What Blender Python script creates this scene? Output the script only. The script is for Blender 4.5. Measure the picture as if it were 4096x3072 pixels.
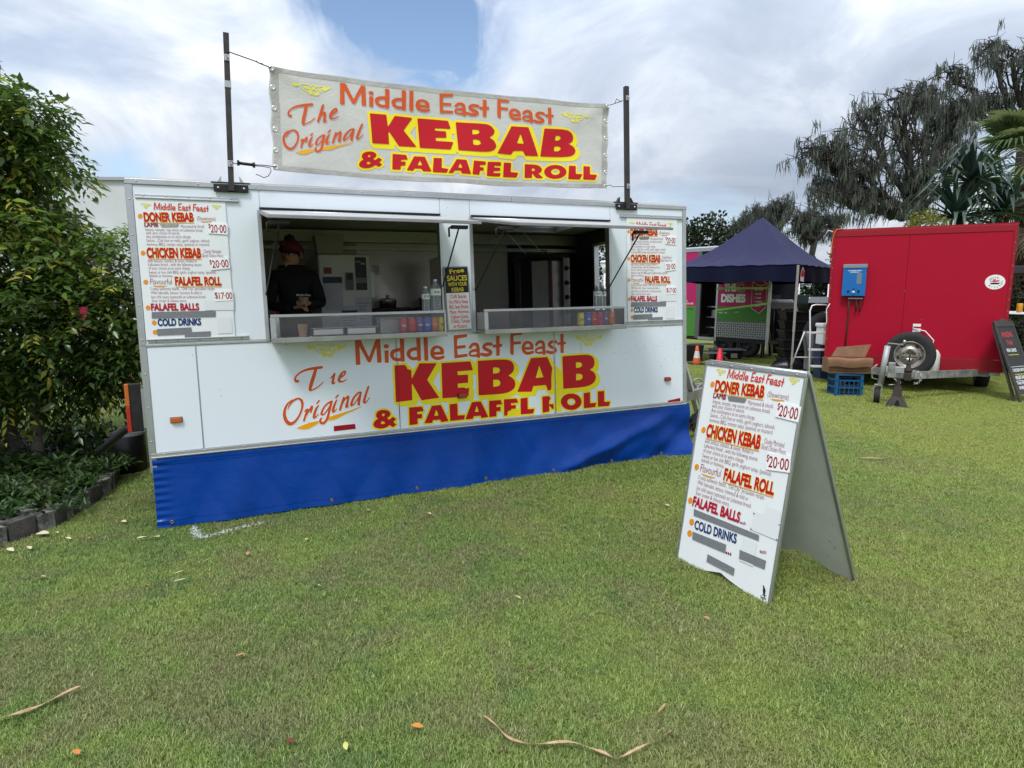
import bpy, math, random
import numpy as np
from mathutils import Vector, Matrix, Euler
S = bpy.context.scene
for _o in list(bpy.data.objects): bpy.data.objects.remove(_o)
col = S.collection
R = math.radians
# ------------------------------------------------------------------ camera
FPX, EYE = 2576.16, 1.68
_roll, _th = R(0.4), math.atan((1536 - 1178.) / FPX)
_up = np.array([0, -math.cos(_th), -math.sin(_th)])
_up = np.array([[math.cos(_roll), -math.sin(_roll), 0], [math.sin(_roll), math.cos(_roll), 0], [0, 0, 1.]]) @ _up
_fw = np.array([0, 0, 1.]) - _up * _up[2]; _fw /= np.linalg.norm(_fw)
_rt = np.cross(_fw, _up)
if _rt[0] < 0: _rt = -_rt
CAMR = np.stack([_rt, _fw, _up])
EYEP = np.array([0, 0, EYE])
cd = bpy.data.cameras.new('camera'); cam = bpy.data.objects.new('camera', cd); col.objects.link(cam)
cd.sensor_width = 36; cd.lens = 36 * FPX / 4096; cd.clip_end = 2000; cd.clip_start = 0.05
m = np.eye(4); m[:3, 0] = CAMR[:, 0]; m[:3, 1] = -CAMR[:, 1]; m[:3, 2] = -CAMR[:, 2]; m[:3, 3] = EYEP
cam.matrix_world = Matrix(m.tolist())
S.camera = cam
# ------------------------------------------------------------------ light, sky, exposure
SUN_EL, SUN_AZ = R(58), R(200)     # azimuth of the light source, clockwise from +Y
sd = Vector((math.sin(SUN_AZ) * math.cos(SUN_EL), math.cos(SUN_AZ) * math.cos(SUN_EL), math.sin(SUN_EL)))
sl = bpy.data.lights.new('sun', 'SUN'); sl.energy = 1.5; sl.angle = R(14); sl.color = (1, .985, .96)
so = bpy.data.objects.new('sun', sl); col.objects.link(so); so.rotation_euler = sd.to_track_quat('Z', 'Y').to_euler()
so.location = (0, -5, 20)
S.view_settings.view_transform = 'Standard'; S.view_settings.look = 'None'
S.view_settings.exposure = 0.72; S.view_settings.gamma = 1; S.view_settings.use_curve_mapping = False
W = bpy.data.worlds.new('World'); S.world = W; W.use_nodes = True
nt = W.node_tree; N = nt.nodes; L = nt.links; N.clear()
def nn(tree, typ, **kw):
    n = tree.nodes.new(typ)
    for k, v in kw.items(): setattr(n, k, v)
    return n
def ramp(tree, src, stops):
    r = tree.nodes.new('ShaderNodeValToRGB'); tree.links.new(src, r.inputs[0])
    e = r.color_ramp.elements
    while len(e) > 2: e.remove(e[-1])
    for i, (p, c) in enumerate(stops):
        if i > 1: e.new(p)
        e[i].position = p; e[i].color = (c if len(c) == 4 else (*c, 1)) if hasattr(c, '__len__') else (c, c, c, 1)
    return r
def mth(tree, op, a, b=None, clamp=False):
    n = tree.nodes.new('ShaderNodeMath'); n.operation = op; n.use_clamp = clamp
    for i, x in enumerate((a, b)):
        if x is None: continue
        if isinstance(x, (int, float)): n.inputs[i].default_value = x
        else: tree.links.new(x, n.inputs[i])
    return n.outputs[0]
def mixc(tree, fac, a, b, mode='MIX'):
    n = tree.nodes.new('ShaderNodeMix'); n.data_type = 'RGBA'; n.blend_type = mode
    for s, x in ((n.inputs[0], fac), (n.inputs[6], a), (n.inputs[7], b)):
        if isinstance(x, (int, float)): s.default_value = x if s.type == 'VALUE' else (x, x, x, 1)
        elif isinstance(x, tuple): s.default_value = (*x[:3], 1)
        else: tree.links.new(x, s)
    return n.outputs[2]
sky = nn(nt, 'ShaderNodeTexSky', sky_type='NISHITA', sun_disc=False, sun_elevation=SUN_EL, sun_rotation=SUN_AZ)
sky.altitude = 10; sky.air_density = 1.0; sky.dust_density = 0.6
tc = nn(nt, 'ShaderNodeTexCoord'); sep = nn(nt, 'ShaderNodeSeparateXYZ'); L.new(tc.outputs['Generated'], sep.inputs[0])
zc = mth(nt, 'MAXIMUM', sep.outputs[2], 0.0)
# cloud layer: direction projected on to a flat cloud deck
den = mth(nt, 'ADD', zc, 0.40)
cx_ = mth(nt, 'DIVIDE', sep.outputs[0], den); cy_ = mth(nt, 'DIVIDE', sep.outputs[1], den)
cmb = nn(nt, 'ShaderNodeCombineXYZ'); L.new(cx_, cmb.inputs[0]); L.new(cy_, cmb.inputs[1])
def noise(tree, vec, scale, detail=5, rough=.55, dist=0., off=(0, 0, 0)):
    mp = tree.nodes.new('ShaderNodeMapping'); mp.inputs['Location'].default_value = off
    if vec is not None: tree.links.new(vec, mp.inputs[0])
    n = tree.nodes.new('ShaderNodeTexNoise'); tree.links.new(mp.outputs[0], n.inputs['Vector'])
    n.inputs['Scale'].default_value = scale; n.inputs['Detail'].default_value = detail
    n.inputs['Roughness'].default_value = rough; n.inputs['Distortion'].default_value = dist
    return n.outputs['Fac']
n1 = noise(nt, cmb.outputs[0], 1.3, 9, .52, .25, (3.1, 1.7, 0))
n2 = noise(nt, cmb.outputs[0], 2.6, 9, .58, .5, (9.2, 4.1, 0))
n3 = noise(nt, cmb.outputs[0], 0.7, 3, .5, 0, (1.2, 7.7, 0))
def raydir(px, py):
    d = CAMR @ np.array([(px - 2048) / FPX, (py - 1536) / FPX, 1.]); return d / np.linalg.norm(d)
def gap(px, py, r, amp):          # a break in the deck around one direction
    d = raydir(px, py); c = nn(nt, 'ShaderNodeVectorMath', operation='DISTANCE')
    L.new(tc.outputs['Generated'], c.inputs[0]); c.inputs[1].default_value = tuple(d)
    q = mth(nt, 'SUBTRACT', 1.0, mth(nt, 'DIVIDE', c.outputs['Value'], r), True)
    return mth(nt, 'MULTIPLY', q, amp)
hole = mth(nt, 'ADD', gap(1620, 50, .17, .60), mth(nt, 'ADD', gap(1790, 170, .10, .42), mth(nt, 'ADD', gap(1330, -140, .17, .35), gap(540, 690, .075, .42))))
hole = mth(nt, 'MULTIPLY', hole, mth(nt, 'ADD', mth(nt, 'MULTIPLY', noise(nt, cmb.outputs[0], 5.5, 7, .62, .8, (2, 8, 0)), 2.6), -.25))
cov = mth(nt, 'SUBTRACT', mth(nt, 'ADD', mth(nt, 'MULTIPLY', mth(nt, 'SUBTRACT', n1, .5), 1.5), .68), hole)
mask = ramp(nt, cov, [(.22, 0.), (.62, 1.)])
shade = mth(nt, 'ADD', mth(nt, 'MULTIPLY', n2, .55), mth(nt, 'MULTIPLY', n3, .45))
ccol = ramp(nt, shade, [(.36, (.42, .49, .61)), (.45, (.54, .61, .73)), (.52, (.72, .78, .87)), (.60, (1.0, 1.02, 1.05))])
# overcast deck is brighter towards the zenith
lum = mth(nt, 'ADD', mth(nt, 'MULTIPLY', zc, 1.5), .80)
sc_ = nn(nt, 'ShaderNodeVectorMath', operation='SCALE'); L.new(ccol.outputs[0], sc_.inputs[0]); L.new(mth(nt, 'MULTIPLY', lum, 6.0), sc_.inputs['Scale'])
skyb = nn(nt, 'ShaderNodeVectorMath', operation='SCALE'); L.new(sky.outputs[0], skyb.inputs[0]); skyb.inputs['Scale'].default_value = 1.1
bcol = mixc(nt, mask.outputs[0], skyb.outputs[0], sc_.outputs[0])
bg = nn(nt, 'ShaderNodeBackground'); L.new(bcol, bg.inputs[0]); bg.inputs[1].default_value = 0.1
wo = nn(nt, 'ShaderNodeOutputWorld'); L.new(bg.outputs[0], wo.inputs[0])
# ------------------------------------------------------------------ projection helpers (authoring aids)
def ray(x, y): return CAMR @ np.array([(x - 2048) / FPX, (y - 1536) / FPX, 1.])
def G(x, y, z=0.):
    d = ray(x, y); return EYEP + d * ((z - EYE) / d[2])
def WD(x, y, Y):
    d = ray(x, y); return EYEP + d * (Y / d[1])
class Frame:
    def __init__(s, O, u, n, v): s.O, s.u, s.n, s.v = [np.array(a, float) for a in (O, u, n, v)]
    def pix(s, x, y, d=0.):
        r = ray(x, y); t = ((s.O + s.n * d - EYEP) @ s.n) / (r @ s.n); q = EYEP + r * t - s.O
        return np.array([q @ s.u, q @ s.n, q @ s.v])
    def uv(s, x, y, d=0.):
        p = s.pix(x, y, d); return np.array([p[0], p[2]])
    def world(s, p): return s.O + s.u * p[0] + s.n * p[1] + s.v * p[2]
    def matrix(s):
        m = np.eye(4); m[:3, 0] = s.u; m[:3, 1] = s.n; m[:3, 2] = s.v; m[:3, 3] = s.O
        return Matrix(m.tolist())
def flatframe(O, ang):
    c, s_ = math.cos(ang), math.sin(ang); return Frame(O, (c, s_, 0), (-s_, c, 0), (0, 0, 1))
# ------------------------------------------------------------------ materials
MATS = {}
def mat(name, c, rough=.5, metal=0., var=0., vscale=4., bump=0., bscale=60., spec=.3, emit=None, alpha=1., trans=0., c2=None, coat=0., trl=0., ior=None):
    """principled surface; var blends towards c2 (or a darker tone) by noise in object space"""
    if name in MATS: return MATS[name]
    m = bpy.data.materials.new(name); m.use_nodes = True; MATS[name] = m
    t = m.node_tree; b = t.nodes['Principled BSDF']
    b.inputs['Base Color'].default_value = (*c, 1); b.inputs['Roughness'].default_value = rough
    b.inputs['Metallic'].default_value = metal; b.inputs['Specular IOR Level'].default_value = spec
    if alpha < 1: b.inputs['Alpha'].default_value = alpha
    if trans: b.inputs['Transmission Weight'].default_value = trans
    if ior: b.inputs['IOR'].default_value = ior
    if coat: b.inputs['Coat Weight'].default_value = coat; b.inputs['Coat Roughness'].default_value = .1
    if emit: b.inputs['Emission Color'].default_value = (*emit[:3], 1); b.inputs['Emission Strength'].default_value = emit[3]
    tcn = t.nodes.new('ShaderNodeTexCoord')
    if var or bump:
        if var:
            f = noise(t, tcn.outputs['Object'], vscale, 6, .6, .3)
            rp = ramp(t, f, [(.35, 0.), (.68, 1.)])
            cc = c2 if c2 else tuple(x * .45 for x in c)
            x = mixc(t, mth(t, 'MULTIPLY', rp.outputs[0], var), c, cc); t.links.new(x, b.inputs['Base Color'])
            rr = mth(t, 'ADD', mth(t, 'MULTIPLY', f, .25), max(0, rough - .12), True); t.links.new(rr, b.inputs['Roughness'])
        if bump:
            bn = t.nodes.new('ShaderNodeBump'); bn.inputs['Strength'].default_value = bump; bn.inputs['Distance'].default_value = .02
            t.links.new(noise(t, tcn.outputs['Object'], bscale, 4, .6), bn.inputs['Height']); t.links.new(bn.outputs[0], b.inputs['Normal'])
    if trl:
        tr = t.nodes.new('ShaderNodeBsdfTranslucent'); tr.inputs[0].default_value = (*c, 1)
        mx = t.nodes.new('ShaderNodeMixShader'); mx.inputs[0].default_value = trl
        for l in b.inputs['Base Color'].links: t.links.new(l.from_socket, tr.inputs[0])
        t.links.new(b.outputs[0], mx.inputs[1]); t.links.new(tr.outputs[0], mx.inputs[2])
        t.links.new(mx.outputs[0], t.nodes['Material Output'].inputs[0])
    return m
# ------------------------------------------------------------------ mesh builder
class MB:
    def __init__(s): s.v = []; s.f = []; s.sm = []
    def add(s, vs, fs, smooth=False):
        k = len(s.v); s.v += [tuple(map(float, p)) for p in vs]
        for f in fs: s.f.append(tuple(i + k for i in f)); s.sm.append(smooth)
        return s
    def box(s, a, b, bev=0.):
        x0, x1 = sorted((a[0], b[0])); y0, y1 = sorted((a[1], b[1])); z0, z1 = sorted((a[2], b[2]))
        if bev <= 0:
            return s.add([(x0, y0, z0), (x1, y0, z0), (x1, y1, z0), (x0, y1, z0), (x0, y0, z1), (x1, y0, z1), (x1, y1, z1), (x0, y1, z1)],
                  [(0, 3, 2, 1), (4, 5, 6, 7), (0, 1, 5, 4), (1, 2, 6, 5), (2, 3, 7, 6), (3, 0, 4, 7)])
        import bmesh
        bm = bmesh.new(); bmesh.ops.create_cube(bm, size=1)
        for v in bm.verts: v.co = ((x0 + x1) / 2 + v.co.x * (x1 - x0), (y0 + y1) / 2 + v.co.y * (y1 - y0), (z0 + z1) / 2 + v.co.z * (z1 - z0))
        bmesh.ops.bevel(bm, geom=list(bm.edges), offset=min(bev, (x1 - x0) * .45, (y1 - y0) * .45, (z1 - z0) * .45), segments=2, affect='EDGES', profile=.5)
        bm.verts.index_update(); V = [tuple(v.co) for v in bm.verts]; F = [tuple(v.index for v in f.verts) for f in bm.faces]; bm.free()
        return s.add(V, F)
    def obox(s, c, half, mt):       # oriented box, mt 3x3 (columns axes)
        c = np.array(c, float); mt = np.array(mt, float); vs = []
        for z in (-1, 1):
            for x, y in ((-1, -1), (1, -1), (1, 1), (-1, 1)): vs.append(c + mt @ (np.array([x, y, z]) * half))
        return s.add(vs, [(0, 3, 2, 1), (4, 5, 6, 7), (0, 1, 5, 4), (1, 2, 6, 5), (2, 3, 7, 6), (3, 0, 4, 7)])
    def bar(s, p, q, w, h=None, up=(0, 0, 1)):   # rectangular bar between two points
        p = np.array(p, float); q = np.array(q, float); d = q - p; l = np.linalg.norm(d)
        if l < 1e-9: return s
        d /= l; up = np.array(up, float)
        if abs(d @ up) > .98: up = np.array([0, 1., 0]) if abs(d[1]) < .9 else np.array([1., 0, 0])
        x = np.cross(d, up); x /= np.linalg.norm(x); y = np.cross(x, d)
        return s.obox((p + q) / 2, np.array([w / 2, l / 2, (h or w) / 2]), np.stack([x, d, y], 1))
    def tube(s, pts, r, seg=8, cap=True, smooth=True):
        pts = [np.array(p, float) for p in pts]; n = len(pts)
        rs = [r] * n if isinstance(r, (int, float)) else list(r)
        V = []; prev = None
        for i in range(n):
            d = pts[min(i + 1, n - 1)] - pts[max(i - 1, 0)]; d /= (np.linalg.norm(d) + 1e-12)
            if prev is None:
                a = np.array([0, 0, 1.]) if abs(d[2]) < .9 else np.array([1., 0, 0])
                x = np.cross(a, d)
            else: x = prev - d * (prev @ d)
            x /= (np.linalg.norm(x) + 1e-12); prev = x; y = np.cross(d, x)
            for k in range(seg):
                t = 2 * math.pi * k / seg; V.append(pts[i] + rs[i] * (math.cos(t) * x + math.sin(t) * y))
        F = []
        for i in range(n - 1):
            for k in range(seg):
                a = i * seg + k; b = i * seg + (k + 1) % seg; F.append((a, b, b + seg, a + seg))
        s.add(V, F, smooth)
        if cap:
            k = len(s.v) - len(V); s.f.append(tuple(k + i for i in range(seg))[::-1]); s.sm.append(False)
            s.f.append(tuple(k + (n - 1) * seg + i for i in range(seg))); s.sm.append(False)
        return s
    def cyl(s, p, q, r, seg=16, r2=None): return s.tube([p, q], [r, r if r2 is None else r2], seg)
    def lathe(s, prof, c=(0, 0, 0), ax='z', seg=24, smooth=True):  # prof [(r,h)]
        V = []
        for r, h in prof:
            for k in range(seg):
                t = 2 * math.pi * k / seg; a, b = r * math.cos(t), r * math.sin(t)
                p = (a, b, h) if ax == 'z' else ((a, h, b) if ax == 'y' else (h, a, b))
                V.append((p[0] + c[0], p[1] + c[1], p[2] + c[2]))
        F = []
        for i in range(len(prof) - 1):
            for k in range(seg):
                a = i * seg + k; b = i * seg + (k + 1) % seg; F.append((a, b, b + seg, a + seg))
        return s.add(V, F, smooth)
    def prism(s, poly, y0, y1):     # polygon in x,z extruded along y
        n = len(poly); V = [(p[0], y0, p[1]) for p in poly] + [(p[0], y1, p[1]) for p in poly]
        F = [tuple(range(n)), tuple(range(2 * n - 1, n - 1, -1))] + [(i, (i + 1) % n, n + (i + 1) % n, n + i) for i in range(n)]
        return s.add(V, F)
    def grid(s, fn, nu, nv, smooth=True):
        V = [fn(i / nu, j / nv) for j in range(nv + 1) for i in range(nu + 1)]
        F = [(j * (nu + 1) + i, j * (nu + 1) + i + 1, (j + 1) * (nu + 1) + i + 1, (j + 1) * (nu + 1) + i) for j in range(nv) for i in range(nu)]
        return s.add(V, F, smooth)
    def mesh(s, name, m, fix=True):
        me = bpy.data.meshes.new(name); me.from_pydata(s.v, [], s.f)
        if any(s.sm): me.polygons.foreach_set('use_smooth', s.sm)
        if m: me.materials.append(m)
        if fix:
            import bmesh
            bm = bmesh.new(); bm.from_mesh(me); bmesh.ops.recalc_face_normals(bm, faces=bm.faces); bm.to_mesh(me); bm.free()
        me.update(); return me
def link(name, me, parent=None, label=None, cat=None, group=None, kind=None, loc=None):
    o = bpy.data.objects.new(name, me); col.objects.link(o)
    if parent: o.parent = parent
    if loc is not None: o.location = loc
    if label: o['label'] = label
    if cat: o['category'] = cat
    if group: o['group'] = group
    if kind: o['kind'] = kind
    return o
def obj(name, mb, m, parent=None, **kw):
    fix = kw.pop('fix', True); return link(name, mb.mesh(name, m, fix), parent, **kw)
def thing(name, label, cat, frame=None, group=None):
    o = link(name, None, None, label, cat, group)
    if frame is not None:
        o.matrix_world = frame.matrix() if isinstance(frame, Frame) else Matrix.Translation(Vector(frame))
    return o
def dup(o, parent=None):
    c = o.copy(); col.objects.link(c)
    if parent: c.parent = parent
    for ch in list(o.children): dup(ch, c)
    return c
# ------------------------------------------------------------------ flat lettering: signed distance -> contour mesh
def softpoly(P, it=2, lim=52):
    P = [np.array(p, float) for p in P]
    for _ in range(it):
        Q = []; n = len(P)
        for i in range(n):
            a, b, c = P[i - 1], P[i], P[(i + 1) % n]; d1, d2 = b - a, c - b
            ang = math.degrees(math.acos(max(-1, min(1, d1 @ d2 / (np.linalg.norm(d1) * np.linalg.norm(d2) + 1e-9)))))
            if 4 < ang < lim: Q += [b - d1 * .22, b + d2 * .22]
            else: Q.append(b)
        P = Q
    return P
def ell(cx, cy, rx, ry, n=28): return [(cx + rx * math.cos(2 * math.pi * i / n), cy + ry * math.sin(2 * math.pi * i / n)) for i in range(n)]
def segs_of(loops):
    out = []
    for lp in loops:
        for i in range(len(lp)): out.append((lp[i - 1][0], lp[i - 1][1], lp[i][0], lp[i][1]))
    return np.array(out, float)
def sdf_field(shapes, x0, y0, nx, ny, cell):
    D = np.full((ny, nx), 1e3); xs = x0 + cell * np.arange(nx); ys = y0 + cell * np.arange(ny)
    for kind, data, marg in shapes:
        A = np.array(data, float)
        if kind == 'P': bx0, bx1 = min(A[:, 0].min(), A[:, 2].min()), max(A[:, 0].max(), A[:, 2].max()); by0, by1 = min(A[:, 1].min(), A[:, 3].min()), max(A[:, 1].max(), A[:, 3].max())
        else: w = A[:, 2].max(); bx0, bx1, by0, by1 = A[:, 0].min() - w, A[:, 0].max() + w, A[:, 1].min() - w, A[:, 1].max() + w
        i0 = max(0, int((bx0 - marg - x0) / cell) - 1); i1 = min(nx, int((bx1 + marg - x0) / cell) + 3)
        j0 = max(0, int((by0 - marg - y0) / cell) - 1); j1 = min(ny, int((by1 + marg - y0) / cell) + 3)
        if i1 <= i0 or j1 <= j0: continue
        X, Y = np.meshgrid(xs[i0:i1], ys[j0:j1])
        if kind == 'P':
            d2 = np.full(X.shape, 1e9); ins = np.zeros(X.shape, bool)
            for ax, ay, bx, by in A:
                ex, ey = bx - ax, by - ay; l2 = ex * ex + ey * ey
                if l2 < 1e-16: continue
                t = np.clip(((X - ax) * ex + (Y - ay) * ey) / l2, 0, 1)
                d2 = np.minimum(d2, (X - ax - t * ex) ** 2 + (Y - ay - t * ey) ** 2)
                if ay != by:
                    c = ((Y >= ay) != (Y >= by)) & (X < (bx - ax) * (Y - ay) / (by - ay) + ax); ins ^= c
            d = np.sqrt(d2); d[ins] *= -1
        else:
            d = np.full(X.shape, 1e3)
            for (ax, ay, ra), (bx, by, rb) in zip(A[:-1], A[1:]):
                ex, ey = bx - ax, by - ay; l2 = ex * ex + ey * ey + 1e-12
                t = np.clip(((X - ax) * ex + (Y - ay) * ey) / l2, 0, 1)
                d = np.minimum(d, np.sqrt((X - ax - t * ex) ** 2 + (Y - ay - t * ey) ** 2) - (ra + t * (rb - ra)) / 2)
        D[j0:j1, i0:i1] = np.minimum(D[j0:j1, i0:i1], d)
    return D
def contour(D, x0, y0, cell, merge=True):
    ny, nx = D.shape; ins = D < 0
    V = []; F = []
    s4 = ins[:-1, :-1].astype(int) + ins[:-1, 1:] + ins[1:, 1:] + ins[1:, :-1]
    full = s4 == 4
    for j in np.nonzero(full.any(1))[0]:
        idx = np.nonzero(full[j])[0]
        if merge:
            runs = np.split(idx, np.nonzero(np.diff(idx) > 1)[0] + 1)
            rr = [(r_[0], r_[-1] + 1) for r_ in runs]
        else: rr = [(i, i + 1) for i in idx]
        for a, b in rr:
            k = len(V); X0, X1, Y0, Y1 = x0 + a * cell, x0 + b * cell, y0 + j * cell, y0 + (j + 1) * cell
            V += [(X0, Y0), (X1, Y0), (X1, Y1), (X0, Y1)]; F.append((k, k + 1, k + 2, k + 3))
    C = ((0, 0), (1, 0), (1, 1), (0, 1))
    for j, i in zip(*np.nonzero((s4 > 0) & (s4 < 4))):
        d = [D[j + c[1], i + c[0]] for c in C]; P = []
        for k in range(4):
            k2 = (k + 1) % 4
            if d[k] < 0: P.append((i + C[k][0], j + C[k][1]))
            if (d[k] < 0) != (d[k2] < 0):
                t = d[k] / (d[k] - d[k2]); P.append((i + C[k][0] + t * (C[k2][0] - C[k][0]), j + C[k][1] + t * (C[k2][1] - C[k][1])))
        if len(P) >= 3:
            k = len(V); V += [(x0 + p[0] * cell, y0 + p[1] * cell) for p in P]; F.append(tuple(range(k, k + len(P))))
    return np.array(V).reshape(-1, 2), F
def bounds(shapes):
    X0 = Y0 = 1e9; X1 = Y1 = -1e9
    for kind, A, mg in shapes:
        A = np.array(A, float)
        xs, ys = (A[:, [0, 2]], A[:, [1, 3]]) if kind == 'P' else (A[:, [0]], A[:, [1]]); e = 0 if kind == 'P' else A[:, 2].max()
        X0 = min(X0, xs.min() - e); X1 = max(X1, xs.max() + e); Y0 = min(Y0, ys.min() - e); Y1 = max(Y1, ys.max() + e)
    return X0, Y0, X1, Y1
def shape_mesh(shapes, cell, grow=0., drop=None, merge=True, rough=0., seed=0):
    """shapes: ('P', segs) / ('S', strokes). grow widens them, drop = offset of an outline's drop side."""
    mg = grow + (max(abs(drop[0]), abs(drop[1])) if drop else 0) + 3 * cell
    sh = [(k, A, mg) for k, A in shapes]
    X0, Y0, X1, Y1 = bounds(sh); X0 -= mg; Y0 -= mg; X1 += mg; Y1 += mg
    nx, ny = int((X1 - X0) / cell) + 2, int((Y1 - Y0) / cell) + 2
    D = sdf_field(sh, X0, Y0, nx, ny, cell) - grow
    if drop:
        D0 = D.copy()
        for q in (.35, .7, 1.):
            a, b = int(round(drop[0] * q / cell)), int(round(drop[1] * q / cell))
            E_ = np.full_like(D, 1e3)
            ys, ye = max(0, b), min(ny, ny + b); xs, xe = max(0, a), min(nx, nx + a)
            E_[ys:ye, xs:xe] = D0[ys - b:ye - b, xs - a:xe - a]; D = np.minimum(D, E_)
    if rough:
        rs = np.random.RandomState(seed); D = D + rough * rs.randn(*D.shape)
    return contour(D, X0, Y0, cell, merge)
_tc = {}
def text_segs(txt):
    if txt in _tc: return _tc[txt]
    c = bpy.data.curves.new('t', 'FONT'); c.body = txt; o = bpy.data.objects.new('t', c); me = o.to_mesh()
    V = [(v.co.x, v.co.y) for v in me.vertices]; cnt = {}
    for p in me.polygons:
        ks = list(p.vertices)
        for a, b in zip(ks, ks[1:] + ks[:1]): e = (min(a, b), max(a, b)); cnt[e] = cnt.get(e, 0) + 1
    sg = np.array([(*V[a], *V[b]) for (a, b), n in cnt.items() if n == 1])
    o.to_mesh_clear(); bpy.data.objects.remove(o); bpy.data.curves.remove(c)
    _tc[txt] = sg; return sg
_tm = {}
def text_fill(txt, off=0.):
    k = (txt, off)
    if k in _tm: return _tm[k]
    c = bpy.data.curves.new('t', 'FONT'); c.body = txt; c.offset = off; c.resolution_u = 2
    o = bpy.data.objects.new('t', c); me = o.to_mesh()
    r_ = (np.array([(v.co.x, v.co.y) for v in me.vertices]), [tuple(p.vertices) for p in me.polygons])
    o.to_mesh_clear(); bpy.data.objects.remove(o); bpy.data.curves.remove(c); _tm[k] = r_; return r_
CAP = .682
def fit_text(V, p0, p1, cap, nat=None):
    """place em-space verts so the run spans p0..p1 with the given cap height"""
    p0, p1 = np.array(p0, float), np.array(p1, float); d = p1 - p0; l = np.linalg.norm(d); d /= l; q = np.array([-d[1], d[0]])
    x0, x1 = nat if nat else (V[:, 0].min(), V[:, 0].max())
    return p0 + np.outer((V[:, 0] - x0) / (x1 - x0) * l, d) + np.outer(V[:, 1] / CAP * cap, q)
def bold_text(txt, p0, p1, cap, grow, cell=.03, outline=None):
    sg = text_segs(txt); nat = (sg[:, [0, 2]].min(), sg[:, [0, 2]].max())
    V, F = shape_mesh([('P', sg)], cell, grow); return fit_text(V, p0, p1, cap, nat), F
def thin_text(txt, p0, p1, cap, off=0.012):
    V, F = text_fill(txt, off); return fit_text(V, p0, p1, cap), F
class Art:
    """flat artwork: layers of coloured 2-D meshes that can be laid on any surface"""
    def __init__(s): s.L = {}
    def add(s, layer, VF):
        s.L.setdefault(layer, []).append(VF); return s
    def rect(s, layer, x0, y0, x1, y1): return s.add(layer, (np.array([(x0, y0), (x1, y0), (x1, y1), (x0, y1)], float), [(0, 1, 2, 3)]))
    def quad(s, layer, P): return s.add(layer, (np.array(P, float), [tuple(range(len(P)))]))
    def lay(s, fn, parent, specs, map2=None):
        """specs: layer -> (object name, material, height, label)"""
        out = []
        for k, (nm, mt, h, lb) in specs.items():
            if k not in s.L: continue
            for V, F in s.L[k]:
                Q = map2(V) if map2 is not None else V
                out.append(obj(nm, MB().add([fn(p[0], p[1], h) for p in Q], F), mt, parent, label=lb, fix=False))
        return out
def affine(src, dst):
    src, dst = np.array(src, float), np.array(dst, float); A = np.c_[src, np.ones(len(src))]
    X, *_ = np.linalg.lstsq(A, dst, rcond=None); return lambda V: np.c_[np.array(V), np.ones(len(V))] @ X
def homog(src, dst):
    src, dst = np.array(src, float), np.array(dst, float); A = []
    ms, md = src.mean(0), dst.mean(0)
    for (x, y), (X, Y) in zip(src - ms, dst - md):
        A.append([x, y, 1, 0, 0, 0, -X * x, -X * y, -X]); A.append([0, 0, 0, x, y, 1, -Y * x, -Y * y, -Y])
    h = np.linalg.svd(np.array(A))[2][-1].reshape(3, 3)
    def f(V):
        q = np.c_[np.array(V) - ms, np.ones(len(V))] @ h.T; return q[:, :2] / q[:, 2:] + md
    return f
# ================================================================== shared materials
M_white = mat('white_panel', (.70, .755, .81), .42, var=.10, vscale=1.3, c2=(.60, .62, .63), bump=.05, bscale=300)
def chips(m, n_scale=34., thr=.735, region=None):
    """small dark paint chips and scuffs with shapes of their own"""
    t = m.node_tree; b = t.nodes['Principled BSDF']; src = b.inputs['Base Color'].links[0].from_socket
    tcn = t.nodes.new('ShaderNodeTexCoord')
    a = noise(t, tcn.outputs['Object'], n_scale, 2, .5, .8); g = noise(t, tcn.outputs['Object'], 1.6, 2, .5, 0, (3, 0, 5))
    k = ramp(t, a, [(thr, 0.), (thr + .012, 1.)]); k2 = ramp(t, g, [(.5, 0.), (.56, 1.)])
    t.links.new(mixc(t, mth(t, 'MULTIPLY', k.outputs[0], k2.outputs[0]), src, (.10, .10, .09)), b.inputs['Base Color'])
chips(M_white)
M_alu = mat('aluminium_trim', (.50, .51, .52), .38, .85, var=.35, vscale=9, c2=(.3, .3, .31), bump=.06, bscale=90)
M_steel = mat('stainless_steel', (.47, .46, .45), .3, .95, var=.25, vscale=3, c2=(.33, .32, .30))
M_rivet = mat('rivet_metal', (.42, .42, .42), .35, .9)
M_black = mat('black_metal', (.015, .015, .016), .45, .3, var=.4, vscale=12, c2=(.05, .045, .04))
M_pole = mat('pole_paint', (.035, .033, .032), .6, .3, var=.5, vscale=14, c2=(.08, .07, .06))
M_liner = mat('cream_liner', (.60, .58, .53), .5, var=.25, vscale=2, c2=(.36, .34, .31))
M_dark = mat('dark_liner', (.045, .047, .052), .32, .5, var=.3, vscale=2)
M_rubber = mat('tyre_rubber', (.018, .018, .019), .75, var=.4, vscale=14, c2=(.045, .042, .04), bump=.2, bscale=90)
M_amber = mat('amber_lens', (.45, .10, .01), .18, spec=.8); M_red = mat('red_lens', (.35, .012, .01), .18, spec=.8)
M_glass = mat('glass', (.97, .98, .98), .02, trans=1., ior=1.45)
M_tape = mat('grey_tape', (.19, .195, .21), .45, var=.25, vscale=30, c2=(.13, .13, .14), bump=.2, bscale=60)
L_red = mat('vinyl_red', (.50, .004, .012), .33, var=.12, vscale=5, c2=(.40, .006, .014))
L_yel = mat('vinyl_yellow', (.83, .70, .012), .36, var=.12, vscale=4, c2=(.72, .60, .02))
L_org = mat('vinyl_orange', (.60, .085, .010), .36, var=.15, vscale=5, c2=(.52, .065, .012))
L_amb = mat('vinyl_amber', (.78, .36, .006), .4, var=.1, vscale=5)
L_mar = mat('vinyl_maroon', (.27, .008, .035), .4); L_navy = mat('vinyl_navy', (.008, .035, .14), .4)
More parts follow.
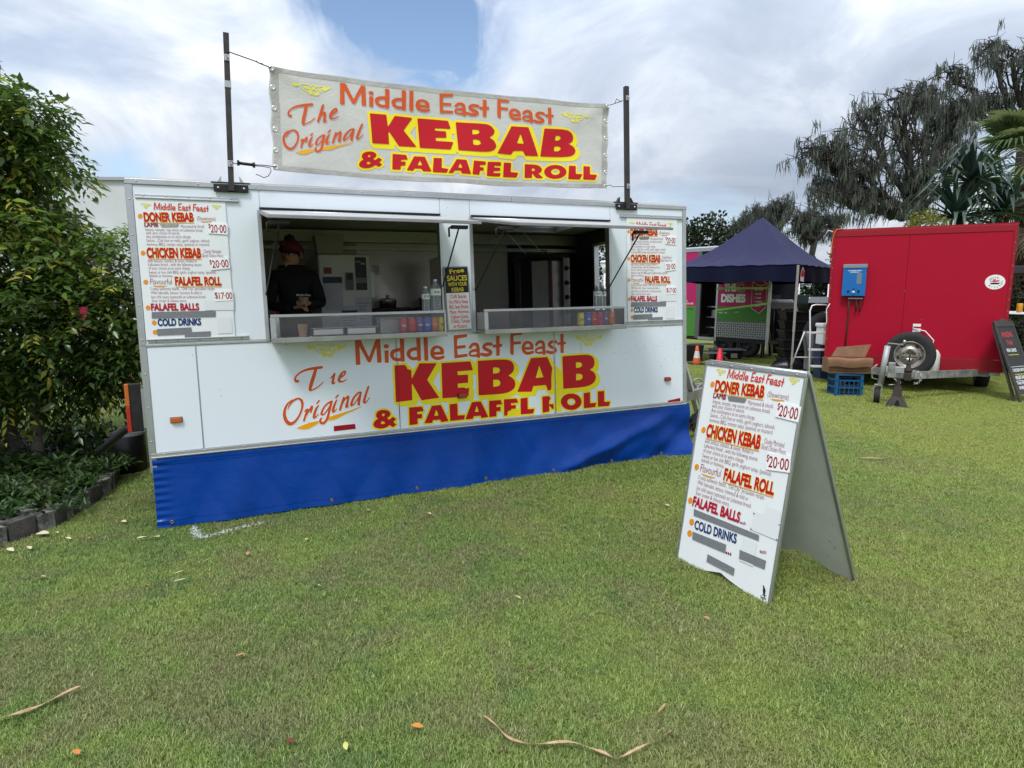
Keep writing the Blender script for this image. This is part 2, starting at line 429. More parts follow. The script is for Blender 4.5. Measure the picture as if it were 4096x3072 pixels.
L_white = mat('vinyl_white', (.80, .80, .80), .4); L_black = mat('vinyl_black', (.012, .012, .012), .4)
L_pal = mat('vinyl_pale_yellow', (.75, .68, .05), .45, var=.4, vscale=90, c2=(.72, .71, .30))
# ================================================================== trailer frame (pose of the real trailer)
TF = Frame((-2.54052, 4.44162, .00814), (.91383281, .40554326, .02107738), (-.40427905, .91342707, -.04700476), (-.03831511, .03443335, .99867227))
trailer = thing('food_trailer', 'long white kebab food trailer with blue skirt and two open serving windows', 'food trailer', TF)
def T(name, mb, m, **kw): return obj(name, mb, m, kw.pop('parent', trailer), **kw)
Wd = 4.705
WIN = [(.843, 2.205), (2.492, 3.832)]; WB, WT = 1.30, 2.246
# white skin, panel by panel
for (a, b, c, d) in [(.034, .337, .536, 1.288), (.345, 1.797, .536, 1.288), (1.804, 3.230, .536, 1.288), (3.239, 4.668, .536, 1.288),
                     (.034, .838, 1.312, 2.40), (.841, 2.215, 2.262, 2.40), (2.2185, 2.474, 1.312, 2.40), (2.4775, 3.846, 2.262, 2.40), (3.8495, 4.668, 1.312, 2.40)]:
    T('wall_panel', MB().box((a, -.006, c), (b, 0, d), .0015), M_white)
bk = MB()
for (a, b, c, d) in [(.0, 4.70, .50, 1.296), (.0, .835, 1.296, 2.42), (2.213, 2.484, 1.296, 2.42), (3.84, 4.70, 1.296, 2.42), (.835, 2.213, 2.254, 2.42), (2.484, 3.84, 2.254, 2.42)]:
    bk.box((a, .001, c), (b, .04, d))
T('wall_core', bk, M_alu)
sh = MB(); sh.box((0, .04, .50), (4.70, 2.2, .56)); T('trailer_floor', sh, mat('floor_vinyl', (.10, .10, .10), .5))
sh = MB(); sh.box((0, .041, .561), (.04, 2.2, 2.42)); T('end_wall', sh, M_liner, label='left end wall')
# back wall: cream lining with steel and dark sheet sections
T('back_wall', MB().box((.04, 2.14, .561), (4.66, 2.2, 2.42)), M_liner)
T('steel_splashback', MB().box((1.92, 2.125, 1.50), (2.86, 2.139, 2.36)), mat('splash_steel', (.62, .58, .54), .34, .55, var=.4, vscale=2.4, c2=(.42, .40, .38), bump=.25, bscale=5))
T('dark_splashback', MB().box((3.74, 2.125, .561), (4.66, 2.139, 2.36)), M_dark)
rw = MB()      # right end wall with a small sliding window
rw.box((4.66, .041, .561), (4.70, 2.2, 1.46)); rw.box((4.66, .041, 2.24), (4.70, 2.2, 2.42)); rw.box((4.66, 1.62, 1.46), (4.70, 2.2, 2.24)); rw.box((4.66, .041, 1.46), (4.70, .9, 2.24))
T('end_wall', rw, M_dark, label='right end wall with a side opening')
sf = MB()
for a, b in (((4.645, 1.60, 1.44), (4.709, 1.64, 2.26)), ((4.645, .88, 1.44), (4.709, .92, 2.26)), ((4.645, .92, 1.44), (4.709, 1.60, 1.47)), ((4.645, .92, 2.23), (4.709, 1.60, 2.26))): sf.box(a, b)
T('side_window_frame', sf, M_alu)
rf = MB()      # roof with a raised vent hatch
hx0, hx1, hy0, hy1 = 3.55, 4.2, 1.15, 1.75
for a, b in (((0, .0, 2.421), (hx0, 2.2, 2.45)), ((hx1, .0, 2.421), (4.70, 2.2, 2.45)), ((hx0, .0, 2.421), (hx1, hy0, 2.45)), ((hx0, hy1, 2.421), (hx1, 2.2, 2.45))): rf.box(a, b)
T('roof', rf, M_liner)
hf = MB()
for a, b in (((hx0 - .03, hy0 - .03, 2.40), (hx1 + .03, hy0, 2.50)), ((hx0 - .03, hy1, 2.40), (hx1 + .03, hy1 + .03, 2.50)), ((hx0 - .03, hy0, 2.40), (hx0, hy1, 2.50)), ((hx1, hy0, 2.40), (hx1 + .03, hy1, 2.50))): hf.box(a, b)
T('roof_vent_frame', hf, M_alu)
T('roof_vent_lid', MB().bar((3.875, hy0 - .03, 2.51), (3.875, hy1 + .03, 2.68), .72, .02), M_white)
cr = MB(); cr.box((.05, 2.03, 2.20), (4.65, 2.13, 2.24)); cr.box((.05, 1.2, 2.395), (4.65, 1.23, 2.42)); cr.box((.05, 2.0, 2.28), (4.65, 2.10, 2.40)); T('ceiling_rail', cr, M_alu)
T('ceiling_light', MB().box((2.5, .9, 2.385), (3.2, 1.1, 2.42), .01), M_liner)
# trims
T('corner_trim', MB().box((-.012, -.012, .395), (.033, .03, 2.425), .004), M_alu)
T('corner_trim', MB().box((4.669, -.012, .42), (4.712, .03, 2.425), .004), M_alu)
T('top_rail', MB().box((-.012, -.016, 2.401), (2.86, .03, 2.440), .004), M_alu)
T('top_rail', MB().box((2.862, -.016, 2.399), (4.714, .03, 2.437), .004), M_alu)
T('bottom_rail', MB().box((.0, -.014, .512), (4.705, .0, .534), .003).box((.0, -.022, .497), (4.705, .0, .511), .005), M_alu)
T('mid_rail', MB().box((.0, -.012, 1.290), (.83, 0, 1.309), .003), M_alu); T('mid_rail', MB().box((3.842, -.012, 1.290), (4.668, 0, 1.309), .003), M_alu)
T('panel_strip', MB().box((.3375, -.008, .537), (.3445, -.001, 1.288)), M_alu)
T('panel_strip', MB().box((1.7975, -.008, .537), (1.8035, -.001, 1.288)), M_alu); T('panel_strip', MB().box((3.2305, -.009, .537), (3.2385, -.001, 1.288)), M_alu)
rv = MB().lathe([(0, -.0045), (.003, -.004), (.006, -.0015), (.0065, 0)], ax='y', seg=8).mesh('rivet', M_rivet)
def rivet(u, v, n=-.014, parent=None): link('rivet', rv, parent or trailer, loc=(u, n, v))
for i in range(18): rivet(.08 + i * .268, .523)
for i in range(13): rivet(.06 + i * .382, 2.42, -.016)
for k in range(8):
    rivet(.012, .62 + k * .24, -.012); rivet(4.69, .62 + k * .24, -.012)
# window frames, drip strips
for a, b in WIN:
    w = MB()
    w.box((a - .026, -.018, WB - .0), (a, .06, WT)); w.box((b, -.012, WB), (b + .022, .06, WT)); w.box((a - .026, -.010, WT), (b + .022, .06, WT + .012))
    T('window_frame', w, M_alu)
    T('drip_strip', MB().box((a - .01, -.030, WT + .018), (b + .01, -.004, WT + .030), .003), M_black)
    T('hatch_hinge', MB().tube([(a, -.022, WT + .002), (b, -.022, WT + .002)], .011, 8), M_alu)
# raised hatches with their stays
FN, FV = -.92, 2.080
for (a, b), rods in zip(WIN, (((.900, .840, 1.642), (2.07, 2.206, 1.689)), ((2.42, 2.494, 1.657), (3.57, 3.805, 1.653)))):
    f = MB(); L_ = math.hypot(FN + .02, WT - FV); d = np.array([0, (FN + .02) / L_, (FV - WT) / L_]); nrm = np.array([0, d[2], -d[1]])
    c = np.array([(a + b) / 2, -.02, WT + .004]) + d * L_ / 2
    f.obox(c, np.array([(b - a) / 2, L_ / 2, .004]), np.stack([(1, 0, 0), d, nrm], 1))
    h = T('serving_hatch', f, mat('hatch_underside', (.42, .43, .43), .5, var=.3, vscale=3))
    e = MB()
    for q0, q1 in (((a, -.02, WT - .008), (a, FN, FV - .008)), ((b, -.02, WT - .008), (b, FN, FV - .008)), ((a - .012, FN, FV - .006), (b + .012, FN, FV - .006))): e.bar(q0, q1, .022, .016)
    obj('hatch_edge', e, mat('hatch_alu', (.30, .30, .30), .45, .7, var=.5, vscale=9), h)
    for (u0, u1, v1) in rods:
        obj('stay_rod', MB().tube([(u0, FN + .04, FV - .03), (u1, -.03, v1)], .006, 8), M_black, h)
        obj('stay_bracket', MB().box((u0 - .06, FN + .02, FV - .045), (u0 + .06, FN + .06, FV - .022), .004).tube([(u0 - .06, FN + .04, FV - .035), (u0 - .075, FN + .04, FV - .04), (u0 - .075, FN + .04, FV - .10)], .007, 6), M_black, h)
# counter shelves with glass guards
M_ctr = mat('counter_steel', (.40, .39, .375), .28, .9, var=.5, vscale=5, c2=(.22, .215, .2))
for a, b in ((.848, 2.165), (2.495, 3.865)):
    s_ = T('counter_shelf', MB().box((a, -.215, 1.300), (b, .5, 1.318), .003).box((a - .004, -.222, 1.283), (b + .004, -.206, 1.322), .003), M_ctr)
    obj('glass_panel', MB().box((a + .035, -.206, 1.323), (b - .012, -.200, 1.468)), M_glass, s_)
    obj('guard_rail', MB().box((a, -.212, 1.468), (b, -.190, 1.490), .003), M_alu, s_)
    obj('guard_post', MB().box((a, -.212, 1.322), (a + .034, -.190, 1.467), .003), M_alu, s_)
    obj('guard_post', MB().box((b - .014, -.212, 1.322), (b, -.190, 1.467), .003), M_alu, s_)
    obj('end_glass', MB().box((a + .004, -.188, 1.323), (a + .008, -.02, 1.467)), M_alu, s_); obj('end_glass', MB().box((b - .008, -.188, 1.323), (b - .004, -.02, 1.467)), M_alu, s_)
# marker lamps
def lamp(u, v, m, w=.036, h=.020, d=.022):
    l = T('marker_lamp', MB().box((u - w - .004, -.012, v - h - .003), (u + w + .004, -.006, v + h + .003), .003), M_black)
    obj('lens', MB().box((u - w, -.006 - d, v - h), (u + w, -.012, v + h), .005), m, l)
p = TF.uv(706, 1679); lamp(*p, M_amber, .036, .018)
p = TF.uv(1847, 1582); lamp(*p, M_red, .036, .019, .03)
p = TF.uv(2667, 1516); lamp(*p, M_red, .030, .017, .028)
for q in [(864, 1378, 1180, 1345, 1187, 1418, 867, 1455)]:
    P = [TF.uv(1100 + q[i] * .27125, 1330 + q[i + 1] * .27125) for i in range(0, 8, 2)]
    T('reflector', MB().prism([tuple(x) for x in P], -.008, -.0062), mat('reflector_red', (.30, .003, .015), .3))
P = [TF.uv(2670, 1602), TF.uv(2719, 1591), TF.uv(2720, 1606), TF.uv(2670, 1617)]
T('reflector', MB().prism([tuple(x) for x in P], -.008, -.0062), MATS['reflector_red'])
tl = T('tail_lamp', MB().box((-.10, .0, .70), (-.03, .05, 1.04), .006), M_black)
obj('lens', MB().box((-.128, -.004, .88), (-.101, .05, 1.04), .005), M_amber, tl); obj('lens', MB().box((-.128, -.004, .70), (-.101, .05, .879), .005), M_red, tl)
obj('lamp_bracket', MB().box((-.03, .01, .72), (-.0, .04, 1.0)), M_alu, tl)
T('drain_hose', MB().tube([(-.05, .18, .72), (-.16, .22, .70), (-.26, .3, .62), (-.34, .4, .55), (-.40, .5, .50)], .028, 10), M_black)
# blue tarpaulin skirt
M_tarp = mat('blue_tarpaulin', (.0004, .044, .27), .26, var=.6, vscale=2.6, c2=(.0004, .028, .19), spec=.20, bump=.35, bscale=5)
def skirt(s, t):        # s along, t 0 top .. 1 bottom
    u = .004 + s * (4.736 + .01 * t); v = .508 - t * .508
    hem = -.004 * math.exp(-((t - .06) / .02) ** 2)
    n = -.012 - .05 * t ** 1.3 + hem
    n += t * (.010 * math.sin(u * 7.3 + 1.2 * t) + .006 * math.sin(u * 17 + 3 * t))
    e = math.exp(-((u - 2.42) / .03) ** 2); n -= .012 * e * t
    r_ = max(0, (u - 2.7) / 2.0); r_ = min(1, r_)
    n += t * .012 * (1 - abs(2 * ((u * .83 + .25 * t + .15 * math.sin(u * 1.7)) % 1) - 1)) ** 4 + t * .006 * (1 - abs(2 * ((u * 2.3 - .6 * t) % 1) - 1)) ** 6
    n += r_ * t * (.055 * math.sin(u * 3.6 + 5.5 * t + .6) + .022 * math.sin(u * 9.1 - 7 * t) + .010 * math.sin(u * 19 + 13 * t))
    dl = ((u - 3.25) * .62 - (.95 - t) * 1.0) / 1.18; n -= .055 * math.exp(-(dl / .10) ** 2) * max(0, min(1, (u - 3.1) * 3)) * max(0, min(1, (4.6 - u) * 3)) * t ** .5
    n -= .05 * math.exp(-((u - 4.25) / .22) ** 2 - ((t - .75) / .22) ** 2) + .03 * math.exp(-((u - 3.35) / .10) ** 2 - ((t - .7) / .3) ** 2)
    n += .006 * math.exp(-((u - .03) / .06) ** 2) * math.sin(t * 60)
    return (u, n, v)
sk = T('skirt', MB().grid(skirt, 260, 36), M_tarp, fix=False)
obj('hem_strip', MB().grid(lambda s, t: tuple(np.array(skirt(s, .885 + .02 * t)) + (0, -.003, 0)), 200, 1), M_tarp, sk, fix=False)
obj('hem_strip', MB().grid(lambda s, t: tuple(np.array(skirt(s, .10 + .02 * t)) + (0, -.003, 0)), 200, 1), M_tarp, sk, fix=False)
ey = MB().lathe([(.006, 0), (.009, -.003), (.013, -.002), (.014, .0)], ax='y', seg=12).mesh('eyelet', mat('brass', (.30, .20, .08), .4, .8))
for s_ in (.02, .255, .40, .53, .665, .80, .925, .996): 
    q = skirt(s_, .93); link('eyelet', ey, sk, loc=(q[0], q[1] - .004, q[2]))
# banner poles
for (u0, u1, vt, kind) in ((.655, .695, 3.46, 0), (4.018, 4.022, 3.465, 1)):
    pl = T('banner_pole', MB().bar((u0, -.035, 2.38), (u1, -.035, vt), .038, .038, (0, 1, 0)), M_pole)
    obj('pole_bracket', MB().box((u0 - .115, -.030, 2.372), (u0 + .115, -.017, 2.428), .004).box((u0 - .13, -.02, 2.436), (u0 + .13, .10, 2.444)), M_black, pl)
    for k in (-.085, 0, .085): obj('bolt', MB().lathe([(0, -.008), (.008, -.007), (.010, 0)], (u0 + k, -.030, 2.40), 'y', 8), M_rivet, pl)
    for k in (-.075, .075): obj('gusset', MB().prism([(u0 + k - .014, 2.444), (u0 + k + .014, 2.444), (u0 + k * .8, 2.49)], -.01, .03), M_rivet if kind == 0 else M_black, pl)
    hs = ((3.29 if kind == 0 else 3.36), (2.565 if kind == 0 else 2.58))
    for vv in hs:
        uu = u0 + (u1 - u0) * (vv - 2.4) / 1.06
        obj('wire_clip', MB().box((uu - .017, -.060, vv - .022), (uu + .019, -.0545, vv + .022), .002).tube([(uu, -.062, vv + .012), (uu + .012, -.07, vv), (uu, -.062, vv - .014)], .004, 6), M_rivet, pl)
    if kind == 0: obj('tape_wrap', MB().bar((.682, -.035, 3.09), (.684, -.035, 3.135), .043, .043, (0, 1, 0)), mat('silver_tape', (.4, .41, .42), .4), pl)
# coupling and drawbar past the right end
db = T('drawbar', MB().bar((4.72, .35, .47), (6.05, 1.08, .47), .06, .10).bar((4.72, 1.85, .47), (6.05, 1.12, .47), .06, .10), mat('galvanised', (.33, .33, .31), .5, .6, var=.6, vscale=9, c2=(.12, .10, .08)))
obj('coupling', MB().box((5.95, 1.03, .45), (6.30, 1.17, .56), .02).tube([(6.2, 1.1, .56), (6.18, 1.1, .66), (6.12, 1.1, .72)], .02, 8), MATS['galvanised'], db)
q = TF.pix(2790, 1530, 1.0)
obj('jockey_handle', MB().tube([(q[0] + .06 * math.cos(t), 1.0, q[2] + .045 * math.sin(t)) for t in np.linspace(0, 2 * math.pi, 15)], .012, 8).tube([(q[0], 1.0, q[2] - .045), (q[0] - .01, 1.0, q[2] - .30)], .018, 8).cyl((q[0] - .01, 1.0, q[2] - .28), (q[0] - .01, 1.0, .12), .03), MATS['galvanised'], db)
obj('jockey_wheel', MB().lathe([(0, -.03), (.07, -.03), (.10, -.02), (.10, .02), (.07, .03), (0, .03)], (q[0] - .01, 1.0, .10), 'y', 18), M_rubber, db)
cb = MB(); random.seed(4)
for k in range(5):
    pts = []; 
    for i in range(9): pts.append((4.95 + .10 * i / 2 + random.uniform(-.03, .03), .5 + random.uniform(-.05, .05), .40 - .34 * math.sin(i / 8 * 3.1) * random.uniform(.6, 1)))
    cb.tube(pts, .009, 6)
obj('trailer_cable', cb, M_black, db)
# ------------------------------------------------------------------ painted lettering on the wall and the banner
Z3 = lambda x, y: (1100 + x * .27125, 1330 + y * .27125)
Z4 = lambda x, y: (1400 + x * .27125, 1330 + y * .27125)
Z5 = lambda x, y: (1980 + x * .27125, 1280 + y * .27125)
B1 = lambda x, y: (860 + x * .36166, 130 + y * .36166)
B2 = lambda x, y: (1660 + x * .40687, 250 + y * .40687)
def tr(Z, P, n=-.007): return [tuple(TF.uv(*Z(x, y), n)) for x, y in P]
def poly(Z, outer, *holes, soft=0, n=-.007):
    lp = [tr(Z, outer, n)] + [tr(Z, h, n) for h in holes]
    if soft: lp = [softpoly(l, 2, soft) for l in lp]
    return ('P', segs_of(lp))
def strokes(Z, P, n=-.007):
    """pen strokes (x, y, width) in the zoomed photograph -> metres on the wall"""
    k = np.linalg.norm(np.array(TF.uv(*Z(P[0][0] + 50, P[0][1]), n)) - np.array(TF.uv(*Z(P[0][0] - 50, P[0][1]), n))) / 100
    A = np.array([(*TF.uv(*Z(x, y), n), w * k) for x, y, w in P])
    if len(A) > 2:      # Catmull-Rom
        out = []; Q = np.vstack([A[0], A, A[-1]])
        for i in range(1, len(Q) - 2):
            for t in (0, .25, .5, .75):
                out.append(.5 * (2 * Q[i] + (Q[i + 1] - Q[i - 1]) * t + (2 * Q[i - 1] - 5 * Q[i] + 4 * Q[i + 1] - Q[i + 2]) * t * t + (3 * Q[i] - Q[i - 1] - 3 * Q[i + 1] + Q[i + 2]) * t ** 3))
        A = np.array(out + [A[-1]])
    return ('S', A)
# "Middle East Feast"
eL = [[(1385, 325), (1388, 260), (1358, 212), (1290, 185), (1225, 203), (1190, 250), (1180, 310), (1200, 370), (1250, 402), (1310, 408), (1368, 390), (1402, 368), (1382, 337), (1335, 352), (1285, 358), (1248, 345), (1238, 332)], [(1240, 288), (1247, 255), (1270, 234), (1300, 232), (1323, 250), (1332, 282)]]
aL = [[(1745, 230), (1765, 185), (1800, 152), (1850, 143), (1895, 165), (1910, 210), (1920, 372), (1875, 375), (1867, 357), (1800, 360), (1757, 345), (1745, 310), (1762, 270), (1810, 247), (1865, 240), (1860, 207), (1835, 190), (1800, 208), (1785, 243)], [(1775, 320), (1790, 295), (1830, 285), (1867, 285), (1868, 318), (1830, 326), (1795, 328)]]
sL = [(2082, 172, 46), (2020, 170, 46), (1978, 195, 46), (1975, 225, 46), (2010, 250, 48), (2060, 272, 48), (2076, 300, 48), (2045, 325, 48), (1990, 332, 48), (1938, 318, 42)]
def rebox(P, a, b):     # move zoom points from bounding box a to b
    return [(b[0] + (p[0] - a[0]) * (b[2] - b[0]) / (a[2] - a[0]), b[1] + (p[1] - a[1]) * (b[3] - b[1]) / (a[3] - a[1]), *p[2:]) for p in P]
tL5 = [(15, 235), (68, 232), (68, 352), (107, 350), (103, 397), (68, 401), (68, 525), (17, 528), (16, 405), (-30, 409), (-38, 366), (16, 360)]
MEF = [poly(Z4, [(70, 100), (152, 100), (280, 362), (382, 93), (443, 95), (467, 440), (403, 450), (388, 207), (305, 440), (265, 437), (137, 203), (153, 473), (87, 482)]),
       poly(Z4, ell(533, 203, 39, 33)), poly(Z4, [(507, 265), (568, 262), (570, 447), (513, 445)]),
       poly(Z4, [(732, 90), (797, 95), (806, 427), (757, 434), (750, 420), (700, 430), (635, 412), (595, 365), (588, 310), (610, 262), (670, 235), (740, 225)], [(738, 280), (700, 282), (660, 297), (643, 330), (655, 362), (700, 381), (745, 372)], soft=48),
       poly(Z4, [(972, 83), (1037, 80), (1047, 415), (998, 424), (993, 405), (930, 413), (880, 395), (840, 350), (833, 300), (855, 255), (900, 225), (985, 213)], [(985, 265), (940, 268), (900, 285), (886, 320), (900, 350), (940, 365), (988, 357)], soft=48),
       poly(Z4, [(1085, 75), (1143, 68), (1155, 420), (1097, 412)]), poly(Z4, *eL, soft=50),
       poly(Z4, [(1527, 42), (1728, 20), (1725, 65), (1582, 92), (1577, 195), (1705, 182), (1703, 228), (1580, 242), (1588, 328), (1733, 312), (1732, 355), (1540, 382)]),
       poly(Z4, *aL, soft=50), strokes(Z4, sL), poly(Z5, tL5),
       poly(Z5, [(225, 185), (402, 175), (398, 218), (272, 232), (275, 318), (383, 313), (383, 355), (275, 363), (275, 515), (240, 513), (222, 490)]),
       poly(Z5, *[rebox(l, (1180, 185, 1402, 408), (390, 303, 582, 515)) for l in eL], soft=50),
       poly(Z5, *[rebox(l, (1745, 143, 1920, 375), (585, 293, 748, 515)) for l in aL], soft=50),
       strokes(Z5, [(p[0], p[1], 42) for p in rebox(sL, (1915, 150, 2100, 348), (750, 300, 912, 497))]),
       poly(Z5, [(962, 203), (1010, 205), (1010, 320), (1047, 317), (1044, 357), (1012, 360), (1013, 487), (965, 487), (964, 364), (918, 370), (916, 332), (963, 326)])]
# "The Original", brush script
Tst = [strokes(Z3, a) for a in (
    [(690, 512, 40), (600, 524, 44), (500, 540, 36), (420, 565, 30), (350, 606, 24), (308, 650, 24), (296, 690, 30), (308, 718, 38), (334, 716, 44)],
    [(600, 545, 44), (572, 640, 52), (540, 740, 52), (520, 815, 48), (516, 848, 36), (540, 850, 22), (600, 822, 20), (660, 780, 18), (712, 728, 14)])]
est = [strokes(Z3, [(945, 672, 18), (990, 652, 20), (1028, 612, 26), (1036, 575, 26), (1010, 576, 24), (970, 625, 38), (944, 690, 40), (952, 720, 36), (990, 724, 24), (1028, 710, 18), (1058, 690, 12)])]
ist = [strokes(Z3, [(808, 690, 8), (840, 650, 18), (876, 612, 22), (876, 612, 34), (866, 650, 36), (856, 700, 36), (850, 745, 36), (868, 748, 26), (892, 735, 10)])]
Ost = [strokes(Z3, a) for a in (
    [(186, 1135, 8), (214, 1070, 22), (270, 1004, 30), (340, 972, 30), (388, 1000, 40), (404, 1060, 38), (392, 1140, 30), (350, 1235, 30), (290, 1315, 38), (222, 1345, 54), (165, 1300, 56), (138, 1210, 46), (150, 1120, 36), (190, 1045, 26), (256, 988, 12)],
    [(430, 1168, 10), (462, 1142, 30), (478, 1140, 32), (450, 1220, 32), (427, 1298, 30)], [(452, 1240, 12), (505, 1145, 24), (544, 1085, 24), (542, 1115, 34), (526, 1180, 22)],
    [(640, 1072, 18), (604, 1130, 34), (576, 1220, 40), (574, 1254, 34), (606, 1240, 18), (642, 1195, 10)], [(616, 1046, 22), (650, 1003, 24)],
    [(836, 1016, 34), (780, 1042, 26), (724, 1100, 26), (688, 1176, 32), (690, 1210, 28), (730, 1196, 20), (786, 1120, 20), (826, 1050, 24)],
    [(832, 1022, 34), (802, 1150, 34), (768, 1270, 36), (722, 1330, 38), (676, 1330, 38), (668, 1292, 34), (686, 1256, 18)],
    [(914, 988, 16), (882, 1050, 32), (856, 1140, 40), (860, 1170, 28), (890, 1150, 16), (918, 1112, 8)], [(896, 962, 22), (932, 920, 24)],
    [(1014, 962, 32), (985, 1050, 34), (957, 1138, 32)], [(985, 1068, 12), (1036, 980, 20), (1078, 942, 34), (1072, 1010, 34), (1052, 1095, 40), (1086, 1080, 10)],
    [(1268, 884, 28), (1230, 888, 26), (1166, 955, 30), (1128, 1040, 34), (1124, 1076, 28), (1160, 1058, 18), (1216, 985, 18), (1258, 905, 22)], [(1262, 900, 30), (1246, 980, 34), (1232, 1054, 36), (1254, 1064, 12)],
    [(1378, 798, 28), (1350, 880, 32), (1322, 970, 36), (1312, 1026, 34), (1330, 1036, 22), (1366, 1000, 16), (1394, 955, 10)])]
UND = [poly(Z3, [(315, 1407), (400, 1370), (500, 1330), (640, 1300), (645, 1335), (570, 1380), (500, 1420), (430, 1432), (370, 1425)]), poly(Z3, [(790, 1245), (900, 1210), (1100, 1150), (1320, 1070), (1180, 1145), (1050, 1200), (930, 1265), (860, 1290), (770, 1300)])]
# scroll ornament
ORN = [poly(Z3, [(470, 200), (500, 188), (550, 205), (588, 215), (560, 240), (515, 255), (480, 238)]), poly(Z3, [(895, 235), (940, 192), (1000, 190), (1030, 167), (1050, 185), (1030, 215), (980, 240), (930, 245)]), poly(Z3, [(690, 325), (722, 315), (742, 340), (724, 370), (704, 350)]), poly(Z3, [(800, 330), (830, 300), (858, 345), (830, 365), (780, 368)])]
ORN += [strokes(Z3, [(x, y, w) for x, y in P]) for w, P in (
    (16, [(600, 262), (588, 225), (615, 195), (680, 184), (740, 200), (775, 235), (800, 258), (840, 255)]), (16, [(606, 265), (640, 292), (700, 300), (738, 272), (732, 240), (700, 228), (668, 242), (680, 268), (704, 262)]), (26, [(650, 240), (690, 262), (715, 255)]),
    (14, [(770, 185), (820, 190), (850, 180)]), (16, [(760, 260), (800, 240), (840, 200), (900, 180), (960, 178)]), (14, [(870, 200), (868, 240), (890, 265), (940, 258), (990, 235)]), (16, [(868, 240), (880, 285), (905, 290)]),
    (14, [(770, 262), (745, 300), (700, 312), (678, 318)]), (16, [(800, 262), (840, 290), (853, 325), (820, 350), (775, 352), (742, 345), (755, 320), (800, 318)]), (14, [(740, 310), (790, 330)]))]
# KEBAB, worn wall version and the complete banner version
KEB = [poly(Z4, [(655, 488), (805, 475), (822, 492), (840, 515), (845, 538), (885, 548), (903, 560), (910, 685), (1025, 453), (1280, 453), (1137, 697), (1317, 962), (1055, 1000), (910, 742), (918, 998), (675, 1028)]),
       poly(Z4, [(1347, 450), (1775, 424), (1813, 556), (1583, 574), (1588, 628), (1740, 619), (1742, 742), (1588, 754), (1592, 815), (1690, 808), (1700, 825), (1730, 820), (1758, 812), (1752, 870), (1745, 940), (1363, 972)]),
       poly(Z5, [(-256, 601), (150, 578), (232, 600), (272, 645), (284, 700), (270, 758), (240, 792), (197, 820), (250, 848), (290, 890), (303, 942), (290, 1000), (250, 1040), (180, 1074), (80, 1092), (-241, 1112)], [(-30, 701), (-30, 789), (30, 785), (62, 770), (73, 740), (62, 712), (30, 700)], [(-28, 881), (-26, 984), (30, 980), (68, 962), (80, 930), (72, 898), (40, 880)], soft=50),
       poly(Z5, [(327, 1060), (530, 562), (770, 545), (845, 710), (835, 790), (830, 850), (832, 1000), (820, 1035), (780, 1040), (750, 960), (565, 975), (540, 1058)], [(600, 855), (652, 672), (713, 842)]),
       poly(Z5, [(993, 535), (1350, 508), (1420, 525), (1455, 560), (1470, 620), (1460, 680), (1440, 710), (1397, 733), (1450, 760), (1482, 805), (1490, 850), (1470, 910), (1420, 955), (1330, 985), (1200, 1000), (1006, 1015)], [(1193, 625), (1195, 708), (1240, 702), (1272, 690), (1284, 660), (1272, 632), (1240, 622)], [(1195, 795), (1195, 890), (1250, 885), (1282, 868), (1293, 835), (1280, 802), (1245, 792)], soft=50)]
amp_o = [(343, 1355), (352, 1325), (372, 1297), (412, 1272), (390, 1250), (382, 1220), (390, 1185), (415, 1158), (460, 1142), (520, 1140), (570, 1155), (597, 1185), (595, 1215), (575, 1243), (545, 1262), (580, 1285), (630, 1243), (683, 1277), (637, 1320), (685, 1357), (635, 1397), (585, 1365), (545, 1395), (490, 1415), (430, 1418), (375, 1402), (350, 1380)]
amp_h = [[(470, 1212), (480, 1196), (496, 1193), (515, 1208), (505, 1228), (490, 1237), (476, 1228)], [(452, 1335), (460, 1318), (480, 1306), (500, 1315), (520, 1332), (505, 1347), (480, 1350), (460, 1346)]]
FAL = [poly(Z4, amp_o, *amp_h, soft=46),
       poly(Z4, [(870, 1105), (1063, 1092), (1088, 1158), (992, 1172), (993, 1205), (1062, 1200), (1064, 1263), (995, 1270), (998, 1352), (878, 1367)]),
       poly(Z4, [(1095, 1340), (1207, 1080), (1340, 1068), (1455, 1305), (1345, 1322), (1330, 1285), (1225, 1293), (1212, 1335)], [(1243, 1227), (1270, 1135), (1306, 1223)]),
       poly(Z4, [(1468, 1058), (1580, 1045), (1590, 1222), (1697, 1218), (1682, 1283), (1477, 1305)]),
       poly(Z4, [(1700, 1282), (1797, 1027), (1928, 1015), (2042, 1245), (1938, 1262), (1925, 1228), (1825, 1235), (1810, 1275)], [(1840, 1172), (1867, 1080), (1899, 1168)]),
       poly(Z5, [(-88, 1191), (85, 1178), (107, 1243), (22, 1250), (22, 1285), (84, 1278), (82, 1342), (22, 1345), (20, 1422), (-85, 1432)]),
       poly(Z5, [(130, 1170), (318, 1158), (343, 1218), (235, 1228), (238, 1258), (305, 1250), (306, 1307), (237, 1312), (238, 1335), (192, 1342), (185, 1380), (180, 1408), (135, 1413)]),
       poly(Z5, [(375, 1157), (480, 1143), (483, 1315), (583, 1308), (560, 1380), (380, 1392)]),
       poly(Z5, [(697, 1130), (795, 1120), (808, 1135), (818, 1152), (816, 1170), (800, 1185), (796, 1243), (862, 1235), (868, 1310), (842, 1312), (815, 1275), (800, 1262), (800, 1350), (702, 1367)]),
       poly(Z5, ell(1123, 1205, 153, 122), ell(1125, 1207, 60, 50)), poly(Z5, [(1307, 1078), (1400, 1063), (1403, 1227), (1495, 1220), (1478, 1285), (1310, 1302)]), poly(Z5, [(1515, 1052), (1608, 1045), (1612, 1205), (1698, 1203), (1680, 1267), (1517, 1280)])]
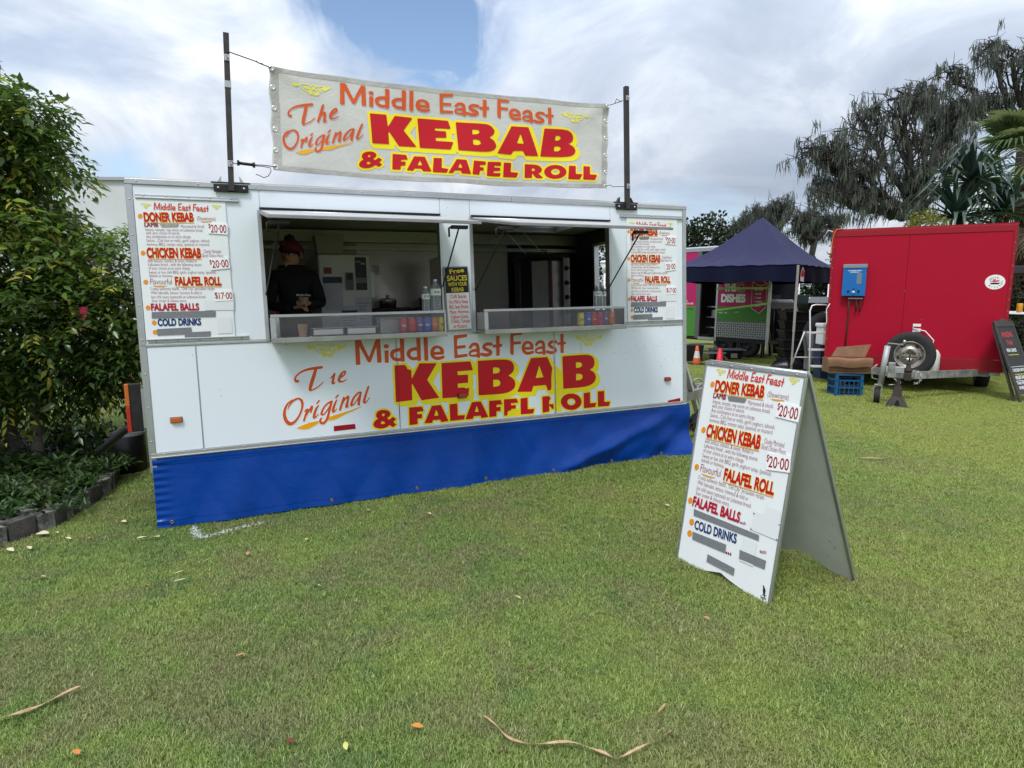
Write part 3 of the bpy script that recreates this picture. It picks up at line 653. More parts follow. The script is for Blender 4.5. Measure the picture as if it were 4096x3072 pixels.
# damaged area of yellow backing is filled again behind the lost E foot and the R
FALy = FAL + [poly(Z5, [(200, 1345), (345, 1330), (350, 1395), (190, 1410)]), poly(Z5, [(890, 1115), (935, 1130), (955, 1170), (940, 1215), (925, 1235), (965, 1335), (925, 1335), (900, 1240), (905, 1180)])]
FALy = [s_ for i, s_ in enumerate(FALy)]
KEBy = KEB + [poly(Z5, [(888, 700), (990, 870), (1000, 1040), (905, 1060), (945, 970), (905, 930), (880, 880), (900, 820), (870, 780)])]
k_ = .27125 / 2576 * 5.9
tfn = lambda a, b, h: (a, -.0065 - h, b)
A = Art()
A.add('ylw', shape_mesh(KEBy, .006, 26 * k_, (46 * k_, -40 * k_))).add('ylw2', shape_mesh(FALy, .005, 22 * k_))
A.add('red', shape_mesh(KEB, .005, 0)).add('red2', shape_mesh(FAL, .004, 0))
A.add('org', shape_mesh(MEF + Tst + ist + est, .004)).add('org2', shape_mesh(Ost, .0035)).add('amb', shape_mesh(UND, .004))
Xo = affine([TF.uv(*Z3(470, 190)), TF.uv(*Z3(1050, 180)), TF.uv(*Z3(780, 368))], [TF.uv(*Z5(1577, 225)), TF.uv(*Z5(1175, 240)), TF.uv(*Z5(1370, 386))])
orn = shape_mesh(ORN, .003); A.add('orn', orn).add('orn', (Xo(orn[0]), orn[1]))
# white halo of the orange vinyl letters
A.add('halo', shape_mesh(MEF + Tst + ist + est, .006, .007)).add('halo', shape_mesh(Ost + UND, .006, .006))
A.lay(tfn, trailer, {'halo': ('lettering_outline', L_white, .0005, None), 'ylw': ('lettering_outline', L_yel, .0010, 'yellow outline of the word KEBAB'), 'ylw2': ('lettering_outline', L_yel, .0007, 'yellow outline of & FALAFEL ROLL'),
    'red': ('lettering', L_red, .0018, 'red word KEBAB, worn'), 'red2': ('lettering', L_red, .0015, 'red words & FALAFEL ROLL, partly peeled'), 'org': ('lettering', L_org, .0024, 'orange words Middle East Feast and The'),
    'org2': ('lettering', L_org, .0024, 'orange script word Original'), 'amb': ('underline', L_amb, .0016, 'amber brush underline'), 'orn': ('scroll_ornament', L_pal, .0008, 'pair of yellow scroll ornaments')})
random.seed(9); pc = MB()
for i in range(95):
    a_, b_ = (random.gauss(4.1, .28), random.gauss(1.08, .09)) if i < 75 else (random.uniform(.4, 4.6), random.uniform(.6, 1.25))
    if 3.6 < a_ < 4.64 or i >= 75:
        r_ = random.uniform(.0015, .0042); w_ = random.uniform(0, 3.1); pc.add([(a_ + r_ * math.cos(w_) * 1.6, -.0068, b_ + r_ * math.sin(w_) * 1.6), (a_ - r_ * math.sin(w_) * .6, -.0068, b_ + r_ * math.cos(w_) * .6), (a_ - r_ * math.cos(w_) * 1.4, -.0068, b_ - r_ * math.sin(w_) * 1.4), (a_ + r_ * math.sin(w_) * .5, -.0068, b_ - r_ * math.cos(w_) * .5)], [(0, 1, 2, 3)])
T('paint_chips', pc, M_black, kind='stuff', fix=False)
# dark hairline seams over the letters, scuffs
T('seam_line', MB().box((1.7985, -.0105, .62), (1.8005, -.0095, 1.286)), M_black); T('seam_line', MB().box((3.2400, -.0105, .54), (3.2420, -.0098, 1.284)), M_black)
T('seam_line', MB().box((3.5150, -.0072, 1.07), (3.5165, -.0062, 1.22)), M_black)
# ================================================================== hanging banner
BNR = (-.05)
_c = [TF.uv(*B1(590, 365), BNR), TF.uv(*B2(1903, 412), BNR), TF.uv(*B2(1888, 1240), BNR), TF.uv(*B1(648, 1520), BNR)]
def bwave(a, b):
    s, t = (a - .95) / 2.9, (3.3 - b) / .75
    w = .014 * math.sin(6.0 * s + .8) + .007 * math.sin(15 * s + 4 * t) * (.3 + t) + .004 * math.sin(31 * s - 5 * t)
    for (x0, y0, dx, dy, am) in ((0, 0, 1, .55, .016), (1, 0, -1, .5, .020), (1, 1, -1, -.3, .010), (0, 1, 1, -.25, .008)):
        px, py = (s - x0) * 2.9, (t - y0) * .75; l = math.hypot(dx, dy); al = (px * dx + py * dy) / l; pe = (-px * dy + py * dx) / l
        if al > 0: w -= am * math.exp(-(pe / (.035 + .13 * al)) ** 2) * math.exp(-al / .7) * min(1, al / .05)
    w += .003 * math.sin(b * 40 + 3 * math.sin(a * 5)) * math.exp(-((s - .98) / .04) ** 2)
    return w
def bpt(a, b, h=0.): return (a, BNR + bwave(a, b) - h, b)
def bcloth(s, t):
    p = (1 - t) * ((1 - s) * _c[0] + s * _c[1]) + t * ((1 - s) * _c[3] + s * _c[2])
    sag = .030 * 4 * s * (1 - s) + .004 * math.sin(s * 23) * (1 if t in (0, 1) else 0)
    e = .006 * math.sin(t * 19) * (abs(s - .5) * 2) ** 20
    return bpt(p[0] + e, p[1] - sag)
M_ban = mat('banner_vinyl', (.62, .61, .57), .45, var=.5, vscale=2.6, c2=(.46, .45, .41), bump=.25, bscale=22, trl=.28)
bn = thing('banner', 'grimy white banner with kebab lettering strung above the trailer roof between two poles', 'banner', TF)
obj('cloth', MB().grid(bcloth, 200, 56), M_ban, bn, fix=False)
hm = MB()
for t0, t1 in ((.004, .05), (.95, .996)): hm.grid(lambda s, t: tuple(np.array(bcloth(.003 + .994 * s, t0 + (t1 - t0) * t)) + (0, -.0022, 0)), 160, 2)
for s0, s1 in ((.004, .022), (.978, .996)): hm.grid(lambda s, t: tuple(np.array(bcloth(s0 + (s1 - s0) * s, .05 + .9 * t)) + (0, -.0022, 0)), 2, 50)
obj('hem', hm, mat('banner_hem', (.44, .435, .41), .5, var=.7, vscale=6, c2=(.28, .26, .22), bump=.3, bscale=30), bn, fix=False)
def btr(Z, P): return [tuple(TF.uv(*Z(x, y), BNR)) for x, y in P]
def bpoly(Z, o, *h, soft=0): return poly(Z, o, *h, soft=soft, n=BNR)
kS = [B1(1382, 543), B1(1385, 788), B1(1663, 578), B1(1670, 808), B1(1748, 822), B1(1928, 850), B2(238, 313), B2(243, 508), B2(377, 317), B2(375, 505), B2(800, 375), B2(921, 380), B2(797, 563), B2(1308, 447), B2(1320, 596), B2(1355, 515)]
kD = [Z4(70, 100), Z4(87, 482), Z4(445, 93), Z4(467, 440), Z4(570, 447), Z4(806, 427), Z4(1527, 42), Z4(1540, 382), Z4(1728, 20), Z4(1732, 355), Z5(225, 185), Z5(402, 175), Z5(240, 515), Z5(985, 203), Z5(990, 487), Z5(1047, 317)]
H_mef = homog([TF.uv(*p, -.007) for p in kD], [TF.uv(*p, BNR) for p in kS])
tS = [B1(1090, 797), B1(785, 890), B1(975, 1032), B1(745, 1180), B1(838, 1300), B1(905, 1050), B1(1362, 950), B1(1645, 988), B1(1662, 1125), B1(1165, 1325), B1(863, 1348), B1(1515, 1197)]
tD = [Z3(707, 488), Z3(277, 690), Z3(515, 872), Z3(115, 1200), Z3(215, 1375), Z3(375, 958), Z3(1060, 690), Z3(1375, 787), Z3(1397, 955), Z3(690, 1352), Z3(315, 1407), Z3(1320, 1070)]
H_org = homog([TF.uv(*p, -.007) for p in tD], [TF.uv(*p, BNR) for p in tS])
HST = [strokes(B1, [(1196, 804, 26), (1172, 890, 30), (1142, 980, 24)], BNR), strokes(B1, [(1150, 955, 12), (1186, 894, 20), (1216, 890, 28), (1212, 940, 28), (1210, 980, 26), (1240, 972, 8)], BNR)]
BK = [bpoly(B1, [(1711, 895), (1895, 908), (1912, 1045), (1990, 920), (2185, 945), (2087, 1080), (2231, 1266), (2035, 1255), (1915, 1080), (1925, 1235), (1740, 1225)]),
      bpoly(B2, [(22, 550), (320, 577), (347, 658), (190, 648), (192, 673), (300, 682), (303, 745), (197, 742), (202, 774), (370, 788), (343, 862), (47, 838)]),
      bpoly(B2, [(395, 590), (680, 610), (738, 632), (770, 680), (760, 720), (718, 745), (768, 778), (788, 830), (768, 870), (700, 888), (418, 868)], [(555, 665), (557, 712), (605, 712), (625, 695), (620, 672), (595, 665)], [(560, 762), (565, 815), (615, 820), (638, 805), (630, 775), (605, 763)], soft=50),
      bpoly(B2, [(797, 900), (935, 636), (1105, 643), (1205, 925), (1073, 922), (1048, 875), (953, 878), (930, 915)], [(987, 803), (1025, 705), (1057, 807)]),
      bpoly(B2, [(1262, 655), (1470, 665), (1530, 690), (1553, 740), (1540, 785), (1503, 802), (1555, 830), (1573, 870), (1560, 908), (1500, 933), (1225, 928)], [(1373, 725), (1367, 772), (1405, 773), (1425, 750), (1415, 727)], [(1363, 828), (1360, 875), (1405, 877), (1428, 852), (1415, 828)], soft=50)]
_ab, _aa = (343, 1140, 685, 1418), (1595, 1315, 1852, 1497)
BF_ = [bpoly(B1, rebox(amp_o, _ab, _aa), *[rebox(h, _ab, _aa) for h in amp_h], soft=46),
       bpoly(B1, [(1965, 1342), (2115, 1353), (2133, 1405), (2058, 1408), (2057, 1428), (2108, 1425), (2107, 1470), (2055, 1474), (2053, 1517), (1962, 1512)]),
       bpoly(B2, [(-82, 1059), (-8, 922), (95, 927), (160, 1075), (78, 1072), (62, 1045), (-5, 1042), (-18, 1065)], [(25, 1010), (48, 960), (70, 1012)]),
       bpoly(B2, [(180, 940), (258, 945), (255, 1040), (322, 1053), (302, 1090), (170, 1080)]),
       bpoly(B2, [(318, 1092), (400, 957), (495, 965), (540, 1103), (450, 1098), (437, 1070), (378, 1068), (365, 1093)], [(412, 1040), (433, 995), (455, 1043)]),
       bpoly(B2, [(568, 970), (685, 980), (685, 1012), (628, 1015), (628, 1035), (665, 1037), (665, 1068), (627, 1070), (622, 1110), (553, 1105)]),
       bpoly(B2, [(705, 982), (833, 985), (838, 1022), (770, 1020), (770, 1037), (830, 1040), (830, 1070), (765, 1072), (762, 1090), (838, 1092), (825, 1125), (697, 1120)]),
       bpoly(B2, [(863, 990), (935, 993), (932, 1082), (1008, 1088), (990, 1135), (860, 1130)]),
       bpoly(B2, [(1070, 1005), (1180, 1008), (1220, 1020), (1243, 1050), (1235, 1080), (1205, 1092), (1258, 1140), (1185, 1140), (1143, 1090), (1143, 1138), (1070, 1138)], [(1140, 1043), (1140, 1072), (1165, 1070), (1175, 1058), (1163, 1044)], soft=40),
       bpoly(B2, ell(1372, 1078, 108, 68), ell(1375, 1077, 43, 31)), bpoly(B2, [(1505, 1018), (1570, 1022), (1568, 1100), (1632, 1103), (1607, 1155), (1497, 1150)]), bpoly(B2, [(1645, 1022), (1712, 1027), (1708, 1105), (1782, 1107), (1757, 1160), (1640, 1155)])]
def viamap(H, VF): return (H(VF[0]), VF[1])
AB = Art()
AB.add('y', shape_mesh(BK, .009, .019, (.028, -.020), merge=False)).add('y2', shape_mesh(BF_, .008, .016, merge=False))
AB.add('r', shape_mesh(BK, .008, merge=False)).add('r2', shape_mesh(BF_, .006, merge=False))
AB.add('o', viamap(H_mef, shape_mesh(MEF, .006, merge=False)))
AB.add('s', viamap(H_org, shape_mesh(Tst + est + Ost, .005, merge=False))).add('s', shape_mesh(HST, .005, merge=False))
AB.add('u', viamap(H_org, shape_mesh(UND, .006, merge=False)))
Xb1 = affine([TF.uv(*Z3(470, 200)), TF.uv(*Z3(1050, 185)), TF.uv(*Z3(780, 368))], [TF.uv(*B1(850, 550), BNR), TF.uv(*B1(1278, 612), BNR), TF.uv(*B1(1100, 693), BNR)])
Xb2 = affine([TF.uv(*Z3(470, 200)), TF.uv(*Z3(1050, 185)), TF.uv(*Z3(780, 368))], [TF.uv(*B2(1702, 525), BNR), TF.uv(*B2(1427, 498), BNR), TF.uv(*B2(1565, 594), BNR)])
orn2 = shape_mesh(ORN, .004, merge=False); AB.add('n', viamap(Xb1, orn2)).add('n', viamap(Xb2, orn2))
AB.lay(bpt, bn, {'y': ('lettering_outline', L_yel, .003, None), 'y2': ('lettering_outline', L_yel, .0032, None), 'r': ('lettering', L_red, .006, 'red word KEBAB'), 'r2': ('lettering', L_red, .006, 'red words & FALAFEL ROLL'),
                 'o': ('lettering', L_org, .0065, 'orange words Middle East Feast'), 's': ('lettering', L_org, .006, 'orange script words The Original'), 'u': ('underline', L_amb, .0045, None), 'n': ('scroll_ornament', L_pal, .004, None)})
e2 = MB().lathe([(.009, .001), (.012, -.003), (.018, -.002), (.020, .001)], ax='y', seg=12).add([(.009 * math.cos(t), 0, .009 * math.sin(t)) for t in np.linspace(0, 6.28, 9)[:-1]], [tuple(range(8))]).mesh('eyelet', mat('eyelet_metal', (.6, .6, .58), .3, .7))
for P, Z in (([(622, 398), (638, 603), (655, 833), (667, 1067), (674, 1298), (674, 1490)], B1), ([(1885, 434), (1877, 575), (1876, 744), (1874, 912), (1877, 1077), (1867, 1219)], B2)):
    for x, y in P: q = TF.uv(*Z(x, y), BNR); link('eyelet', e2, bn, loc=bpt(q[0], q[1], .004))
M_wire = mat('tie_wire', (.06, .045, .04), .6)
def wire(lst, r=.0035, m=M_wire, nm='tie_wire', tw=0):
    P = [np.array((TF.uv(*Z(x, y), BNR)[0], BNR - .01 + (.006 * math.sin(i * 2.1) if tw else 0), TF.uv(*Z(x, y), BNR)[1])) for i, (Z, x, y) in enumerate(lst)]
    obj(nm, MB().tube(P, r, 6), m, bn)
wire([(B1, 130, 212), (B1, 300, 272), (B1, 440, 322), (B1, 520, 358), (B1, 620, 396)], .004)
wire([(B1, 455, 318), (B1, 485, 345), (B1, 515, 350), (B1, 545, 368), (B1, 580, 380)], .003, tw=1)
wire([(B1, 170, 1425), (B1, 205, 1448), (B1, 245, 1458)]); wire([(B1, 440, 1468), (B1, 520, 1470), (B1, 590, 1478), (B1, 674, 1490)]); wire([(B1, 440, 1478), (B1, 530, 1485), (B1, 610, 1500), (B1, 620, 1540), (B1, 590, 1590), (B1, 540, 1610), (B1, 480, 1580), (B1, 450, 1573)], .003)
wire([(B2, 1885, 432), (B2, 1960, 405), (B2, 2036, 380)]); wire([(B2, 1960, 405), (B2, 1975, 360), (B2, 2010, 385), (B2, 2036, 378)], .003); wire([(B2, 1867, 1219), (B2, 1920, 1205), (B2, 1935, 1225), (B2, 2000, 1222), (B2, 2068, 1220)], .003, tw=1)
q0, q1 = TF.uv(*B1(250, 1446), BNR), TF.uv(*B1(436, 1470), BNR)
obj('tension_strap', MB().tube([(q0[0], BNR - .01, q0[1]), (q1[0], BNR - .01, q1[1])], .011, 8).tube([(q0[0] - .004, BNR - .01, q0[1]), (q0[0] + .012, BNR - .01, q0[1])], .019, 10).tube([(q1[0] - .012, BNR - .01, q1[1]), (q1[0] + .004, BNR - .01, q1[1])], .019, 10), M_black, bn)
# ================================================================== menu boards
Z1 = lambda x, y: (x * .49729, 650 + y * .49729)
ZC = lambda x, y: (1750 + x * .47468, 780 + y * .47468)
ZA = lambda x, y: (2600 + x * .63291, 1400 + y * .63291)
MN = -.022
m1 = lambda x, y: tuple(TF.uv(*Z1(x, y), MN))
def menu_art(kind):
    a = Art(); k1 = .49729 / 2576 * 4.75
    Hm = affine([TF.uv(*Z4(70, 100)), TF.uv(*Z4(87, 482)), TF.uv(*Z5(1047, 315)), TF.uv(*Z5(1013, 487))], [m1(1236, 316), m1(1240, 384), m1(1684, 372), m1(1668, 390)])
    a.add('org', viamap(Hm, shape_mesh(MEF, .010)))
    for pts in ([m1(1130, 325), m1(1215, 335), m1(1172, 367)], [m1(1778, 345), m1(1700, 340), m1(1740, 378)]):
        a.add('pal', viamap(affine([TF.uv(*Z3(470, 200)), TF.uv(*Z3(1050, 185)), TF.uv(*Z3(780, 368))], pts), orn))
    def big(t, x0, y0, x1, y1, cap, lay, ol=True, g=.045):
        p0, p1 = m1(x0, y0), m1(x1, y1); c = cap * k1
        a.add(lay, bold_text(t, p0, p1, c, g))
        if ol:
            sg = text_segs(t); nat = (sg[:, [0, 2]].min(), sg[:, [0, 2]].max()); V, F = shape_mesh([('P', sg)], .035, g + .028); a.add('yel', (fit_text(V, p0, p1, c, nat), F))
            d = 12; a.quad('amb', [m1(x0 + 2, y0 + d + 4), m1(x1 + 4, y1 + d + 4), m1(x1 + 4, y1 + d - 1), m1(x0 + 2, y0 + d - 1)])
    big('DONER KEBAB', 1162, 472, 1558, 472, 62, 'red'); big('CHICKEN KEBAB', 1185, 762, 1617, 764, 68, 'red'); big('FALAFEL ROLL', 1412, 985, 1780, 985, 60, 'red')
    big('FALAFEL BALLS', 1218, 1190, 1600, 1186, 50, 'crm', False); big('COLD DRINKS', 1272, 1313, 1617, 1306, 50, 'nav', False); big('LAMB', 1163, 515, 1272, 516, 30, 'mar', False, .03)
    tx = [('(Shawirama)', 1585, 462, 1733, 466, 30), ('Marinated & sliced,', 1457, 524, 1645, 524, 23), ('lettuce, tomato, raw onion on Lebanese bread,', 1170, 549, 1632, 556, 23), ('with your choice of sauces.', 1174, 577, 1447, 577, 23),
          ('Any combination at no extra charge.', 1176, 606, 1537, 607, 23), ('Sauces....Chili (hot or mild)...garlic yoghurt, tahineh,', 1177, 636, 1690, 640, 23), ('hommus BBQ, tomato satay, (peanut) or mustard.', 1183, 668, 1685, 670, 23),
          ('Chunky Marinated', 1640, 727, 1778, 728, 28), ('Sliced Chicken Pieces', 1628, 760, 1797, 764, 28), ('with lettuce, tomato, & onion. Rolled in', 1188, 802, 1582, 802, 23), ('Lebanese bread ...with the following sauces', 1193, 830, 1621, 832, 23),
          ('of your choice at no extra charge.', 1195, 860, 1532, 861, 23), ('Sweet or hot chili BBQ, garlic yoghurt satay, (peanut)', 1197, 893, 1736, 893, 23), ('tahineh or hommus.', 1198, 921, 1394, 922, 23),
          ('Flavourful', 1210, 980, 1382, 980, 44), ('3 tasty authentic falafel..."Old City" Jerusalem recipe.', 1209, 1026, 1731, 1024, 23), ('With tabouleh, lettuce, hommus & mild or', 1213, 1058, 1625, 1058, 23),
          ('hot chili sauce (optional) on Lebanese bread.', 1218, 1092, 1657, 1090, 23), ('Sour cream & cheese extra.', 1221, 1122, 1502, 1122, 23)]
    for t, x0, y0, x1, y1, c in tx: a.add('txt', thin_text(t, m1(x0, y0), m1(x1, y1), c * k1, -.010))
    a.quad('amb', [m1(1604, 472), m1(1712, 470), m1(1700, 478), m1(1640, 480)]); a.quad('amb', [m1(1220, 990), m1(1352, 990), m1(1310, 1000), m1(1250, 999)])
    for x, y in ((1127, 430), (1150, 727), (1172, 961), (1190, 1168), (1240, 1288), (1247, 1365)):
        a.quad('dot', [m1(*p) for p in ell(x, y, 19, 19, 20)])
    pr = [((1676, 488), (1830, 494), (1832, 580), (1676, 570)), ((1680, 775), (1836, 762), (1852, 850), (1697, 866)), ((1716, 1036), (1870, 1027), (1878, 1108), (1730, 1118))]
    for i, P in enumerate(pr): a.quad('card%d' % i, [m1(*p) for p in P])
    for t, x0, y0, x1, y1, c in (('20·00', 1697, 562, 1822, 566, 58), ('20·00', 1710, 848, 1841, 840, 56), ('17·00', 1763, 1099, 1870, 1096, 50)): a.add('price', bold_text(t, m1(x0, y0), m1(x1, y1), c * k1, .012))
    for i, (x0, y0, x1, y1, c) in enumerate(((1679, 528, 1694, 528, 36), (1689, 820, 1704, 819, 36), (1732, 1093, 1755, 1091, 46))):
        if not (kind == 'right' and i == 1): a.add('price', bold_text('$', m1(x0, y0), m1(x1, y1), c * k1, .012))
    if kind != 'aboard':
        a.quad('blank', [m1(1638, 1108), m1(1880, 1110), m1(1880, 1186), m1(1650, 1188)]); a.quad('blank', [m1(1743, 1247), m1(1862, 1242), m1(1868, 1372), m1(1752, 1377)])
        a.quad('tape0', [m1(1220, 1203), m1(1734, 1192), m1(1734, 1240), m1(1220, 1254)]); a.quad('tape1', [m1(1262, 1340), m1(1540, 1325), m1(1543, 1380), m1(1265, 1392)]); a.quad('tape2', [m1(1485, 1366), m1(1696, 1357), m1(1693, 1400), m1(1487, 1410)])
    a.quad('smudge' if kind == 'left' else 'tape3', [m1(1284, 494), m1(1330, 489), m1(1440, 492), m1(1428, 517), m1(1300, 519)])
    return a
L_smu = mat('scraped_paint', (.42, .39, .33), .7, var=.8, vscale=60, c2=(.2, .18, .15)); L_blank = mat('blank_plate', (.70, .73, .74), .35)
M_board = mat('sign_board', (.76, .785, .80), .38, var=.12, vscale=3, c2=(.60, .62, .62)); M_pv = mat('price_card', (.82, .83, .83), .35)
chips(M_board, 60, .75)
SPEC = {'org': ('lettering', mat('letter_red_orange', (.60, .045, .02), .4), .0022, 'orange heading Middle East Feast'), 'pal': ('scroll_ornament', L_pal, .0015, None), 'yel': ('lettering_outline', L_yel, .0012, None), 'amb': ('underline', L_amb, .0019, None),
        'red': ('lettering', L_red, .0024, 'red dish names'), 'crm': ('lettering', mat('letter_crimson', (.42, .006, .03), .4), .0024, 'red words FALAFEL BALLS'), 'nav': ('lettering', L_navy, .0024, 'navy words COLD DRINKS'), 'mar': ('lettering', L_mar, .0024, None), 'txt': ('small_lettering', mat('letter_wine', (.28, .035, .06), .5), .0018, 'maroon menu text'),
        'dot': ('bullet_spot', mat('spot_orange', (.78, .27, .004), .4), .0014, None), 'blank': ('blank_plate', L_blank, .0030, None), 'tape0': ('tape_patch', M_tape, .0034, None), 'tape1': ('tape_patch', M_tape, .0034, None), 'tape2': ('tape_patch', M_tape, .0040, None), 'tape3': ('tape_patch', M_tape, .0034, None), 'tape4': ('tape_patch', M_tape, .0034, None),
        'smudge': ('scraped_patch', L_smu, .0026, None), 'price': ('price_lettering', mat('letter_price', (.33, .005, .03), .4), .0062, None), 'card0': ('price_card', M_pv, .0048, None), 'card1': ('price_card', M_pv, .0048, None), 'card2': ('price_card', M_pv, .0048, None)}
def cards_thick(parent, fn, a, map2=None):
    for k in ('card0', 'card1', 'card2'):
        if k in a.L:
            V, F = a.L.pop(k)[0]; Q = map2(V) if map2 is not None else V; n = len(Q)
            mb = MB().add([fn(p[0], p[1], .0005) for p in Q] + [fn(p[0], p[1], .0055) for p in Q], [tuple(range(n, 2 * n))] + [(i, (i + 1) % n, n + (i + 1) % n, n + i) for i in range(n)])
            obj('price_card', mb, M_pv, parent)
tfm = lambda a, b, h: (a, -.0165 - h, b)
for kind, (a0, a1) in (('left', (.036, .609)), ('right', (4.022, 4.600))):
    mbd = thing('menu_board', 'white kebab menu board held in rails at the left end of the trailer' if kind == 'left' else 'white kebab menu board at the right end of the trailer, behind the raised hatch edge', 'menu board', TF)
    obj('board', MB().box((a0, -.0160, 1.338), (a1, -.0075, 2.306), .002), M_board, mbd)
    art = menu_art(kind)
    mp = None
    if kind == 'right':
        src = [m1(*p) for p in ((1127, 430), (1150, 727), (1172, 961), (1190, 1168), (1240, 1288), (1247, 1365), (1558, 472), (1617, 764), (1780, 985), (1600, 1186), (1617, 1306), (1731, 1024), (1690, 640), (1832, 494), (1684, 372))]
        dst = [tuple(TF.uv(*ZC(*p), MN)) for p in ((1612, 305), (1613, 535), (1617, 720), (1614, 884), (1641, 967), (1641, 1022), (1862, 336), (1888, 560), (1962, 740), (1860, 895), (1860, 985), (1925, 768), (1925, 464), (2010, 352), (1930, 262))]
        mp = affine(src, dst)
    cards_thick(mbd, tfm, art, mp)
    art.lay(tfm, mbd, SPEC, mp)
    x0, x1 = (.045, .70) if kind == 'left' else (3.95, 4.665)
    for nm, v0, v1 in (('upper_rail', 2.306, 2.338), ('lower_rail', 1.318, 1.346)):
        T('board_' + nm, MB().box((x0, -.024, v0 if v0 > 2 else v1 - .012), (x1, -.006, (v0 + .012) if v0 > 2 else v1), .003).box((x0, -.012, v0), (x1, -.006, v1), .002), M_alu)
        for k in range(5): rivet(x0 + .05 + k * (x1 - x0 - .1) / 4, (v0 + v1) / 2 + (.006 if v0 > 2 else -.006), -.013)
# ================================================================== sandwich board on the lawn
bl, br_, rL, rR = G(2709, 2236), G(3074, 2420), ray(2846, 1458), ray(3250, 1494)
bvec = br_ - bl; st = np.linalg.lstsq(np.stack([rL, -rR], 1), -bvec, rcond=None)[0]
tl_, tr_ = EYEP + rL * st[0], EYEP + rR * st[1]
uA = bvec / np.linalg.norm(bvec); wA = np.linalg.norm(bvec); vA = ((tl_ - bl) + (tr_ - br_)) / 2; vA -= uA * (vA @ uA); hA = np.linalg.norm(vA); vA /= hA
AF = Frame(bl, uA, np.cross(vA, uA), vA)
print('sandwich board', wA, hA, AF.v)
ab = thing('sandwich_board', 'white A-frame kebab menu sign standing open on the lawn in front of the trailer', 'sandwich board', AF)
afn = lambda a, b, h: (a, -.001 - h, b)
def A_(x, y): return tuple(AF.uv(*ZA(x, y)))
outl = [A_(172, 1320), A_(285, 1385), A_(445, 1407), A_(495, 1447), A_(600, 1529), A_(752, 1612)]
xl, xr = A_(172, 1320)[0], wA
front = [(0, -.005)] + [A_(285, 1385), A_(445, 1407), A_(500, 1455), A_(600, 1529)] + [(wA, -.005), (wA, hA), (0, hA)]
obj('front_panel', MB().prism(front, 0, .008), M_board, ab)
M_abk = mat('board_back', (.62, .65, .61), .45, var=.5, vscale=2.5, c2=(.38, .40, .36), bump=.05)
chips(M_abk, 30, .70)
ed = MB(); ed.box((-.009, -.005, -.004), (.006, .014, hA + .004), .003).box((wA - .006, -.005, -.004), (wA + .009, .014, hA + .004), .003); obj('edge_trim', ed, M_alu, ab)
obj('top_trim', MB().box((-.009, -.007, hA - .016), (wA + .009, .017, hA + .008), .003), M_alu, ab)
for k in range(5): link('rivet', rv, ab, loc=(.05 + k * (wA - .1) / 4, -.007, hA - .006))
# rear panel: from the hinge to the ground behind
bR = G(3418, 2330); bLk = bR - bvec
hinL = AF.O + AF.v * (hA + .002) + AF.n * .02
Mi = np.stack([AF.u, AF.n, AF.v], 1)
loc = lambda p: tuple(Mi.T @ (np.array(p) - AF.O))
topL, topR = np.array(loc(hinL)), np.array(loc(hinL)) + (wA, 0, 0)
fL, fR = np.array(loc(bLk)), np.array(loc(bR))
print('rear panel length', np.linalg.norm(topR - fR))
dn = (fR - topR); dn /= np.linalg.norm(dn); nr = np.cross((1, 0, 0), dn)
if nr[1] < 0: nr = -nr
lenB = np.linalg.norm(fR - topR)
rp_ = [(0, lenB), (.10, lenB), (.32, lenB - .075), (.42, lenB - .075), (.60, lenB), (wA, lenB), (wA, 0), (0, 0)]
V = [topL + np.array((x, 0, 0)) + dn * l for x, l in rp_]; n8 = len(V)
obj('rear_panel', MB().add(V + [v + nr * .008 for v in V], [tuple(range(n8)), tuple(range(2 * n8 - 1, n8 - 1, -1))] + [(i, (i + 1) % n8, n8 + (i + 1) % n8, n8 + i) for i in range(n8)]), M_abk, ab)
ed = MB()
for x in (0, wA): ed.bar(topL + (x, 0, 0) + nr * .004, topL + (x, 0, 0) + nr * .004 + dn * lenB, .018, .018, nr)
ed.bar(topL + nr * .004, topR + nr * .004, .018, .03, nr); obj('edge_trim', ed, M_alu, ab)
obj('hinge', MB().tube([(0, .012, hA + .008), (wA, .012, hA + .008)], .009, 8), M_alu, ab)
art = menu_art('aboard')
src = [m1(*p) for p in ((1127, 430), (1150, 727), (1172, 961), (1190, 1168), (1162, 475), (1560, 478), (1185, 768), (1618, 768), (1412, 990), (1785, 990), (1218, 1190), (1600, 1186), (1240, 312), (1683, 388), (1832, 494), (1836, 762), (1658, 1092), (1690, 640))]
dst = [A_(*p) for p in ((392, 222), (341, 500), (301, 729), (261, 962), (403, 262), (707, 302), (360, 547), (690, 610), (448, 822), (755, 910), (275, 992), (563, 1092), (505, 118), (862, 222), (957, 380), (908, 678), (651, 1000), (809, 497))]
mpA = homog(src, dst)
# pieces that differ on this board
for k in ('nav', 'card2'): art.L.pop(k)
art.L['dot'] = art.L['dot'][:4]; art.L['price'] = [p for i, p in enumerate(art.L['price']) if i in (0, 1, 3, 4)]
cards_thick(ab, afn, art, mpA)
art.lay(afn, ab, SPEC, mpA)
a2 = Art(); kA = .63291 / 2576 * 3.75
for x, y in ((265, 1087), (252, 1159)): a2.quad('dot', [A_(*p) for p in ell(x, y, 15, 21, 20)])
a2.add('nav', bold_text('COLD DRINKS', A_(283, 1128), A_(546, 1222), .052, .034))
a2.add('mar', thin_text('each', A_(569, 1096), A_(606, 1106), .018)).add('mar', thin_text('each', A_(695, 1280), A_(736, 1290), .02))
for i, P in enumerate((((280, 1004), (692, 1170), (690, 1207), (279, 1045)), ((272, 1147), (485, 1230), (478, 1284), (270, 1196)), ((368, 1290), (538, 1380), (532, 1426), (360, 1336)), ((570, 1262), (737, 1332), (727, 1386), (566, 1320)), )):
    a2.quad('tape%d' % i, [A_(*p) for p in P])
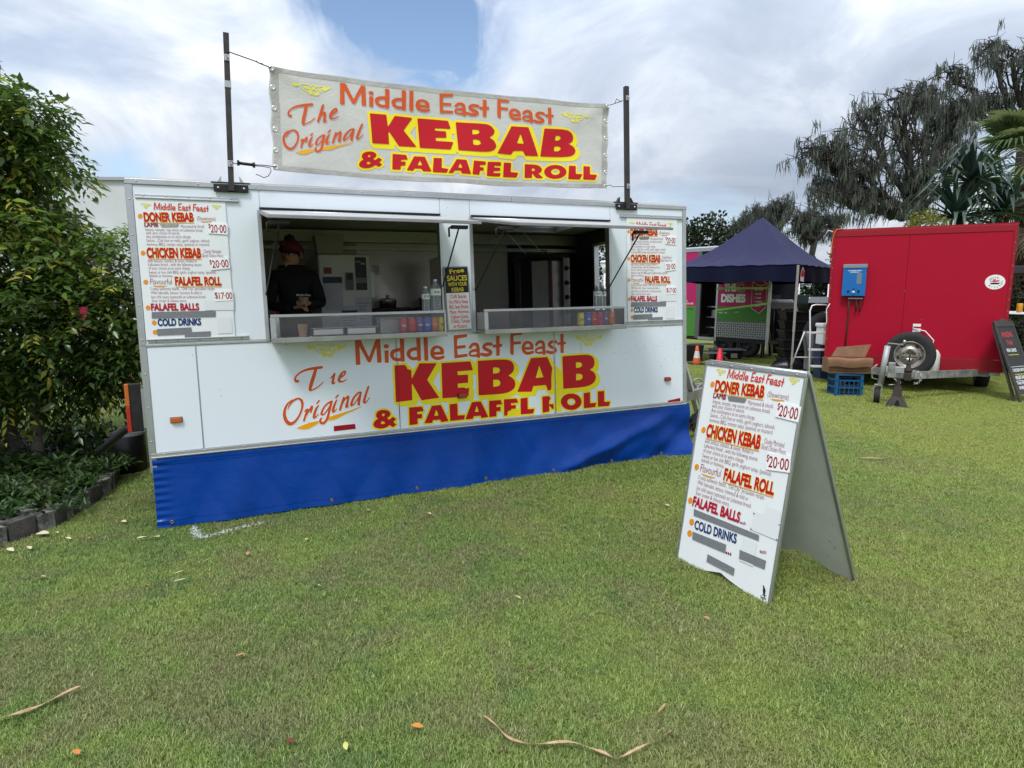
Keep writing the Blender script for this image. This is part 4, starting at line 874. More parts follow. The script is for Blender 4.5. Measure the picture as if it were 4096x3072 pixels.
for P in (((668, 1018), (728, 1040), (725, 1052), (738, 988), (830, 1018), (822, 1088), (834, 1095), (815, 1207), (640, 1135)), ((592, 1183), (678, 1216), (652, 1368), (568, 1330))): a2.quad('blank', [A_(*p) for p in P])
for x in (485, 498, 511): a2.quad('mar', [A_(x, 1270 + (x - 485) * .35), A_(x + 6, 1281 + (x - 485) * .35), A_(x, 1292 + (x - 485) * .35), A_(x - 6, 1281 + (x - 485) * .35)])
a2.add('bk', shape_mesh([('S', np.array([(*A_(717, 1487), .004), (*A_(722, 1500), .010), (*A_(724, 1520), .018), (*A_(723, 1545), .010), (*A_(728, 1560), .004)])), ('S', np.array([(*A_(712, 1545), .003), (*A_(735, 1552), .003)]))], .0015))
a2.add('bk', thin_text('Signs', A_(700, 1566), A_(735, 1578), .014, .02))
a2.lay(afn, ab, {**SPEC, 'bk': ('signwriter_logo', L_black, .0024, 'small black bird logo')})
for x, y in ((662, 1030), (822, 1102), (806, 1197), (643, 1128)):
    q = A_(x, y); link('rivet', rv, ab, loc=(q[0], -.004, q[1]))
# ================================================================== free sauces sign between the windows
sg_ = thing('sauce_sign', 'tall narrow sign listing free sauces, yellow on black above red on white', 'sign', TF)
SN = -.035
sz = lambda x, y: tuple(TF.uv(1000 + x * .4069, 780 + y * .4069, SN))
k2 = .4069 / 2576 * 5.45
so_ = [sz(1902, 705), sz(2140, 698), sz(2190, 1325), sz(1945, 1338)]; ctr = np.mean(so_, 0)
obj('plastic_frame', MB().prism(so_, SN + .004, SN + .010), mat('frame_plastic', (.30, .31, .31), .3), sg_)
ins = lambda P, e: [tuple(ctr + (np.array(p) - ctr) * e) for p in P]
obj('black_card', MB().prism([sz(1915, 715), sz(2137, 708), sz(2150, 955), sz(1927, 965)], SN + .0005, SN + .0035), L_black, sg_)
obj('white_card', MB().prism([sz(1930, 966), sz(2150, 957), sz(2180, 1312), sz(1955, 1325)], SN + .0005, SN + .0035), L_white, sg_)
sa = Art()
L_y2 = mat('print_yellow', (.78, .62, .03), .4)
sa.add('y', viamap(lambda V: V, (lambda VF: VF)(thin_text('Free', sz(1965, 775), sz(2105, 755), 40 * k2, .02))))
sa.add('r', shape_mesh([('S', np.array([(*sz(2005, 785), .004), (*sz(2030, 770), .008), (*sz(2065, 765), .003)]))], .003))
for t, x0, y0, x1, y1, c in (('SAUCES', 1940, 845, 2132, 838, 48), ('WITH YOUR', 1950, 898, 2132, 888, 34), ('KEBAB', 1985, 950, 2100, 945, 36)): sa.add('y', bold_text(t, sz(x0, y0), sz(x1, y1), c * k2, .02))
for t, x0, y0, x1, y1 in (('Chilli Sauces', 1968, 1015, 2128, 1010), ('Hot, Mild or Sweet,', 1958, 1068, 2148, 1062), ('BBQ, Satay (Peanut),', 1960, 1118, 2152, 1110), ('Mayo, Hummus,', 1966, 1168, 2155, 1158), ('Yoghurt-Garlic', 1972, 1215, 2145, 1208), ('(Taziki), Tahineh', 1978, 1258, 2162, 1252), ('or Mustard.', 2002, 1308, 2138, 1302)):
    sa.add('p', bold_text(t, sz(x0, y0), sz(x1, y1), 33 * k2, .014, .035))
sa.lay(lambda a, b, h: (a, SN - h, b), sg_, {'y': ('lettering', L_y2, .0006, 'yellow words Free SAUCES WITH YOUR KEBAB'), 'r': ('brush_mark', L_red, .0006, None), 'p': ('lettering', mat('letter_coral', (.72, .06, .05), .5), .0006, 'red list of sauces')})
# ================================================================== things on the counters
def can(u, colr, txt, tcol, label, n=-.12, v=1.319, grp='soft drink cans on the counters', rot=0.):
    t = thing('drink_can', label, 'can', None, grp); t.matrix_world = TF.matrix() @ Matrix.Translation((u, n, v)) @ Matrix.Rotation(rot, 4, 'Z')
    obj('can_body', MB().lathe([(.024, .004), (.030, .010), (.033, .018), (.033, .104), (.030, .113), (.027, .118)], seg=20), mat('can_' + colr, CANC[colr], .3, .1, var=.2, vscale=30), t)
    obj('can_top', MB().lathe([(0, .116), (.025, .116), (.0275, .1205), (.0265, .121)], seg=20).lathe([(.026, .0), (.024, .0045), (0, .006)], seg=20), M_rivet, t)
    if txt:
        V, F = text_fill(txt, .03); h = V[:, 0].max()
        sc = min(.036 / h, .03); mb = MB()
        mb.add([((.0336) * math.sin((p[0] - h / 2) * sc / .0336), -.0336 * math.cos((p[0] - h / 2) * sc / .0336), .06 + (p[1] - .3) * sc * 1.6) for p in V], F)
        obj('can_print', mb, mat('print_' + tcol, PRT[tcol], .35), t, fix=False)
    return t
CANC = {'raspberry': (.55, .02, .08), 'red': (.60, .008, .018), 'purple': (.15, .05, .28), 'blue': (.01, .10, .50), 'orange': (.70, .18, .03), 'yellow': (.80, .66, .04)}
PRT = {'white': (.75, .75, .75), 'black': (.02, .02, .02), 'navy': (.01, .03, .15)}
for i, (u, c, t, tc_, lb) in enumerate([(1.833, 'raspberry', 'Cola', 'white', 'pinkish red drink can with barcode, leftmost in the row behind the left glass'), (1.900, 'red', 'Coca-Cola', 'black', 'red cola can with black script, second in the row behind the left glass'),
        (1.965, 'purple', 'KIRKS', 'white', 'purple drink can in the row behind the left glass'), (2.027, 'blue', 'KIRKS', 'white', 'blue drink can in the row behind the left glass'), (2.090, 'orange', 'FANTA', 'white', 'orange drink can in the row behind the left glass'), (2.148, 'yellow', 'Solo', 'black', 'yellow drink can at the right end behind the left glass')]): can(u, c, t, tc_, lb, -.13 - .01 * (i % 2), rot=.1 * (i % 3 - 1))
for i, (u, c, t, tc_, lb) in enumerate([(3.445, 'yellow', 'Solo', 'black', 'yellow drink can, leftmost in the row behind the right glass'), (3.508, 'blue', 'KIRKS', 'white', 'blue drink can in the row behind the right glass'),
        (3.572, 'red', 'Coca-Cola', 'white', 'red cola can with white script behind the right glass'), (3.634, 'raspberry', 'Cola', 'black', 'darker red can between the script cola can and the purple can, right window'), (3.696, 'purple', 'KIRKS', 'white', 'purple drink can in the row behind the right glass'), (3.758, 'orange', 'FANTA', 'black', 'orange drink can at the right end behind the right glass')]): can(u, c, t, tc_, lb, -.13 - .01 * (i % 2), rot=.1 * (i % 3 - 1))
M_pet = mat('clear_plastic', (.82, .88, .92), .08, trans=.85, ior=1.33); M_cap = mat('bottle_cap', (.75, .76, .78), .4); M_lab = mat('paper_label', (.72, .78, .76), .6)
M_water = mat('water', (.80, .86, .9), .02, trans=1., ior=1.33)
for a, b in ((.86, 2.15), (2.51, 3.85)): T('top_glass', MB().box((a, -.188, 1.474), (b, -.012, 1.481)), M_glass)
def bottle(u, h, r, txt, lb, n=-.075):
    t = thing('water_bottle', lb, 'bottle', None, 'water bottles on the counters'); t.matrix_world = TF.matrix() @ Matrix.Translation((u, n, 1.4815))
    pr = [(0, 0), (r * .8, 0), (r, .008)]
    for i in range(7): z = .02 + i * (h * .66 - .02) / 7; pr += [(r, z), (r * .94, z + h * .03), (r, z + h * .06)]
    pr += [(r, h * .68), (r * .82, h * .78), (r * .45, h * .87), (.013, h * .91), (.013, h * .95)]
    obj('bottle_body', MB().lathe(pr, seg=18), M_pet, t); obj('cap', MB().lathe([(.015, h * .94), (.0155, h * .995), (0, h)], seg=14), M_cap, t)
    obj('label', MB().lathe([(r * 1.03, h * .50), (r * 1.03, h * .70)], seg=18), M_lab, t)
    V, F = text_fill(txt, .02); w = V[:, 0].max(); s = min(.045, r * 1.5) / w; q = r * 1.045
    obj('price_lettering', MB().add([(q * math.sin((p[0] - w / 2) * s / q), -q * math.cos((p[0] - w / 2) * s / q), h * .57 + p[1] * s * 1.3) for p in V], F), L_black, t, fix=False)
bottle(2.045, .205, .032, '$3.50', 'small clear water bottle priced 3.50 beside the larger one, left window')
bottle(2.128, .262, .044, '$7.00', 'large clear water bottle priced 7.00 at the left window')
bottle(3.652, .205, .033, '$3.50', 'clear water bottle priced 3.50, left of the pair at the right window')
bottle(3.722, .205, .031, '$7', 'bluish water bottle, right of the pair at the right window', -.06)
def TH(nm, lb, cat, u, n, v, grp=None):
    t = thing(nm, lb, cat, None, grp); t.matrix_world = TF.matrix() @ Matrix.Translation((u, n, v)); return t
t = TH('paper_cup', 'plain brown paper cup behind the left glass guard', 'cup', 1.075, -.10, 1.319)
obj('cup_wall', MB().lathe([(.028, 0), (.038, .095), (.040, .098), (.036, .094), (.026, .004), (0, .004)], seg=20), mat('kraft_paper', (.34, .22, .13), .7), t)
for u, lb in ((1.27, 'steel food tray beside the paper cup'), (1.53, 'steel food tray beside the white container')):
    t = TH('food_tray', lb, 'tray', u, .06, 1.319, 'steel food trays behind the left glass')
    obj('tray_pan', MB().box((-.115, -.08, 0), (.115, .08, .06), .01), M_steel, t); obj('tray_rim', MB().box((-.127, -.09, .058), (.127, .09, .064), .002), M_steel, t)
t = TH('plastic_container', 'cloudy white plastic container behind the left glass', 'container', 1.76, .04, 1.319)
obj('tub', MB().box((-.085, -.07, 0), (.085, .07, .12), .012), mat('cloudy_plastic', (.45, .42, .42), .4), t); obj('lid', MB().box((-.09, -.075, .12), (.09, .075, .13), .004), mat('lid_plastic', (.4, .4, .4), .4), t)
t = TH('squeeze_bottle', 'white sauce bottle with red cap at the left window frame', 'bottle', .90, .12, 1.45)
obj('bottle_body', MB().lathe([(0, -.13), (.03, -.13), (.032, 0), (.026, .03), (.012, .04)], seg=14), M_cap, t); obj('cap', MB().lathe([(.013, .038), (.012, .06), (0, .062)], seg=12), L_red, t)
# ------------------------------------------------------------------ inside: refrigerator
fr = TH('refrigerator', 'upright white refrigerator covered in notices inside the left window', 'refrigerator', 1.40, 1.30, .56)
M_fr = mat('fridge_white', (.62, .60, .56), .35); obj('cabinet', MB().box((0, .045, 0), (.49, .60, 1.52), .012), M_fr, fr)
obj('door', MB().box((0, 0, .03), (.49, .04, 1.515), .012), M_fr, fr)
def note(nm, x0, x1, z0, z1, m, parent=fr, y=-.004): return obj(nm, MB().box((x0, y, z0), (x1, y + .003, z1)), m, parent)
M_doc = mat('notice_paper', (.55, .57, .62), .6, var=.4, vscale=30, c2=(.24, .25, .29)); M_docb = mat('notice_blue', (.05, .07, .10), .6)
note('energy_sticker', .345, .455, 1.17, 1.49, M_black if 0 else mat('sticker_dark', (.03, .035, .045), .4)); note('energy_sticker', .345, .455, 1.24, 1.29, mat('sticker_grey', (.2, .2, .2), .5), y=-.006)
for s_, x, z, h in (('205L', .40, 1.42, .016), ('CHiQ', .352, 1.44, .014)): 
    VF = thin_text(s_, (x, z), (x + .045, z), h); obj('sticker_lettering', MB().add([(p[0], -.0065, p[1]) for p in VF[0]], VF[1]), L_white, fr, fix=False)
note('notice', .03, .215, .98, 1.30, M_doc); note('notice_heading', .032, .213, 1.24, 1.30, M_docb, y=-.006); note('notice', .18, .36, .70, 1.02, M_doc, y=-.008); note('notice_heading', .195, .345, .95, .975, M_docb, y=-.010)
note('notice', .33, .485, .72, 1.10, M_doc); note('notice', .02, .19, .68, .92, M_doc, y=-.005)
note('timer', .245, .32, 1.17, 1.34, mat('timer_grey', (.12, .12, .13), .4), y=-.03); note('timer_screen', .255, .31, 1.27, 1.33, L_black, y=-.033)
note('magnet', .045, .12, 1.33, 1.39, mat('magnet_red', (.22, .05, .05), .5))
for k in range(7): note('notice_line', .20, .33 - .02 * (k % 3), .90 - k * .025, .904 - k * .025, L_black, y=-.011)
for k in range(6): note('notice_line', .345, .46 - .02 * (k % 3), 1.04 - k * .03, 1.044 - k * .03, L_black, y=-.006)
t = TH('storage_tub', 'white plastic tub standing on top of the refrigerator', 'tub', 1.52, 1.40, 2.081)
tp_ = [(-.12, 0), (.12, 0), (.135, .17), (-.135, .17)]; obj('tub_body', MB().prism(tp_, -.1, .1), mat('tub_plastic', (.27, .26, .24), .4), t); obj('tub_rim', MB().box((-.143, -.11, .16), (.143, .11, .18), .005), MATS['tub_plastic'], t)
t = TH('paper_towel', 'strip of white paper hanging beside the refrigerator', 'paper', 1.895, 1.32, 1.66); obj('sheet', MB().box((0, 0, 0), (.035, .006, .25)), M_lab, t)
# stove bench and pots
bn_ = TH('cooking_bench', 'steel bench with burners along the back wall of the trailer', 'bench', 1.95, 1.65, .56)
obj('bench_top', MB().box((0, 0, .93), (.95, .45, .96), .005), M_steel, bn_); obj('bench_body', MB().box((.02, .03, .0), (.93, .44, .925)), M_dark, bn_)
for k in range(2): obj('burner', MB().box((.05 + .45 * k, .0, .96), (.43 + .45 * k, .38, 1.0), .01), M_black, bn_)
t = TH('cooking_pot', 'small pale pot with a lid on the bench', 'pot', 2.18, 1.85, 1.56); obj('pot_body', MB().lathe([(0, 0), (.09, 0), (.095, .08)], seg=20), M_steel, t); obj('lid', MB().lathe([(.097, .08), (.08, .10), (.02, .11), (.018, .14), (0, .145)], seg=20), M_liner, t)
t = TH('frying_pan', 'dark red pan on the bench behind the water bottles', 'pan', 2.66, 1.85, 1.56); obj('pan_body', MB().lathe([(0, 0), (.10, 0), (.14, .10), (.135, .10), (.1, .01)], seg=20), mat('pan_red', (.08, .01, .012), .35), t); obj('handle', MB().tube([(.13, 0, .09), (.22, 0, .12)], .012, 8), M_black, t)
t = TH('power_outlet', 'white double power outlet on the back wall right of the refrigerator', 'outlet', 2.09, 2.11, 1.94); obj('plate', MB().box((0, 0, 0), (.07, .012, .10), .003), M_cap, t)
# range of the second window: notice cupboard, partition, gyros grill
t = TH('white_cupboard', 'narrow white cupboard with a hygiene notice inside the right window', 'cupboard', 2.56, 1.1, .56)
obj('carcass', MB().box((0, 0, 0), (.30, .4, 1.49), .005), M_fr, t); note('notice', .12, .26, 1.02, 1.42, M_lab, t); note('notice', .10, .27, .70, .95, mat('yellow_paper', (.42, .33, .05), .6), t)
t = TH('kebab_grill', 'tall dark vertical kebab grill with a strip of meat between its doors', 'kebab grill', 3.72, 1.50, 1.20)
obj('grill_back', MB().box((.0, .25, .05), (.50, .40, .90), .01), M_dark, t)
obj('grill_hood', MB().prism([(-.02, .88), (.52, .88), (.50, .92), (.0, .92)], -.02, .40), M_black, t)
M_door = mat('grill_door', (.30, .28, .265), .4, .1, var=.4, vscale=5)
obj('door', MB().bar((.05, .02, .44), (.22, -.05, .44), .012, .80), M_door, t); obj('door', MB().bar((.27, -.05, .44), (.42, .02, .44), .012, .80), M_door, t)
obj('meat', MB().lathe([(0, .06), (.05, .08), (.062, .3), (.07, .6), (.06, .84), (0, .86)], (.25, .08, 0), seg=16), mat('meat', (.42, .17, .15), .6, var=.5, vscale=20, c2=(.22, .09, .07)), t)
obj('control_panel', MB().box((.43, -.03, .02), (.51, .02, .88), .004), mat('panel_steel', (.35, .34, .32), .35, .7), t)
for k in range(5): obj('knob', MB().lathe([(0, -.03), (.022, -.03), (.026, 0)], (.47, -.032, .10 + k * .165), 'y', 14), M_black, t)
obj('grill_base', MB().box((-.02, -.08, -.64), (.53, .40, .03), .01), M_dark, t); obj('top_handle', MB().tube([(.22, .1, .92), (.22, .1, .97), (.28, .1, .97), (.28, .1, .92)], .008, 6), M_black, t)
for a in (0, .22): obj('exhaust_strap', MB().bar((-.13 + a, .3, 1.20), (.04 + a, .15, .94), .03, .006), M_alu, t)
# far park light seen through the trailer's side opening
# ------------------------------------------------------------------ people
def skin(name, P, E, Rr_, m, parent, mats=None, fn=None, sub=2):
    me = bpy.data.meshes.new(name); me.from_pydata([tuple(p) for p in P], E, []); o = bpy.data.objects.new(name, me); col.objects.link(o)
    o.modifiers.new('s', 'SKIN'); sv = me.skin_vertices[0].data
    for i, r in enumerate(Rr_): sv[i].radius = r if hasattr(r, '__len__') else (r, r)
    sv[0].use_root = True
    o.modifiers['s'].use_smooth_shade = True
    if sub: o.modifiers.new('u', 'SUBSURF').levels = sub; o.modifiers['u'].render_levels = sub
    dg = bpy.context.evaluated_depsgraph_get(); me2 = bpy.data.meshes.new_from_object(o.evaluated_get(dg)); bpy.data.objects.remove(o)
    me2.name = name
    for q in (mats or [m]): me2.materials.append(q)
    if fn:
        for p in me2.polygons: p.material_index = fn(p.center)
    for p in me2.polygons: p.use_smooth = True
    return link(name, me2, parent)
M_skin = mat('skin', (.42, .23, .16), .55); M_hood = mat('black_hoodie', (.012, .012, .014), .85); M_hair = mat('dark_hair', (.02, .014, .01), .6); M_pants = mat('grey_trousers', (.16, .16, .17), .85, var=.3, vscale=12)
M_trou = mat('dark_trousers', (.02, .02, .025), .85)
def hand(parent, wrist, d, up, s=1., m=M_skin, curl=.6):
    """palm with four unequal fingers and a thumb, one skinned mesh"""
    w = np.array(wrist, float); d = np.array(d, float); d /= np.linalg.norm(d); up = np.array(up, float); up -= d * (up @ d); up /= np.linalg.norm(up); sd = np.cross(d, up)
    P = [w, w + d * .045 * s, w + d * .08 * s]; E = [(0, 1), (1, 2)]; Rd = [(.024 * s, .018 * s), (.034 * s, .015 * s), (.030 * s, .012 * s)]
    for i, (off, ln) in enumerate(((-.03, .062), (-.01, .072), (.01, .067), (.03, .052))):
        b = w + d * .082 * s + sd * off * s; k = len(P)
        P += [b, b + (d * math.cos(curl) - up * math.sin(curl)) * ln * .5 * s, b + (d * (math.cos(curl) + math.cos(curl * 2.2)) - up * (math.sin(curl) + math.sin(curl * 2.2))) * ln * .5 * s]
        E += [(2, k), (k, k + 1), (k + 1, k + 2)]; Rd += [.0095 * s, .0085 * s, .0075 * s]
    k = len(P); b = w + d * .03 * s - sd * .03 * s; P += [b, b + (d * .7 - sd * .6 - up * .2) * .035 * s, b + (d * .95 - sd * .5 - up * .5) * .06 * s]; E += [(1, k), (k, k + 1), (k + 1, k + 2)]; Rd += [.013 * s, .010 * s, .0085 * s]
    return skin('hand', P, E, Rd, m, parent, sub=1)
def face(parent, c, yaw, s=1., hair=M_hair, beard=False):
    """eyes, brows, nose, mouth and ears on a head centred at c looking along yaw (0 = -n)"""
    c = np.array(c, float); f = np.array([math.sin(yaw), -math.cos(yaw), 0]); r = np.array([math.cos(yaw), math.sin(yaw), 0]); z = np.array([0, 0, 1.])
    M_eye = mat('eye_white', (.5, .5, .5), .3); M_iris = mat('iris', (.02, .015, .01), .2); M_lip = mat('lips', (.33, .10, .09), .5)
    at = lambda x, y, h: tuple(c + (r * x + f * y + z * h) * s)
    for sx in (-1, 1):
        e = MB().lathe([(0, -.011 * s), (.008 * s, -.008 * s), (.011 * s, 0), (.008 * s, .008 * s), (0, .011 * s)], at(.032 * sx, .078, .010), 'z', 10); obj('eye', e, M_eye, parent)
        obj('iris', MB().lathe([(0, -.005 * s), (.0045 * s, 0), (0, .005 * s)], at(.032 * sx, .0885, .010), 'z', 8), M_iris, parent)
        obj('eyebrow', MB().tube([at(.016 * sx, .090, .030), at(.034 * sx, .090, .035), at(.050 * sx, .080, .030)], .004 * s, 6), hair, parent)
        obj('ear', MB().tube([at(.078 * sx, -.01, .03), at(.088 * sx, -.02, .02), at(.085 * sx, -.015, -.01), at(.078 * sx, -.005, -.02)], .009 * s, 6), M_skin, parent)
    obj('nose', MB().tube([at(0, .088, .018), at(0, .104, -.010), at(0, .108, -.022), at(0, .092, -.028)], [.007 * s, .010 * s, .012 * s, .007 * s], 8), M_skin, parent)
    obj('mouth', MB().tube([at(-.024, .084, -.052), at(0, .095, -.050), at(.024, .084, -.052)], [.003 * s, .006 * s, .003 * s], 6), M_lip, parent)
vd = TH('person', 'person in a black hoodie and red bandana holding a cup inside the left window', 'person', 1.13, .92, .56)
P = [(0, 0, .86), (0, .0, 1.02), (0, .01, 1.18), (0, .0, 1.28), (0, -.01, 1.345), (-.012, -.025, 1.42), (-.012, -.025, 1.49),
     (-.16, .0, 1.275), (-.225, -.02, 1.03), (-.06, -.20, .99), (.16, .0, 1.275), (.225, -.03, 1.03), (.10, -.23, 1.03),
     (-.085, 0, .82), (-.09, 0, .45), (-.09, .0, .07), (-.09, -.12, .03), (.085, 0, .82), (.09, 0, .45), (.09, 0, .07), (.09, -.12, .03)]
E_ = [(0, 1), (1, 2), (2, 3), (3, 4), (4, 5), (5, 6), (3, 7), (7, 8), (8, 9), (3, 10), (10, 11), (11, 12), (0, 13), (13, 14), (14, 15), (15, 16), (0, 17), (17, 18), (18, 19), (19, 20)]
Rv = [(.15, .115), (.135, .105), (.16, .11), (.12, .085), (.052, .052), (.070, .080), (.078, .088), (.070, .07), .055, .036, (.070, .07), .055, .036, .085, .06, .042, .035, .085, .06, .042, .035]
skin('body', P, E_, Rv, M_hood, vd, [M_hood, M_skin, M_trou], lambda c: 1 if c.z > 1.335 and abs(c.x) < .12 else (2 if c.z < .86 and abs(c.x) < .22 and c.y > -.15 else 0))
face(vd, (-.012, -.025, 1.455), -.45)
obj('hood', MB().lathe([(.07, 1.33), (.115, 1.30), (.135, 1.335), (.12, 1.375), (.085, 1.37), (.07, 1.34)], (0, .03, 0), seg=18), M_hood, vd)
M_band = mat('red_bandana', (.10, .006, .018), .8, var=.3, vscale=40, c2=(.2, .10, .10))
obj('bandana', MB().lathe([(.086, 1.485), (.098, 1.50), (.097, 1.525), (.088, 1.55), (.062, 1.585), (.02, 1.602), (0, 1.604)], (-.010, -.018, 0), seg=20).lathe([(0, 1.56), (.03, 1.565), (.04, 1.585), (.03, 1.61), (0, 1.62)], (-.07, -.06, -.03), seg=10).lathe([(0, 1.44), (.028, 1.47), (.03, 1.52), (.02, 1.55), (0, 1.555)], (.075, .01, 0), seg=10), M_band, vd)
obj('hair_bun', MB().lathe([(0, -.05), (.04, -.03), (.048, 0), (.04, .03), (0, .05)], (-.01, .03, 1.605), seg=14), M_hair, vd)
hand(vd, (-.045, -.215, .995), (.9, -.35, .15), (0, -.3, 1), 1.); hand(vd, (.10, -.235, 1.03), (-.7, -.5, .25), (0, -.4, 1), 1.)
VF = thin_text('Middle East', (.0, 1.10), (.12, 1.10), .018); obj('hoodie_lettering', MB().add([(p[0], -.128 - .02 * (1 - (p[0] / .15) ** 2), p[1]) for p in VF[0]], VF[1]), L_white, vd, fix=False)
VF = thin_text('Feast', (.03, 1.075), (.09, 1.075), .018); obj('hoodie_lettering', MB().add([(p[0], -.128 - .02 * (1 - (p[0] / .15) ** 2), p[1]) for p in VF[0]], VF[1]), L_white, vd, fix=False)
t = thing('paper_cup', 'brown paper bowl held in the hands of the person in the bandana', 'cup', None); t.matrix_world = TF.matrix() @ Matrix.Translation((1.17, .63, .56 + 1.02)); obj('cup_wall', MB().lathe([(.032, 0), (.048, .06), (.050, .062), (.046, .058), (.030, .004), (0, .004)], seg=18), MATS['kraft_paper'], t)
# ================================================================== red trailer (right)
RF = flatframe((6.03, 12.4, 0), math.atan2(-1.4, 2.39))
rt_ = thing('red_trailer', 'bright red box food trailer with a spare wheel and drawbar facing the camera', 'food trailer', RF)
def Q(name, mb, m, parent=None, **kw): return obj(name, mb, m, parent or rt_, **kw)
M_rw = mat('red_panel', (.38, .004, .024), .45, spec=.18, var=.18, vscale=2.2, c2=(.31, .004, .019), bump=.06, bscale=260); chips(M_rw, 18, .76)
M_rt = mat('red_trim', (.30, .006, .017), .45, var=.3, vscale=6, c2=(.22, .008, .014))
rw_ = 2.77; z0, z1 = .40, 2.90
Q('front_panel', MB().box((.05, -.004, z0 + .22), (1.235, .02, z1 - .11)), M_rw); Q('front_panel', MB().box((1.24, -.004, z0 + .22), (rw_ - .05, .02, z1 - .11)), M_rw)
Q('side_wall', MB().box((0, .021, z0), (.02, 3.6, z1)), M_rw); Q('side_wall', MB().box((rw_ - .02, .021, z0 + .9), (rw_, 3.6, z1)), M_rw); Q('rear_wall', MB().box((.02, 3.58, z0), (rw_ - .02, 3.6, z1)), M_rw)
Q('roof', MB().box((-.01, .0, z1 + .001), (rw_ + .01, 3.61, z1 + .03)), M_rt); Q('chassis', MB().box((.02, .03, z0 - .06), (rw_ - .02, 3.58, z0 + .01)), M_alu)
Q('top_band', MB().box((-.005, -.014, z1 - .108), (rw_ + .005, .02, z1), .003), M_rt)
Q('corner_trim', MB().box((-.006, -.010, z0 + .20), (.048, .02, z1 - .11), .003), M_rt); Q('corner_trim', MB().box((rw_ - .048, -.010, z0 + .20), (rw_ + .006, .02, z1 - .11), .003), M_rt)
kp = MB().box((-.004, -.012, z0), (rw_ + .004, .02, z0 + .215), .003)
Q('kick_plate', kp, M_rt)
tb = MB(); random.seed(2)
for i in range(52):
    for j in range(3):
        x, z = .04 + i * .0525, z0 + .05 + j * .055; a = .7 if (i + j) % 2 else -.7
        tb.obox((x, -.0135, z), np.array((.017, .002, .005)), np.array([[math.cos(a), 0, -math.sin(a)], [0, 1, 0], [math.sin(a), 0, math.cos(a)]]))
Q('tread_pattern', tb, M_rt, kind='stuff')
# water heater
rp = lambda x, y, d=0.: RF.pix(x, y, d)
zr = lambda x, y: (3250 + x * .54265, 800 + y * .54265)
def rq(x, y, d=-.1): q = rp(*zr(x, y), d); return q[0], q[2]
hx0_, hz1 = rq(232, 475); hx1_, hz0 = rq(385, 708)
wh = Q('water_heater', MB().box((hx0_, -.135, hz0), (hx1_, -.006, hz1 - .07), .006), mat('heater_blue', (.012, .135, .42), .4, var=.1), None)
obj('flue_cover', MB().box((hx0_ - .004, -.145, hz1 - .068), (hx1_ + .008, -.006, hz1), .005), mat('heater_grey', (.22, .25, .28), .4), wh)
cxh = (hx0_ + hx1_) / 2; wd = hx1_ - hx0_
obj('rating_label', MB().box((cxh + .04, -.138, hz1 - .36), (cxh + .12, -.1352, hz1 - .16)), mat('label_grey', (.16, .2, .25), .5), wh)
for s_, w_, dz, hh in (('companion', .22, .125, .022), ('AQUAHEAT RV', .15, .155, .018)):
    VF = bold_text(s_, (cxh - w_ / 2, hz1 - dz), (cxh + w_ / 2, hz1 - dz), hh, .02); obj('lettering', MB().add([(p[0], -.1365, p[1]) for p in VF[0]], VF[1]), L_white, wh, fix=False)
for k, (dx, dz, r_) in enumerate(((-.085, .09, .020), (0, .07, .026), (.085, .09, .020), (0, .13, .014))):
    obj('dial', MB().lathe([(0, -.030), (r_ * .6, -.030), (r_ * .7, -.004), (r_, -.003), (r_, 0)], (cxh + dx, -.1355, hz0 + dz), 'y', 16), M_black if k != 1 else mat('dial_white', (.6, .65, .7), .4), wh)
M_cop = mat('old_copper', (.10, .045, .03), .6, .3, var=.5, vscale=20)
px_, pz = rq(272, 715, -.05)
Q('gas_pipe', MB().tube([(px_, -.06, hz0), (px_, -.06, hz0 - .25), (px_ + .012, -.05, hz0 - .35), (px_, -.03, hz0 - .5), (px_ - .01, -.03, z0 + .30)], .014, 8), M_cop)
for dx in (.12, .20): Q('water_pipe', MB().tube([(px_ + dx, -.06, hz0), (px_ + dx, -.06, hz0 - .12), (px_ + dx + (.02 if dx < .15 else -.015), -.06, hz0 - .18), (px_ + dx - .01, -.06, hz0 - .28)], .014, 8), M_cop)
Q('pipe_valve', MB().box((px_ - .02, -.075, hz0 - .06), (px_ + .22, -.05, hz0 - .03), .006), M_rivet)
# round logo, white stickers, rivets
ox, oz = rq(1345, 605, 0); orr = .138
Q('round_logo', MB().prism([(ox + orr * 1.02 * math.cos(t), oz + orr * .90 * math.sin(t)) for t in np.linspace(0, 2 * math.pi, 33)[:-1]], -.0065, -.0042), L_white)
def arc_text(txt, r, a0, a1, cap, flip=False, off=.0):
    mb = MB(); n = len(txt)
    for i, ch in enumerate(txt):
        V, F = text_fill(ch, off); V = V - [V[:, 0].mean(), .25]; V = V * (cap / .55); a = a0 + (a1 - a0) * i / (n - 1)
        th = a - math.pi / 2 if not flip else a + math.pi / 2
        c, s = math.cos(th), math.sin(th); mb.add([(ox + r * math.cos(a) + p[0] * c - p[1] * s, -.0072, oz + .9 * r * math.sin(a) + p[0] * s + p[1] * c) for p in V], F)
    return mb
M_lg = mat('logo_brown', (.12, .03, .03), .5)
Q('logo_lettering', arc_text('spice', .090, R(146), R(66), .034), M_lg, fix=False); Q('logo_lettering', arc_text('kitchen', .098, R(225), R(365), .032, True), M_lg, fix=False)
fl = MB()
for k in range(9):
    a = R(20 + k * 17.5); l = .055 + .015 * math.sin(k * 1.7)
    fl.add([(ox, -.0070 - .0001 * k, oz - .005), (ox + l * math.cos(a - .12), -.0070 - .0001 * k, oz + .75 * l * math.sin(a - .12)), (ox + 1.25 * l * math.cos(a), -.0070 - .0001 * k, oz + .75 * 1.25 * l * math.sin(a)), (ox + l * math.cos(a + .12), -.0070 - .0001 * k, oz + .75 * l * math.sin(a + .12))], [(0, 1, 2, 3)])
